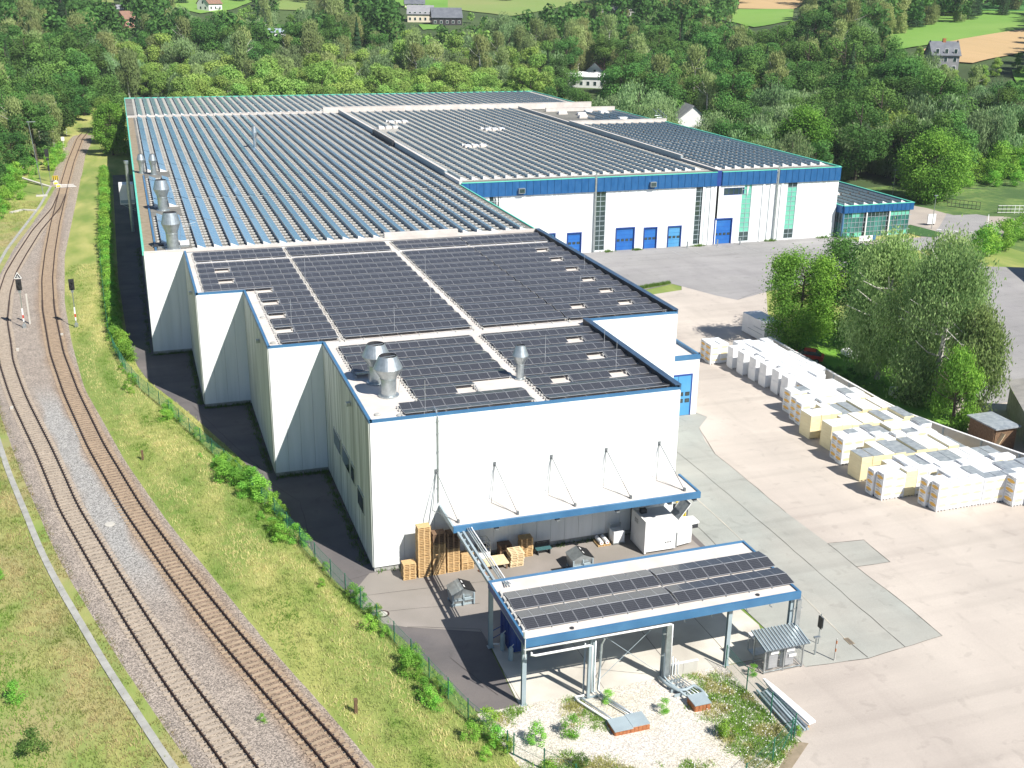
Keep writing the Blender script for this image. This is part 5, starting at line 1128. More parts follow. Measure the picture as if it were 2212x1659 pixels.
def mesh_wall(root, a, b, z0, z1, m, step=.12, name='mesh_panel', wd=.012):
    a = Vector((*a, 0)); b = Vector((*b, 0)); L_ = (b-a).length; d = (b-a)/L_; mb = MB(m); n = int(L_/step)
    nr = Vector((d.y, -d.x, 0))*wd*.5
    for i in range(n+1):
        p = a+d*(i*L_/n); mb.quad(p-d*wd/2+Vector((0,0,z0)), p+d*wd/2+Vector((0,0,z0)), p+d*wd/2+Vector((0,0,z1)), p-d*wd/2+Vector((0,0,z1)))
    k = int((z1-z0)/.2)
    for i in range(k+1): z = z0+i*(z1-z0)/k; mb.quad(a+Vector((0,0,z-wd/2)), b+Vector((0,0,z-wd/2)), b+Vector((0,0,z+wd/2)), a+Vector((0,0,z+wd/2)))
    return mb.build(name, root)
for a, b in (((x0, y0), (x1, y0)), ((x1, y0), (x1, y1)), ((x0, y1), (x1, y1)), ((x0, y0), (x0, y1))): mesh_wall(r, a, b, .15, 2.0, galv, .07)
for i in range(2): mb = MB(alu); mb.box(22.1+i*1.25, 22.75+i*1.25, y0+.05, y0+.09, .35, 1.75); mb.build('door_panel', r)
for i in range(2): mb = MB(whitep); mb.box(22.15+i*1.2, 22.75+i*1.2, y0-.05, y0-.03, 1.45, 1.7); mb.build('notice', r)
mb = MB(whitep, redp); mb.box(23.55, 24.1, y0-.06, y0-.04, 1.0, 1.22, 0); mb.build('notice', r)
for i in range(8):
    x = 22.05+i*.22+(.35 if i > 3 else 0); mb = MB(steelg if i % 3 else alu, greent); mb.lathe([(.1, .1), (.1, 1.15+.2*(i % 2)), (.04, 1.3+.2*(i % 2))], x, -20.75, 10)
    props(mb.build('gas_bottle'), 'slim grey gas bottle standing inside the mesh cage', 'gas bottle', 'gas bottles in the mesh cage')
mb = MB(whitep, galv); mb.box(22.2, 24.6, -19.1, -18.3, .03, .06, 1); mb.box(22.15, 24.65, -19.15, -18.2, 1.3, 1.34, 0); [mb.box(x, x+.05, y, y+.05, .03, 1.3, 1) for x in (22.2, 24.55) for y in (-19.1, -18.3)]
props(mb.build('work_table'), 'pale topped steel table just behind the gas bottle cage', 'table')
# posts right of the cage
r = thing('traffic_sign', (27.3, -19.1, 0), 'dark edge-on traffic sign on a post right of the gas cage', 'sign'); mb = MB(galv); mb.tube([(27.3, -19.1, 0), (27.3, -19.1, 2.4)], .04); mb.build('post', r)
mb = MB(blackp, galv); mb.box(27.22, 27.26, -19.35, -18.9, 1.3, 2.2, 0); mb.box(27.34, 27.38, -19.35, -18.9, 1.35, 2.15, 1); mb.build('board', r)
mb = MB(galv, redp); mb.tube([(26.3, -20.2, 0), (26.3, -20.2, 1.35)], .06); mb.box(26.1, 26.55, -20.3, -20.1, 1.35, 1.45, 0); props(mb.build('bollard_post'), 'short grey post with a flat head nearest the gas cage', 'post')
mb = MB(barw, brick); mb.tube([(27.2, -21.2, 0), (27.25, -21.15, 1.7)], .05); [mb.tube([(27.2+.05*t/1.7, -21.2+.05*t/1.7, t), (27.2+.05*(t+.25)/1.7, -21.2+.05*(t+.25)/1.7, t+.25)], .053, mi=1) for t in (.7, 1.3)]; props(mb.build('bollard_post'), 'white post with faded red bands, rightmost of the posts by the gas cage', 'post')
# fences
fgr = mat('dark_green_fence', (.02, .12, .08), (.03, .16, .1), 2, .5)
def fence(pts, h, label, gap=2.6, topwire=True, mesh=True):
    r = thing('mesh_fence', (pts[0][0], pts[0][1], 0), label, 'fence'); b_ = MB(fgr); b_.tube([(0, 0, 0), (0, 0, h+.1)], .04, 6); me = b_.build('post', data_only=True)
    mb = MB(fgr); wire = MB(fgr); prev = None; dist = 0
    for a, b in zip(pts, pts[1:]):
        L_ = math.dist(a, b); n = max(1, round(L_/gap))
        for i in range(n):
            t = i/n; q = (a[0]+(b[0]-a[0])*t, a[1]+(b[1]-a[1])*t)
            inst(me, 'post', r, (q[0]-r.location.x, q[1]-r.location.y, 0), (rnd.uniform(-.01, .01), rnd.uniform(-.01, .01), 0))
            if prev: 
                for z in ((h, h*.5, .08) if mesh else (h,)): wire.beam((*prev, z), (*q, z), .016, .016)
                if mesh:
                    m_ = int(math.dist(prev, q)/.09)
                    for k in range(m_):
                        for sg in (-1, 1):
                            ta = k/m_; tb = min(1, max(0, ta+sg*h/math.dist(prev, q)*.35)); pa = Vector((prev[0]+(q[0]-prev[0])*ta, prev[1]+(q[1]-prev[1])*ta, .05)); pb = Vector((prev[0]+(q[0]-prev[0])*tb, prev[1]+(q[1]-prev[1])*tb, h))
                            wire.quad(pa, pa+Vector((.005, .003, 0)), pb+Vector((.005, .003, 0)), pb)
            prev = q
    inst(me, 'post', r, (pts[-1][0]-r.location.x, pts[-1][1]-r.location.y, 0)); 
    if prev: 
        for z in ((h, .08) if mesh else (h,)): wire.beam((*prev, z), (*pts[-1], z), .016, .016)
    wire.build('wire_mesh', r); return r
fence([(X('F', y), y) for y in (-23.7, -20, -15, -10, -5, 0, 6, 12, 18, 24, 30, 36, 42, 48, 54, 61, 67)], 1.6, 'dark green mesh fence along the foot of the grass bank, near part', 2.7)
fence([(X('F', y), y) for y in (69.5, 82, 95, 108, 122, 140, 165)], 1.7, 'dark green mesh fence in front of the tall hedge beside the long hall', 3, mesh=False)
fence([(19.66, -19.75), (19.7, -22.45), (19.75, -25.3), (20.0, -27.6)], 1.7, 'green mesh fence between the gravel bed and the stacked beams', 2.7)
fence([(19.7, -27.75), (17.6, -29.1), (14.9, -30.6), (12.4, -32.6), (9.0, -35.5)], 1.6, 'green mesh fence at the bottom edge of the gravel bed', 2.7)
fence([(3.25, -23.9), (5.7, -27.6), (6.3, -31)], 1.5, 'green mesh fence at the lower left of the gravel bed', 2.7)
mb = MB(fgr); mb.beam((20.0, -27.6, 1.5), (18.6, -28.5, .1), .04, .04); mb.beam((20.0, -27.6, 1.2), (19.7, -26.2, .1), .04, .04); props(mb.build('fence_brace'), 'slanting green braces at the fence corner post', 'fence brace')
# stacked beams outside the fence
r = thing('beam_stack', (20.6, -25, 0), 'stack of long galvanised beams and rails lying outside the gravel fence', 'beam stack')
for i in range(7):
    y0 = -23.0+rnd.uniform(-.4, .3); x = 20.25+i*.16; mb = MB(galv if i % 2 else steelg); z = .2+(i % 3)*.12
    mb.beam((x-.08*i*.1, y0, z), (x-.05, -27.3-rnd.uniform(0, .2), z), .14, .12); mb.build('beam', r)
for y in (-23.4, -25.2, -27.0): mb = MB(wood); mb.box(20.15, 21.5, y, y+.12, .01, .13); mb.build('bearer', r)
mb = MB(whitep, blackp)
mb.prism([(20.95, -22.3), (21.1, -22.35), (21.3, -23.4), (21.75, -27.2), (21.2, -27.3), (20.9, -23.6)], .48, .62)
mb.lathe([(.05, .621), (.05, .63)], 21.04, -22.55, 8, 1); props(mb.build('white_sheet_profile'), 'long white tapered sheet metal profile lying on the beam stack', 'sheet profile')
# concrete panel wall behind the goods
r = thing('panel_wall', (58.6, 20, 0), 'long low concrete panel wall behind the stacked goods', 'wall')
wl = [(58.5, 39.5), (58.3, 34), (58.2, 28), (58.1, 22), (58.0, 16.5), (58.2, 12.5), (59.4, 8), (60.6, 4), (61.8, .3), (63.2, -3.2), (65, -7), (68, -12), (72, -18)]
for a, b in zip(wl, wl[1:]):
    n = max(1, round(math.dist(a, b)/3))
    for i in range(n):
        p = Vector((a[0]+(b[0]-a[0])*i/n, a[1]+(b[1]-a[1])*i/n, 0)); q = Vector((a[0]+(b[0]-a[0])*(i+1)/n, a[1]+(b[1]-a[1])*(i+1)/n, 0)); d = (q-p).normalized()
        mb = MB(conc); mb.beam(p+d*.06+Vector((0,0,1.0)), q-d*.06+Vector((0,0,1.0)), .12, 2.0); mb.build('concrete_panel', r)
        mb = MB(steelg); mb.box(p.x-.1, p.x+.1, p.y-.1, p.y+.1, 0, 2.04); mb.build('post', r)
        mb = MB(whitep); mb.beam(p+Vector((0,0,2.09)), q+Vector((0,0,2.09)), .26, .08); mb.build('cap', r)
# ---------------- goods on pallets
def load_mesh(kind, w_, d_, h, top):
    parts = []
    mb = MB(whitep if kind != 'yellow' else goods_y)
    for i in range(4): mb.box(.05+i*(w_-.2)/3, .15+i*(w_-.2)/3, .02, d_-.02, 0, .12)
    mb.box(.02, w_-.02, .02, d_-.02, .121, .15); parts.append(('pallet', mb.build('pallet', data_only=True)))
    if kind == 'white':
        mb = MB(goods_w); hh = (h-.15)/2
        for k in range(2):
            z = .151+k*hh; e = .03*k; mb.box(e, w_-.01, e*.5, d_-.02, z, z+hh-.03)
            mb.box(.04, w_-.05, .04, d_-.06, z+hh-.03, z+hh)
        parts.append(('wrapped_block', mb.build('wrapped_block', data_only=True)))
    else:
        n = 9; hh = (h-.15)/n
        mats = (goods_w, goods_o, goods_t, goods_y) if kind == 'label' else (goods_y, goods_w, goods_w, goods_y)
        mb = MB(*mats)
        for k in range(n):
            z = .151+k*hh; j = rnd.uniform(0, .012); mb.box(j, w_-.02-j, j, d_-.02, z, z+hh-.008, 0)
        parts.append(('insulation_packs', mb.build('insulation_packs', data_only=True)))
        if kind == 'label':
            mb = MB(goods_o, goods_t, goods_y)
            for k in range(n):
                z = .151+k*hh; c = z+hh/2
                if k % 3 == 1 or k % 3 == 2 and False:
                    pts = [(-.004, d_/2+math.cos(t)*d_*.40, c+math.sin(t)*hh*.62) for t in np.linspace(0, 2*math.pi, 13)[:-1]]; mb.poly(pts[::-1], 0)
                    mb.poly([(w_/2+math.cos(t)*w_*.40, -.004, c+math.sin(t)*hh*.55) for t in np.linspace(0, 2*math.pi, 13)[:-1]], 2)
                else:
                    for q in range(2): mb.quad((-.004, d_*.85, c-.03+q*.07), (-.004, d_*(.25+.2*q), c-.03+q*.07), (-.004, d_*(.25+.2*q), c+q*.07), (-.004, d_*.85, c+q*.07), 1)
            parts.append(('printed_labels', mb.build('printed_labels', data_only=True)))
    if top:
        mb = MB(goods_g if top == 'grey' else goods_w); mb.box(.03, w_-.05, .03, d_-.05, h, h+.03); parts.append(('top_sheet', mb.build('top_sheet', data_only=True)))
    return parts
LC = {}
def load(x, y, w_, d_, h, kind, top, label):
    key = (round(w_, 2), round(d_, 2), round(h, 1), kind, top)
    if key not in LC: LC[key] = load_mesh(kind, w_, d_, round(h, 1), top)
    r = thing('wrapped_pallet_load', (x, y, .01), label, 'pallet load', 'wrapped building goods stacked in the yard')
    r.rotation_euler = (0, 0, rnd.uniform(-.012, .012))
    for nm, me in LC[key]: inst(me, nm, r, (0, 0, 0))
YS = []
def wallx(y): return np.interp(y, [-18, -12, -7, -3.2, .3, 4, 8, 12.5, 16.5, 40], [72, 68, 65, 63.2, 61.8, 60.6, 59.4, 58.2, 58, 58.4])
ROWS = [  # x of left end, y front, depth, height, kind list, wording
    (49.2, 37.35, 1.5, 2.4, 'label', 'yellow labelled row nearest the low annex'), (49.3, 38.95, 1.2, 2.4, 'label', 'second yellow labelled row nearest the low annex'),
    (50.85, 35.0, 1.3, 2.6, 'white', 'rearmost white film row'), (52.4, 36.5, 1.4, 2.6, 'white', 'white film row tight against the labelled rows'),
    (50.9, 32.6, 1.45, 2.7, 'white', 'first long white film row from the annex side'), (51.15, 30.3, 1.5, 2.7, 'white', 'second long white film row'), (51.2, 28.1, 1.45, 2.7, 'white', 'third long white film row'), (51.35, 25.7, 1.5, 2.7, 'white', 'fourth long white film row'), (51.35, 23.8, 1.4, 2.6, 'white', 'last long white film row'),
    (49.4, 20.1, 1.4, 2.5, 'label', 'labelled row next to the white film rows'), (48.75, 18.0, 1.1, 2.5, 'label', 'second labelled row after the white film rows'), (48.6, 16.75, 1.1, 2.4, 'label', 'third labelled row after the white film rows'),
    (47.5, 13.3, 1.9, 2.5, 'yellow', 'plain pale yellow row in the middle of the yard'), (47.75, 10.1, 1.8, 2.6, 'yellow', 'second plain pale yellow row in mid yard'),
    (46.95, 7.9, 1.05, 2.6, 'label', 'back line of the paired labelled row'), (46.8, 6.8, 1.05, 2.6, 'label', 'front line of the paired labelled row'),
    (46.3, 3.1, 1.9, 2.4, 'yellow', 'grey topped yellow row'),
    (45.5, .15, 1.0, 2.4, 'label', 'back line of the second foremost paired row'), (45.7, -.97, 1.05, 2.5, 'label', 'front line of the second foremost paired row'),
    (48.6, -3.2, 1.0, 2.5, 'label', 'back line of the foremost paired row'), (48.9, -4.35, 1.05, 2.6, 'label', 'front line of the foremost paired row'), (56.1, -5.5, 1.2, 2.7, 'label', 'separate labelled block at the right edge of the photo'), (58.0, -6.9, 1.2, 2.7, 'label', 'outermost labelled block at the right edge of the photo')]
YS = sorted(r_[1] for r_ in ROWS)
for (x0, y0, dp, h, kd, wd) in ROWS:
    nx_ = [q for q in YS if q > y0+.3]; fill = min(2.3, max(0, (nx_[0] if nx_ else y0+dp)-(y0+dp)-.06)*(1 if kd == 'white' else .72))
    if 'nearest the low annex' in wd: fill = 0
    xe = wallx(y0+dp)-.7; x = x0; k = 0
    if wd.startswith('yellow labelled') or wd.startswith('second yellow labelled'): xe = x0+3.4
    if wd.startswith('white film row tight'): xe = 58
    if 'outermost' in wd: xe = 62
    n = int((xe-x0)/1.22)
    for k in range(n):
        kk = kd
        if kd == 'label' and k > 1 and rnd.random() < .22: kk = 'yellow'
        hh = h+rnd.choice((0, 0, 0, -.1, -.2, .1)) if k else h
        if kd != 'white' and k > 3 and rnd.random() < .12: hh -= .3
        top = None
        if kd != 'white': top = 'grey' if (rnd.random() < (.34 if k > 2 else .12) or ('grey topped' in wd and k < 2)) else 'white'
        load(x0+k*1.205, y0+rnd.uniform(-.03, .03)*(k > 0), 1.2, dp+(fill if k >= (1 if kd == 'white' else 2) else 0), round(hh, 1), kk, top, '%s, %s load from the yard end' % (wd, NTH[k] if k < n-1 else 'innermost'))
r = thing('white_container', (60, 45, 0), 'white box container under the tree at the far end of the goods', 'container')
mb = MB(whitep); mb.box(59.9, 62.4, 42.9, 48.5, .15, 2.7); mb.build('body', r)
mb = MB(goods_g); mb.box(59.86, 59.899, 43.4, 45.6, 1.6, 1.66); mb.box(59.86, 59.899, 43.5, 47, 1.0, 1.05); mb.build('rail_strip', r)
# ---------------- right-hand neighbours: cars, shed, corrugated roofs
def car(x, y, rot, m, label):
    r = thing('parked_car', (x, y, .0), label, 'car'); c = MB(m)
    prof = [(-2.1, .35), (-2.1, .85), (-1.9, .95), (-1.0, 1.0), (1.2, 1.0), (1.95, .85), (2.1, .6), (2.1, .35)]
    n = len(c.v)
    for sx in (-.85, .85): c.v += [(sx, a, b) for a, b in prof]
    k = len(prof); c.f.append(tuple(range(k))); c.m.append(0); c.f.append(tuple(range(2*k-1, k-1, -1))); c.m.append(0)
    for i in range(k): j = (i+1) % k; c.f.append((j, i, k+i, k+j)); c.m.append(0)
    o = c.build('body'); o.parent = r
    c = MB(glassd); pr = [(-1.8, .96), (-1.2, 1.42), (.3, 1.45), (1.15, .98)]
    for sx in (-.74, .74): c.v += [(sx*(1 if b < 1.2 else .86), a, b) for a, b in pr]
    c.f += [(0, 1, 2, 3), (7, 6, 5, 4), (0, 4, 5, 1), (2, 6, 7, 3)]; c.m += [0]*4; o = c.build('windows'); o.parent = r
    c = MB(m); c.box(-.64, .64, -1.15, .28, 1.43, 1.48); o = c.build('roof'); o.parent = r
    for sx in (-.8, .8):
        for sy in (-1.35, 1.35): c = MB(blackp, alu); c.tube([(sx-.09, sy, .32), (sx+.09, sy, .32)], .32, 12); c.tube([(sx-.1, sy, .32), (sx+.1, sy, .32)], .18, 8, 1); o = c.build('wheel'); o.parent = r
    r.rotation_euler = (0, 0, rot)
car(61.3, 35.4, .9, redp, 'dark red car parked right behind the goods wall under the trees')
car(68.6, 34.9, 1.5, whitep, 'white car parked on the lawn in the tree shade')
car(65.0, 20.6, .9, alu, 'silver car under the birches behind the wall')
corr = mat('grey_corrugated_roofing', (.36, .34, .32), (.27, .26, .25), .8, .85, c3=(.2, .19, .18), scale3=.3, f3=.5)
r = thing('wooden_shed', (64.6, 7.2, 0), 'small brown wooden shed with a dark flat roof behind the goods wall', 'shed')
mb = MB(woodd); 
for i in range(16): mb.box(63.3+i*.16, 63.44+i*.16, 5.2, 5.28, 0, 2.4); mb.box(63.2, 63.28, 5.3+i*.22, 5.5+i*.22, 0, 2.4)
mb.box(63.3, 65.8, 5.3, 8.8, 0, 2.35); mb.build('walls', r)
mb = MB(goods_g); mb.box(63.0, 66.1, 4.9, 9.1, 2.42, 2.55); mb.build('roof', r)
mb = MB(woodl); mb.beam((63.0, 5.0, .1), (64.0, 4.9, 2.0), .5, .05); props(mb.build('leaning_board'), 'yellowish board leaning on the brown shed', 'board')
r = thing('corrugated_hall', (74, 5, 0), 'long low outbuilding with a grey corrugated roof at the right edge', 'outbuilding')
ca, cb = Vector((64.9, 2.2, 0)), Vector((72.6, 14.6, 0)); ed = (cb-ca).normalized(); pn = Vector((ed.y, -ed.x, 0))
mb = MB(plinth); mb.prism([tuple(p.xy) for p in (ca+pn*.5, ca+pn*11, cb+pn*11, cb+pn*.5)], 0, 3.3); mb.build('walls', r)
mb = MB(corr); L_ = (cb-ca).length; n = int(L_/.42)
for i in range(n):
    q = ca+ed*(i+.5)*L_/n; mb.beam(q+Vector((0,0,3.4)), q+pn*6+Vector((0,0,4.7)), .40, .08); mb.beam(q+pn*6.05+Vector((0,0,4.7)), q+pn*12+Vector((0,0,3.4)), .40, .08)
    if i < n-1: q = q+ed*L_/n/2; mb.beam(q+Vector((0,0,3.37)), q+pn*6+Vector((0,0,4.67)), .06, .04)
mb.build('roof', r)
r = thing('flat_roof_shed', (100, 42, 0), 'dark roofed shed at the right edge beyond the birches', 'outbuilding')
mb = MB(plinth, goods_g); mb.prism([(107, 34), (118, 28), (126, 46), (115, 53)], 0, 3.2, 0, 1); mb.build('walls', r)
r = thing('white_house', (118, 60, 0), 'white walled house at the right edge beyond the birches', 'house')
mb = MB(whitep, goods_g); mb.prism([(117, 53), (126, 48), (132, 60), (123, 65)], 0, 4.6, 0, 1); mb.build('walls', r)
# gate, barriers and lamps by the entrance
def lampp(x, y, h, lab):
    mb = MB(galv); mb.tube([(x, y, 0), (x, y, h)], .07, 6, r2=.05); mb.box(x-.35, x+.35, y-.15, y+.15, h, h+.14); props(mb.build('street_lamp'), lab, 'street lamp')
lampp(129.2, 97.8, 6.3, 'slim street lamp on the clipped green island by the entrance'); lampp(145, 131, 5.5, 'street lamp behind the glazed office in front of the big bright tree'); lampp(112.5, 128, 9, 'street lamp just right of the end hall corner')
r = thing('sliding_gate', (150, 112, 0), 'dark steel sliding gate standing open at the entrance', 'gate'); mb = MB(darkm); a, b = (147.5, 116.0), (151.5, 110.8)
for z in (.2, .9, 1.7): mb.beam((*a, z), (*b, z), .08, .08)
for i in range(9): t = i/8; mb.beam((a[0]+(b[0]-a[0])*t, a[1]+(b[1]-a[1])*t, .2), (a[0]+(b[0]-a[0])*t, a[1]+(b[1]-a[1])*t, 1.7), .06, .06)
mb.build('leaf', r)
r = thing('entrance_fence', (155, 106, 0), 'white and grey railing right of the entrance gate', 'fence'); mb = MB(whitep, darkm); a, b = (152.5, 106.8), (163, 104)
for z in (.3, 1.0, 1.7): mb.beam((*a, z), (*b, z), .09, .09)
for i in range(13): t = i/12; mb.beam((a[0]+(b[0]-a[0])*t, a[1]+(b[1]-a[1])*t, 0), (a[0]+(b[0]-a[0])*t, a[1]+(b[1]-a[1])*t, 1.8), .08, .08, 0 if i > 3 else 1)
mb.build('railing', r)
mb = MB(darkm); [mb.beam((x, y, .9), (x+6, y-4.3, .9), .3, .35) for x, y in ((160, 132), (166, 127.7), (172, 123.4), (178, 119))]; [mb.beam((x, y, 0), (x, y, .9), .12, .12) for x, y in ((160, 132), (166, 127.7), (172, 123.4), (178, 119))]; props(mb.build('guard_rail'), 'dark guard rail along the road beyond the entrance', 'guard rail')
mb = MB(whitep, darkm); mb.box(130.4, 132.2, 100.6, 100.8, .3, 2.2, 0); mb.box(130.5, 130.6, 100.7, 100.9, 0, .3, 1); mb.box(132, 132.1, 100.7, 100.9, 0, .3, 1); props(mb.build('sign_board'), 'white back of a sign board on the entrance paving', 'sign')
for x in (75.9, 81.8, 86.3):
    mb = MB(galv); mb.tube([(x, 95.3, 0), (x, 95.3, 1.2)], .13, 10); props(mb.build('bollard'), 'grey steel bollard protecting the loading doors', 'bollard', 'bollards in front of the loading doors')
mb = MB(redp); mb.tube([(50.8, 66.5, 0), (50.8, 66.5, 1.0)], .12, 8); props(mb.build('hydrant_post'), 'small red post at the edge of the yard beyond the stepped hall', 'post')

# ================================================================ HOUSES BEYOND THE WOOD
def house(u, v, w_, d_, hw, hr, rot, wm, rm, label, storeys=1, cat='house', name='house', zoff=0, chim=False, door=True, pos=None):
    b = Vector(pos) if pos else T(u, v); r = thing(name, (b.x, b.y, b.z+zoff), label, cat)
    def add(mb, nm, par): o = mb.build(nm); o.parent = par; return o
    mb = MB(wm); mb.box(-w_/2, w_/2, 0, d_, -2, hw); n = len(mb.v)
    for x in (-w_/2, w_/2): mb.poly([(x, 0, hw), (x, d_, hw), (x, d_/2, hw+hr)] if x < 0 else [(x, 0, hw), (x, d_/2, hw+hr), (x, d_, hw)])
    wl_ = add(mb, 'walls', r)
    mb = MB(rm); k = hr/(d_/2); o_ = .5
    for s in (-1, 1):
        y0 = -o_ if s < 0 else d_+o_
        mb.quad((-w_/2-.4, y0, hw-o_*k), (w_/2+.4, y0, hw-o_*k), (w_/2+.4, d_/2, hw+hr), (-w_/2-.4, d_/2, hw+hr)); mb.quad((-w_/2-.4, y0, hw-o_*k+.22), (w_/2+.4, y0, hw-o_*k+.22), (w_/2+.4, d_/2, hw+hr+.22), (-w_/2-.4, d_/2, hw+hr+.22))
        mb.quad((-w_/2-.4, y0, hw-o_*k), (w_/2+.4, y0, hw-o_*k), (w_/2+.4, y0, hw-o_*k+.22), (-w_/2-.4, y0, hw-o_*k+.22))
    for x in (-w_/2-.4, w_/2+.4): mb.quad((x, -o_, hw-o_*k), (x, d_/2, hw+hr), (x, d_/2, hw+hr+.22), (x, -o_, hw-o_*k+.22))
    rf = add(mb, 'roof', r)
    if chim: mb = MB(brick); mb.box(-.5, .5, d_/2-.4, d_/2+.4, hw+hr-.3, hw+hr+1.1); add(mb, 'chimney', rf)
    nx = int(w_/2.6)
    for s in range(storeys):
        for i in range(nx):
            x = -w_/2+(i+.5)*w_/nx; z = 1+s*2.7; mb = MB(whitep); mb.box(x-.62, x+.62, -.06, -.005, z-.1, z+1.4); f = add(mb, 'window', r); mb = MB(glassd); mb.box(x-.5, x+.5, -.1, -.061, z, z+1.3); add(mb, 'pane', f)
    for x, sx in ((-w_/2, -1), (w_/2, 1)):
        for s in range(storeys+1):
            for y in ((d_*.3, d_*.7) if s < storeys else (d_*.5,)): z = 1+s*2.7; mb = MB(glassd); mb.box(min(x, x+sx*.05), max(x, x+sx*.05), y-.45, y+.45, z, z+1.2); add(mb, 'window', r)
    r.rotation_euler = (0, 0, rot); return r
slate = mat('dark_slate_roofing', (.10, .11, .13), (.14, .15, .17), .6, .5)
slate2 = mat('mid_grey_roofing', (.22, .22, .24), (.27, .27, .28), .6, .6)
tile = mat('brown_roof_tiles', (.26, .15, .10), (.2, .12, .09), .8, .8)
tiler = mat('red_roof_tiles', (.40, .10, .06), (.33, .09, .06), .8, .8)
cream = mat('cream_render', (.72, .64, .5), (.66, .58, .45), .4, .8)
darkwood = mat('dark_weathered_boards', (.03, .03, .035), (.05, .045, .045), 3, .8, stretch=(6, 6, .2))
house(966, 55, 15, 9, 4, 4.2, -.15, darkwood, slate, 'dark boarded barn with a slate grey roof at the field edge', cat='barn', name='barn', storeys=1)
house(908, 50, 13, 9, 4.2, 3.8, -.28, cream, slate2, 'cream house with a pale grey roof left of the dark barn', storeys=2)
house(896, 18, 11, 8, 2.5, 3.6, -.2, cream, slate, 'house with a dark roof behind the cream house')
house(466, 24, 10, 8, 4, 4, .75, whitep, tile, 'white gabled house with a brown roof alone in the far meadow')
house(278, 45, 9, 8, 4.5, 2.5, .1, whitep, slate2, 'white house with a grey roof among the trees at the far left', storeys=2)
house(286, 60, 7, 7, 4, 3, .6, mat('salmon_render', (.50, .25, .2), None, 1, .8), tile, 'salmon coloured house just below the white one at the far left')
house(585, 84, 14, 9, 4, 1.2, 0, whitep, mat('pale_blue_metal_roof', (.35, .42, .5), None, 1, .5), 'low building with a pale blue flat roof in the wood', name='outbuilding', cat='outbuilding', zoff=-1.6)
house(1335, 36, 22, 10, 3.5, 2.6, .05, plinth, slate2, 'long grey roofed barn among trees left of the grain field', cat='barn', name='barn')
house(2038, 162, 9, 7.5, 6, 3.8, -.35, slate2, slate, 'tall slate clad house among trees below the grain field at the right', storeys=3, chim=True)
house(1248, 190, 26, 11, 4, 1.3, -.55, whitep, mat('white_metal_roof', (.75, .76, .78), None, 1, .5), 'long white low hall among the trees behind the back right corner', name='outbuilding', cat='outbuilding')
house(1312, 181, 9, 8, 4, 3.6, .9, whitep, tile, 'brown roofed house beside the long white hall')
house(0, 0, 9, 9, 7.2, 3.6, -1.75, whitep, slate2, 'white gabled house with a grey roof just behind the end hall', pos=(136, 222, 0))
mb = MB(galv)
for k in range(4): mb.tube([(106.9+.0, 171+k*1.2, 12.4+k*.35), (108.4, 171+k*1.2, 12.4+k*.35)], .05, 5)
mb.tube([(107.0, 170.5, 13.4), (107.0, 176, 14.9)], .05, 5); mb.tube([(108.3, 170.5, 13.4), (108.3, 176, 14.9)], .05, 5); [mb.tube([(xx, 171+k*1.6, 12.3), (xx, 171+k*1.6, 14+k*.4)], .04, 5) for xx in (107, 108.3) for k in range(3)]
props(mb.build('roof_stair'), 'light metal stair with handrails at the back right roof edge', 'stair')

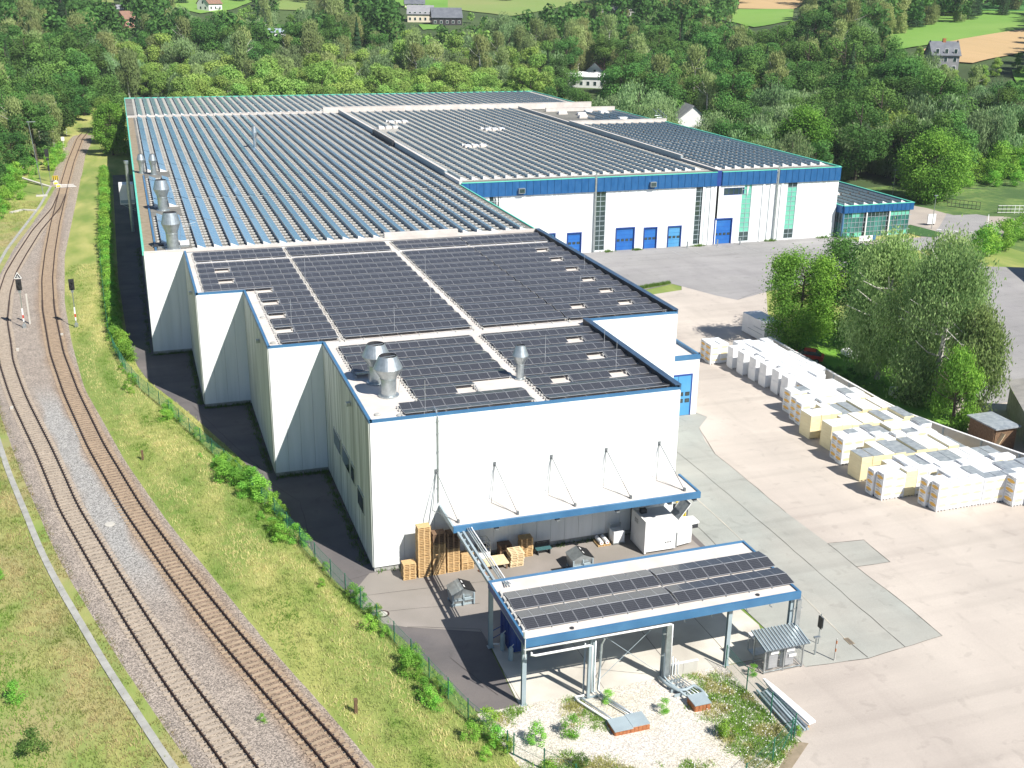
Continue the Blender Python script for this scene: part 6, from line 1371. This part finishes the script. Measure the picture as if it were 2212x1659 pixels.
# ================================================================ VEGETATION
LR = np.random.RandomState(11)
PAL = {'broadleaf': [(.045, .11, .03), (.075, .165, .04), (.12, .235, .055)], 'birch': [(.16, .21, .075), (.21, .27, .10), (.27, .32, .14)],
       'willow': [(.17, .26, .12), (.14, .23, .09), (.24, .33, .17)], 'young': [(.14, .26, .05), (.20, .33, .075), (.24, .34, .10)], 'spruce': [(.028, .07, .03), (.045, .10, .04), (.04, .085, .035)],
       'maple': [(.06, .17, .028), (.11, .27, .042), (.18, .36, .055)], 'bush': [(.10, .24, .035), (.16, .34, .05), (.22, .40, .07)], 'nearbirch': [(.12, .21, .07), (.21, .31, .105), (.32, .42, .17)]}
def crown(kind, H, R, n, leaf, seed, pal=None, low=.22):
    rs = np.random.RandomState(seed); P_ = np.array(PAL[pal or kind])
    z0 = H*low; hc = (H-z0)
    K = max(16, int(R*R*.95)) if n > 9000 else 17
    if kind == 'spruce':
        t = rs.rand(n)**1.35; z = z0*.4+t*(H-z0*.4); layer = np.abs(np.sin(t*H*1.9)); rad = R*(1-t)*(.55+.5*layer)*np.sqrt(rs.rand(n)*.7+.3); a = rs.rand(n)*2*np.pi
        c = np.stack([rad*np.cos(a), rad*np.sin(a), z-rad*.25], 1); out = np.stack([np.cos(a), np.sin(a), .3+0*a], 1); cl = (np.floor(a*3)+np.floor(z)).astype(int)
    else:
        # clumps on a lumpy envelope
        a = rs.rand(K)*2*np.pi; cz = rs.uniform(-.92, 1, K); rr = np.sqrt(1-cz**2)*rs.uniform(.62, 1.0, K)
        sh = 1.0 if kind != 'birch' else .8
        prof = 1-.35*np.maximum(0, cz)*(kind in ('birch', 'young', 'maple', 'nearbirch'))
        cc = np.stack([rr*np.cos(a)*R*.78*prof*sh, rr*np.sin(a)*R*.78*prof*sh, z0+hc*(.5+.46*cz)], 1)
        cr = R*rs.uniform(.26, .50, K)*(1 if n < 9000 else .74)
        lobe = rs.randint(0, K, n); v = rs.normal(size=(n, 3)); v /= np.linalg.norm(v, axis=1)[:, None]
        rad = rs.rand(n)**.34
        c = cc[lobe]+v*(cr[lobe]*rad)[:, None]*np.array([1, 1, .8])
        if kind in ('birch', 'willow', 'nearbirch'):
            c[:, 2] -= rs.rand(n)**1.5*hc*.2
        if n > 9000:   # fine twig sprays breaking up the lumps
            tw = rs.randint(0, n//40, n); off = rs.normal(size=(n//40, 3))*R*.09; c += off[tw]
        out = v+np.array([0, 0, .35]); cl = lobe
    c *= np.array([rs.uniform(.88, 1.12), rs.uniform(.88, 1.12), 1]); c[:, 2] = np.maximum(c[:, 2], H*.04)
    out /= np.linalg.norm(out, axis=1)[:, None]
    nr = out+rs.normal(size=(n, 3))*.48; nr /= np.linalg.norm(nr, axis=1)[:, None]
    ref = rs.normal(size=(n, 3)); u = np.cross(nr, ref); u /= np.linalg.norm(u, axis=1)[:, None]; w_ = np.cross(nr, u)
    s = leaf*rs.uniform(.55, 1.25, n)[:, None]
    if kind in ('birch', 'willow', 'nearbirch'):
        dn = np.array([0, 0, -1.0]); u = u*.5+dn*.9; u /= np.linalg.norm(u, axis=1)[:, None]; w_ = np.cross(nr, u); w_ /= np.linalg.norm(w_, axis=1)[:, None]; V = np.stack([c-u*s*.95, c+w_*s*.33, c+u*s*.95, c-w_*s*.33], 1)
    else: V = np.stack([c-u*s*.7, c+w_*s*.45, c+u*s*.7, c-w_*s*.45], 1)
    F = np.arange(4*n).reshape(n, 4)
    tone = rs.rand(max(cl)+1)[cl]*.6+rs.rand(n)*.4
    col = np.where(tone[:, None] < .5, P_[0]+(P_[1]-P_[0])*(tone[:, None]*2), P_[1]+(P_[2]-P_[1])*(tone[:, None]*2-1))
    return V.reshape(-1, 3), F, np.repeat(col, 4, axis=0)
def trunkmesh(H, R, kind, seed, nl=7):
    rs = random.Random(seed); mb = MB(birchbark if 'birch' in kind else bark); r0 = .018*H+.05
    lean = (rs.uniform(-.04, .04)*H, rs.uniform(-.04, .04)*H)
    pts = [(0, 0, -.4), (lean[0]*.2, lean[1]*.2, H*.3), (lean[0]*.6, lean[1]*.6, H*.6), (lean[0], lean[1], H*.9)]
    mb.tube(pts, r0, 7, r2=r0*.2)
    if kind != 'spruce':
        for i in range(nl):
            t = rs.uniform(.28, .75); a = rs.uniform(0, 6.28); b = Vector((lean[0]*t, lean[1]*t, H*t)); L_ = R*rs.uniform(.5, .85); e = b+Vector((math.cos(a)*L_, math.sin(a)*L_, H*rs.uniform(.08, .22)))
            mb.tube([b, (b+e)/2+Vector((0, 0, -.02*H)), e], r0*.45*(1-t*.5), 5, r2=.03)
    return mb.build('trunk', data_only=True)
VAR = {}
for kd, Hs, R, n, lf in (('broadleaf', (17, 19, 15, 20), 7.0, 8800, .42), ('birch', (18, 20, 16), 5.3, 8000, .42), ('willow', (13, 15), 6.6, 8800, .42), ('spruce', (20, 23), 3.7, 5000, .40), ('young', (10, 12, 9), 4.1, 6000, .32)):
    VAR[kd] = []
    for i, H in enumerate(Hs):
        Rr = R*LR.uniform(.9, 1.1); V, F, c = crown(kd, H, Rr, n, lf, 100+i+len(kd)*7, low=.02 if kd in ('willow', 'young') else .07)
        VAR[kd].append((np_mesh('crown', V, F, c, leafm), trunkmesh(H, Rr, kd, i), H, Rr))
CLEAR = [(928, 10, 1002, 60), (880, 12, 937, 54), (454, 4, 480, 24), (266, 30, 292, 52), (572, 72, 604, 86), (1302, 22, 1372, 37), (1216, 164, 1292, 190), (1288, 158, 1322, 180), (2036, 112, 2048, 128), (1462, 246, 1510, 276), (2072, 398, 2400, 520), (1960, 452, 2400, 520), (2075, 380, 2400, 520), (1810, 360, 1990, 520), (196, 262, 216, 330), (110, 380, 200, 430)]
def blocked(x, y, z, H, R, r):
    pu = CF/r
    u, v = P((x, y, z+H*.6)); ru = R*pu; rv = H*.4*pu
    for (a, b) in ((0, 0), (0, -.85), (0, .8), (-.8, 0), (.8, 0), (-.55, -.6), (.55, -.6), (.5, .6), (-.5, .6)):
        q = (u+a*ru, v+b*rv)
        for (x0_, y0_, x1_, y1_) in CLEAR:
            if x0_ < q[0] < x1_ and y0_ < q[1] < y1_: return True
        for f in FPX:
            if inpoly(q[0], q[1], f): return True
    return False
LF = [W(*p) for p in ((-90, 470), (0, 402), (50, 366), (87, 345), (107, 305), (150, 272), (182, 240))]
LFY = [p.y for p in LF]; LFX = [p.x+4.5 for p in LF]
ENT = [(105, 40), (190, 60), (330, 150), (300, 200), (205, 150), (172, 140), (150, 128), (120, 130), (111, 130)]
def allowed(x, y):
    if x < 0 and y < 330:
        if y < LFY[0]: return False
        return x < np.interp(y, LFY+[330, 360], LFX+[-32, -24])-1.0 if y < 330 else True
    if abs(x-X('R', y)) < 7 and y < 345: return False
    if x < 108: return y > 256
    if y < 40: return False
    if inpoly(x, y, ENT): return False
    if x < 112.5 and y < 256: return False
    if x < 118 and y < 134: return False
    if y < 130: return False
    if 122 < x < 150 and 186 < y < 222: return False
    return True
nf = noise.noise
cands = []; far = []
def species(x, y, u, v, r):
    n1 = nf(Vector((x*.012, y*.012, 1))); n2 = nf(Vector((x*.05, y*.05, 5))); q = rnd.random()
    if 230 < u < 1180 and r < 455+60*n1: return 'young' if (q < .55 or r < 395) else ('birch' if q < .8 else 'willow')
    if u > 1300 and v > 140 and r < 340 and q < .5: return 'willow'
    if q < .06+.3*max(0, n1-.15): return 'spruce'
    if q < .30+.5*n2: return 'birch'
    if q > .93: return 'willow'
    return 'broadleaf'
gx = -260.0
seen = 0
for rr_band in ((0, 450, 7.4), (450, 640, 9.0), (640, 1050, 11.0)):
    s_ = rr_band[2]
    for x in np.arange(-330, 1000, s_):
        for y in np.arange(100, 1150, s_):
            dx, dy = x-CAM.x, y-CAM.y; r = math.hypot(dx, dy)
            if not (rr_band[0] <= r < rr_band[1]): continue
            az = math.atan2(dx, dy)-CY
            if abs(az) > math.radians(27.5 if r < 450 else 26.5): continue
            x_ = x+rnd.uniform(-.45, .45)*s_; y_ = y+rnd.uniform(-.45, .45)*s_
            if not allowed(x_, y_): continue
            z = ground(x_, y_); u, v = P((x_, y_, z))
            if v < -35: continue
            k = species(x_, y_, u, v, r); vi = rnd.randrange(len(VAR[k])); sc_ = rnd.uniform(.70, 1.22)
            if r < 300 and x_ > 100: sc_ *= .85
            if x_ < -30 and r < 330: sc_ *= .72
            if k != 'young' and 230 < u < 1200 and r < 400: sc_ *= .62
            if k == 'young': sc_ *= 1.25
            H = VAR[k][vi][2]*sc_; R_ = VAR[k][vi][3]*sc_
            if blocked(x_, y_, z, H, R_, r):
                if rnd.random() < .5: continue
                k = 'young'; vi = rnd.randrange(3); sc_ = .55; H = VAR[k][vi][2]*sc_; R_ = VAR[k][vi][3]*sc_
                if blocked(x_, y_, z, H, R_, r): continue
            tu, tv = P((x_, y_, z+H))
            if tv > 1659 or tu < -120 or tu > 2330: continue
            cands.append((r, x_, y_, z, k, vi, sc_))
cands.sort(); cnt = {}
KN = {'broadleaf': ('broadleaf_tree', 'broadleaf tree'), 'birch': ('birch_tree', 'birch tree'), 'willow': ('willow_tree', 'willow tree'), 'spruce': ('spruce_tree', 'spruce tree'), 'young': ('young_tree', 'young tree')}
DESC = {'broadleaf': 'dark green rounded broadleaf tree', 'birch': 'light olive birch', 'willow': 'pale grey green willow', 'spruce': 'dark pointed spruce', 'young': 'bright green young tree'}
def put_tree(x, y, z, k, vi, s, label, group=None, meshes=None, nm=None, cat=None):
    r = thing(nm or KN[k][0], (x, y, z), label, cat or KN[k][1], group); r.scale = (s, s, s); r.rotation_euler = (0, 0, rnd.uniform(0, 6.28))
    me = meshes or VAR[k][vi]; inst(me[1], 'trunk', r, (0, 0, 0)); inst(me[0], 'crown', r, (0, 0, 0)); return r
for (r, x, y, z, k, vi, s) in cands:
    cnt[k] = cnt.get(k, 0)+1
    if cnt[k] <= 255:
        pu = P((x, y, z))[0]; dd_ = 'near edge' if r < 400 else ('middle' if r < 520 else 'far side')
        side = 'in the wood left of the railway' if x < -18 and y < 330 else 'in the wood %s, %s' % ('behind the rear hall\'s left half' if pu < 700 else 'behind the rear hall\'s right half' if pu < 1250 else 'beyond the end hall' if pu < 1700 else 'beyond the entrance', dd_)
        put_tree(x, y, z, k, vi, s, '%s %s' % (DESC[k], side), '%ss %s' % (KN[k][1], side))
    else: far.append((x, y, z, k, vi, s))
# distant woodland joined into one object
lowp = {k: [crown(k, VAR[k][i][2], VAR[k][i][3], 420, 1.25 if k != 'young' else .9, 300+i) for i in range(len(VAR[k]))] for k in VAR}
Vs, Fs, Cs, off = [], [], [], 0
for (x, y, z, k, vi, s) in far[:2300]:
    V, F, c = lowp[k][vi]; a = rnd.uniform(0, 6.28); ca, sa = math.cos(a), math.sin(a); M_ = np.array([[ca, -sa, 0], [sa, ca, 0], [0, 0, 1]])
    Vs.append((V@M_.T)*s+np.array([x, y, z])); Fs.append(F+off); off += len(V); Cs.append(c*rnd.uniform(.75, 1.25))
if Vs:
    o = bpy.data.objects.new('distant_woodland', np_mesh('distant_woodland', np.concatenate(Vs), np.concatenate(Fs), np.concatenate(Cs), leafm)); COL.objects.link(o)
    props(o, 'distant mixed woodland covering the far slopes', 'woodland', kind='stuff')
print('trees', cnt, 'far', len(far))
# single trees that can be pointed at
def bigtree(x, y, H, R, kind, pal, n, leaf, seed, label, nm, cat, low=.15):
    V, F, c = crown(kind, H, R, n, leaf, seed, pal, low)
    put_tree(x, y, 0, kind, 0, 1, label, meshes=(np_mesh('crown', V, F, c, leafm), trunkmesh(H, R, pal or kind, seed, 14)), nm=nm, cat=cat)
bigtree(63.3, 40.5, 12.6, 5.6, 'broadleaf', 'maple', 34000, .19, 51, 'bright green maple leaning over the white container, leftmost of the near trees', 'maple_tree', 'maple tree', .04)
bigtree(70.5, 40.5, 14.0, 5.8, 'broadleaf', 'broadleaf', 30000, .21, 52, 'dark green broadleaf tree behind the bright maple', 'broadleaf_tree', 'broadleaf tree', .04)
bigtree(65.6, 27.1, 17.4, 5.8, 'birch', 'nearbirch', 34000, .22, 53, 'birch with a white trunk on the lawn behind the white film rows', 'birch_tree', 'birch tree', .12)
bigtree(66.8, 18.8, 18.2, 6.6, 'birch', 'nearbirch', 42000, .22, 54, 'largest birch, its crown filling the middle of the near tree group', 'birch_tree', 'birch tree', .08)
bigtree(66.6, 13.2, 12.5, 4.2, 'birch', 'nearbirch', 18000, .22, 55, 'shorter birch at the right of the near tree group, over the concrete wall', 'birch_tree', 'birch tree', .08)
bigtree(63.4, 11.4, 8.6, 3.4, 'birch', 'maple', 12000, .18, 56, 'low bright bushy tree hanging over the concrete wall before the brown shed', 'small_tree', 'tree', .05)
bigtree(76, 30, 16.2, 6.0, 'birch', 'nearbirch', 26000, .24, 57, 'pale birch behind the dark broadleaf tree of the near group', 'birch_tree', 'birch tree', .08)
_q = W(2012, 436); bigtree(_q.x, _q.y, 14.0, 8.4, 'broadleaf', 'maple', 26000, .34, 58, 'broad bright green tree standing behind the entrance paving', 'broadleaf_tree', 'broadleaf tree', .06)
bigtree(131, 147, 17.4, 6.8, 'broadleaf', 'maple', 20000, .34, 59, 'tall bright green tree just right of the end hall roof edge', 'broadleaf_tree', 'broadleaf tree', .08)
bigtree(119.5, 150, 13, 4.8, 'broadleaf', 'broadleaf', 12000, .34, 60, 'rounded dark tree close behind the end hall roof edge', 'broadleaf_tree', 'broadleaf tree', .06)
bigtree(-18.5, 233, 13, 5.5, 'broadleaf', 'maple', 16000, .3, 61, 'bright green tree between the single track and the corner of the rear hall', 'broadleaf_tree', 'broadleaf tree', .05)
bigtree(-19.5, 256, 12, 5.0, 'broadleaf', 'young', 12000, .3, 62, 'light green tree beside the rear hall corner, farther up the line', 'broadleaf_tree', 'broadleaf tree', .05)
bigtree(-19, 276, 16, 6.5, 'broadleaf', 'broadleaf', 12000, .34, 63, 'dark tree overhanging the line where it enters the wood', 'broadleaf_tree', 'broadleaf tree', .05)
bigtree(141, 163, 15, 7.4, 'willow', 'willow', 20000, .34, 64, 'pale willow between the two tall bright trees right of the end hall', 'willow_tree', 'willow tree', .05)
bigtree(122, 172, 14, 6.4, 'willow', 'willow', 16000, .34, 65, 'pale willow close to the long edge of the end hall roof', 'willow_tree', 'willow tree', .05)
bigtree(164, 158, 15, 7.2, 'broadleaf', 'young', 18000, .34, 66, 'yellow green tree rising behind the broad tree at the entrance', 'broadleaf_tree', 'broadleaf tree', .05)
bigtree(184, 160, 16, 7.0, 'broadleaf', 'broadleaf', 16000, .34, 67, 'dark rounded tree on the bank right of the broad entrance tree', 'broadleaf_tree', 'broadleaf tree', .04)
bigtree(205, 156, 15, 6.4, 'willow', 'willow', 14000, .34, 68, 'pale tree at the right picture edge above the guard rail', 'willow_tree', 'willow tree', .04)
# shrubs
def bush(n, leaf, seed, pal='bush'):
    rs = np.random.RandomState(seed); V, F, c = crown('young', 1.6, .85, n, leaf, seed, pal, .0); return V, F, c
BUSH = [np_mesh('foliage', *bush(1500, .075, 70+i), leafm) for i in range(4)]; BUSHD = [np_mesh('foliage', *bush(1200, .075, 80+i, 'broadleaf'), leafm) for i in range(2)]
def shrub(x, y, s, label, group, me=None, z=0, sz=None):
    o = bpy.data.objects.new('shrub', me or rnd.choice(BUSH)); COL.objects.link(o); o.location = (x, y, z); o.scale = (s, s, sz or s); o.rotation_euler = (0, 0, rnd.uniform(0, 6.28)); props(o, label, 'shrub', group); return o
y = 58.0
while y < 118:
    for q in (.85,): shrub(X('F', y)+q+rnd.uniform(-.2, .2), y+rnd.uniform(-.3, .3), rnd.uniform(1.25, 1.6), 'leafy green hedge shrub along the fence beside the long hall', 'hedge shrubs beside the long hall', sz=rnd.uniform(1.1, 1.5))
    y += 1.05
while y < 200:
    shrub(X('F', y)+.9, y, rnd.uniform(1.5, 2.0), 'leafy green hedge shrub along the fence beside the long hall', 'hedge shrubs beside the long hall'); y += 2.6
NS = 0
for (ya, yb_, dens, smin, smax) in ((46, 57, .7, .4, .8), (36, 41, 1.4, .5, 1.0), (26, 33, .5, .35, .7), (15, 24, 2.2, .7, 1.45), (6, 13, 1.6, .5, 1.15), (-1, 5, .5, .3, .7), (-9, -3, 1.1, .4, .9), (-18.5, -12, 1.5, .4, 1.0), (-24, -21, 1.9, .5, 1.1), (-29, -25, .6, .3, .6)):
    y = ya
    while y < yb_:
        shrub(X('F', y)+rnd.uniform(-1.5, .45), y+rnd.uniform(-.3, .3), rnd.uniform(smin, smax), 'bright green shrub at the foot of the bank fence, %s' % ('level with the gravel bed' if y < -18 else 'level with the free standing canopy' if y < -9 else 'level with the pallet stacks' if y < 0 else 'beside the front hall corner block' if y < 20 else 'beside the hall\'s second step' if y < 40 else 'beside the hall\'s third step'), 'shrubs along the bank fence'); y += 1/dens; NS += 1
for x, y, s, l in ((-10.5, -16.35, .42, 'small green weed alone in the ballast between the tracks'), (7.2, -23.2, .9, 'weedy green clump in the gravel left of the twin pipes'), (10.6, -20.9, .6, 'light green weed beside the pipes at the slab edge'), (13.6, -22.8, .6, 'low green weed clump in the middle of the gravel bed'), (6.6, -26.2, .7, 'round dark green bush in the lower gravel bed'), (16.2, -26.3, .9, 'tall weeds with pale flowers in the lower right gravel bed'), (4.3, -27.2, 1.1, 'leafy bush by the lower left gravel fence'), (13.2, -32.0, .8, 'bright green weeds at the bottom edge beside the fence'), (11.6, -32.6, .7, 'bright green weeds by the lowest fence post'), (14.6, -31.4, .6, 'green weeds between fence and yard at the bottom'), (4.9, -23.3, .9, 'green clump by the left fence of the gravel bed'), (21.0, -21.0, .5, 'weedy tuft at the left foot of the gas cage'), (20.4, -27.4, .4, 'tuft at the fence corner under the beams')):
    shrub(x, y, s, l, None, BUSHD[0] if 'dark' in l else None)
for i, (x, y, s) in enumerate(((-24.7, -20.5, 1.6), (-23.6, -15.5, 1.2), (-22.3, -23.5, 1.2), (-27.5, -13, .8), (-26.8, -4.2, .9), (-30.2, 2.6, .9), (-25, -9.5, .9), (-27.4, 7, .8))):
    shrub(x, y, s, ['dark leafy bush at the lower left picture corner', 'dark bush above the lower left corner', 'low dark bush at the very bottom left', 'small bush in the left verge grass', 'bushy weed in the left verge beside the trough', 'small dark bush at the left edge of the picture', 'yellow green weed clump in the left verge', 'weed clump at the left edge, farthest up'][i], None, BUSHD[i % 2] if i < 4 or i == 5 else None)
for i in range(26):
    y = 150+i*3.2; shrub(np.interp(y, LFY, LFX)+rnd.uniform(-4, 3), y, rnd.uniform(1.3, 2.6), 'green scrub shrub at the foot of the wood left of the line', 'scrub at the wood edge')
shrub(-38.5, 163, 2.6, 'broad bright yellow green shrub left of the lamp mast', None); shrub(-41.2, 162, 2.2, 'bright shrub beside the broad one left of the lamp mast', None)
for i in range(14):
    t = i/13; shrub(60.2+t*3.8+rnd.uniform(-.3, .3), 33.5-t*16, rnd.uniform(.7, 1.0), 'dark green hedge shrub behind the concrete panel wall', 'hedge behind the concrete wall', BUSHD[i % 2])
for i in range(34):
    a = T(2040+rnd.uniform(0, 180), 345+rnd.uniform(-60, 52)); shrub(a.x, a.y, rnd.uniform(2.4, 5.0), 'rank green shrub on the bank above the entrance road', 'shrubs above the entrance road', z=a.z)
for i in range(44):
    a = T(1985+rnd.uniform(0, 235), 386+rnd.uniform(-24, 22)); shrub(a.x, a.y, rnd.uniform(1.8, 3.4), 'rank green shrub on the bank above the entrance road', 'shrubs above the entrance road', z=a.z)
for i in range(12):
    a = W(2110+i*12, 560-i*5); shrub(a.x, a.y, rnd.uniform(2.2, 3.6), 'dense green shrub at the right edge behind the birches', 'shrubs behind the birches')
# grass blades, weeds and flowers
def blades(name, pts, hmin, hmax, colf, per=5, wd=.02, spread=.12, leafy=False, label=None, zf=None):
    n = len(pts); rs = np.random.RandomState(5); P0 = np.repeat(np.array(pts, float), per, axis=0); N = len(P0)
    P0[:, :2] += rs.normal(size=(N, 2))*spread; h = rs.uniform(hmin, hmax, N); a = rs.rand(N)*2*np.pi; ln = rs.uniform(.1, .8, N)*h; b = rs.rand(N)*2*np.pi
    w_ = wd*rs.uniform(.6, 1.4, N); d = np.stack([np.cos(a), np.sin(a), 0*a], 1)*w_[:, None]; tip = P0+np.stack([np.cos(b)*ln, np.sin(b)*ln, h], 1)
    V = np.stack([P0-d, P0+d, tip], 1).reshape(-1, 3); F = np.arange(3*N).reshape(N, 3)
    c = np.array([colf(p[0], p[1]) for p in pts]); c = np.repeat(c, per, axis=0)*rs.uniform(.7, 1.3, (N, 1)); c = np.repeat(c, 3, axis=0)
    o = bpy.data.objects.new(name, np_mesh(name, V, F, c, grassm)); COL.objects.link(o); props(o, label, 'grass', kind='stuff'); return o
def gm():
    m = bpy.data.materials.new('grass_blade'); m.use_nodes = True; nt = m.node_tree; N = nt.nodes; L = nt.links; b = N['Principled BSDF']; b.inputs['Roughness'].default_value = .7; b.inputs['Specular IOR Level'].default_value = .15
    a = N.new('ShaderNodeAttribute'); a.attribute_name = 'col'; L.new(a.outputs['Color'], b.inputs['Base Color']); tr = N.new('ShaderNodeBsdfTranslucent'); L.new(a.outputs['Color'], tr.inputs[0]); mx = N.new('ShaderNodeMixShader'); mx.inputs[0].default_value = .3; L.new(b.outputs[0], mx.inputs[1]); L.new(tr.outputs[0], mx.inputs[2]); L.new(mx.outputs[0], N['Material Output'].inputs[0]); return m
grassm = gm()
def gcol(x, y):
    s = X('B', y); t = (x-s); a = nf(Vector((t*.55, y*.12, 2)))+.5*nf(Vector((x*.9, y*.9, 4))); a = max(0, min(1, .62+a*1.2-.45*sst(5.5, 8.5, t)))
    return tuple(np.array((.15, .27, .04))*(1-a)+np.array((.66, .60, .28))*a)
def bankpts(dens, y0, y1):
    out = []
    for _ in range(int(dens*(y1-y0)*8)):
        y = rnd.uniform(y0, y1); a = X('B', y)+.1; b = X('C', y)-.1; x = a+(b-a)*rnd.random()
        t = (x-a)/(b-a); out.append((x, y, .22*math.sin(math.pi*t)))
    return out
blades('bank_grass', bankpts(26, -27, 40)+bankpts(12, 40, 110), .08, .34, gcol, per=4, wd=.022, label='yellow green grass covering the bank between railway and fence')
def vcol(x, y):
    a = nf(Vector((x*.35, y*.25, 9)))+.6*nf(Vector((x*1.1, y*1.1, 3))); a = max(0, min(1, .62-.5*sst(2, 6, X('T', y)-x)+a*1.2)); g = max(0, min(1, (X('T', y)-x)/4.5-.5))
    return tuple((np.array((.14, .30, .035))*g+np.array((.20, .26, .06))*(1-g))*(1-a)+np.array((.48, .40, .20))*a)
def vpts(n, y0, y1, wmax):
    out = []
    for _ in range(n):
        y = rnd.uniform(y0, y1); x = X('T', y)-.35-wmax*rnd.random()**1.1; out.append((x, y, .01))
    return out
blades('verge_grass_blades', vpts(26000, -24, 60, 13)+vpts(9000, 60, 170, 14), .08, .36, vcol, per=4, wd=.024, label='rough grass and weeds on the verge left of the cable trough')
rt = []
for _ in range(5000):
    y = rnd.uniform(-24, 100); rt.append((X('T', y)+rnd.uniform(.25, 1.7)+.3*nf(Vector((0, y*.3, 0))), y, .03))
blades('trough_side_weeds', [p for p in rt if nf(Vector((p[0]*.6, p[1]*.35, 8))) > -.1], .05, .16, lambda x, y: (.28, .22, .08) if nf(Vector((x*2, y*2, 0))) > 0 else (.16, .2, .05), per=4, label='thin brownish weeds between the trough and the ballast')
GR = [(2.6, -19.6), (19.6, -19.7), (19.8, -26), (20.0, -28.0), (16, -30.6), (11.5, -36), (4.2, -36), (3.6, -27)]
gp = []
while len(gp) < 9000:
    x, y = rnd.uniform(2.5, 20), rnd.uniform(-36, -19.6)
    if not inpoly(x, y, GR): continue
    q = nf(Vector((x*.28, y*.28, 21)))+.5*nf(Vector((x*.9, y*.9, 2)))+.45*sst(-24, -30, y)+.5*sst(14, 19, x)-.5*(1-sst(2, 4, abs(x-12.5)))*(1-sst(-29, -26, y)*0)
    if q > rnd.uniform(.0, .5): gp.append((x, y, .02))
blades('gravel_weeds', gp, .05, .26, lambda x, y: (.22, .38, .06) if nf(Vector((x*.7, y*.7, 6))) > -.05 else (.42, .42, .15), per=6, wd=.02, label='weeds spreading over the gravel bed')
fl = MB(whitep)
for _ in range(420):
    x, y, _z = rnd.choice(gp)
    if x > 10 or y < -28:
        z = rnd.uniform(.18, .34); s = .028; fl.quad((x-s, y-s, z), (x+s, y-s, z), (x+s, y+s, z+.01), (x-s, y+s, z+.01))
props(fl.build('white_flowers'), 'tiny white flowers scattered among the gravel weeds', 'flowers', kind='stuff')
kw = []
for _ in range(500): x = rnd.uniform(54, 62); kw.append((x, 71.8+(x-54)*.28+rnd.uniform(-.3, .4), .05))
for x, y in ((61.5, 96.3), (78.5, 96.2), (66.8, 96.3), (93, 96.4), (104, 96.2)):
    for _ in range(40): kw.append((x+rnd.gauss(0, .5), y+rnd.gauss(0, .2), .02))
blades('kerb_weeds', kw, .1, .5, lambda x, y: (.14, .24, .05), per=6, wd=.04, label='weeds at the kerb and at the foot of the dock wall')
bw = []
for y0_, x0_, x1_ in ((60.0, -14.3, -9.8), (39.8, -9.6, -5), (19.8, -4.8, -.1), (-.15, .1, 25)):
    for _ in range(120): bw.append((rnd.uniform(x0_, x1_), y0_-abs(rnd.gauss(0, .15)), .02))
for x0_, ya_, yb2 in ((-9.9, 41, 60), (-5.1, 21, 40), (-.2, 1, 20), (-14.6, 61, 120)):
    for _ in range(260): bw.append((x0_-abs(rnd.gauss(0, .25)), rnd.uniform(ya_, yb2), .02))
blades('wall_foot_weeds', bw, .08, .4, lambda x, y: (.10, .18, .04), per=4, wd=.03, label='weeds growing along the foot of the shaded walls')
print('objects', len(bpy.data.objects))

hz = MB(); hz.box(-700, 1720, -420, 1720, -1.2, 182.0); hz.mats = []
hm = bpy.data.materials.new('air_haze'); hm.use_nodes = True; hn = hm.node_tree; hn.nodes.remove(hn.nodes['Principled BSDF'])
pv_ = hn.nodes.new('ShaderNodeVolumePrincipled'); pv_.inputs['Density'].default_value = .00009; pv_.inputs['Color'].default_value = (.82, .90, 1, 1); hn.links.new(pv_.outputs[0], hn.nodes['Material Output'].inputs['Volume'])
hz.mats = [hm]; ho = hz.build('haze'); ho['kind'] = 'stuff'; ho['label'] = 'thin summer haze over the valley'
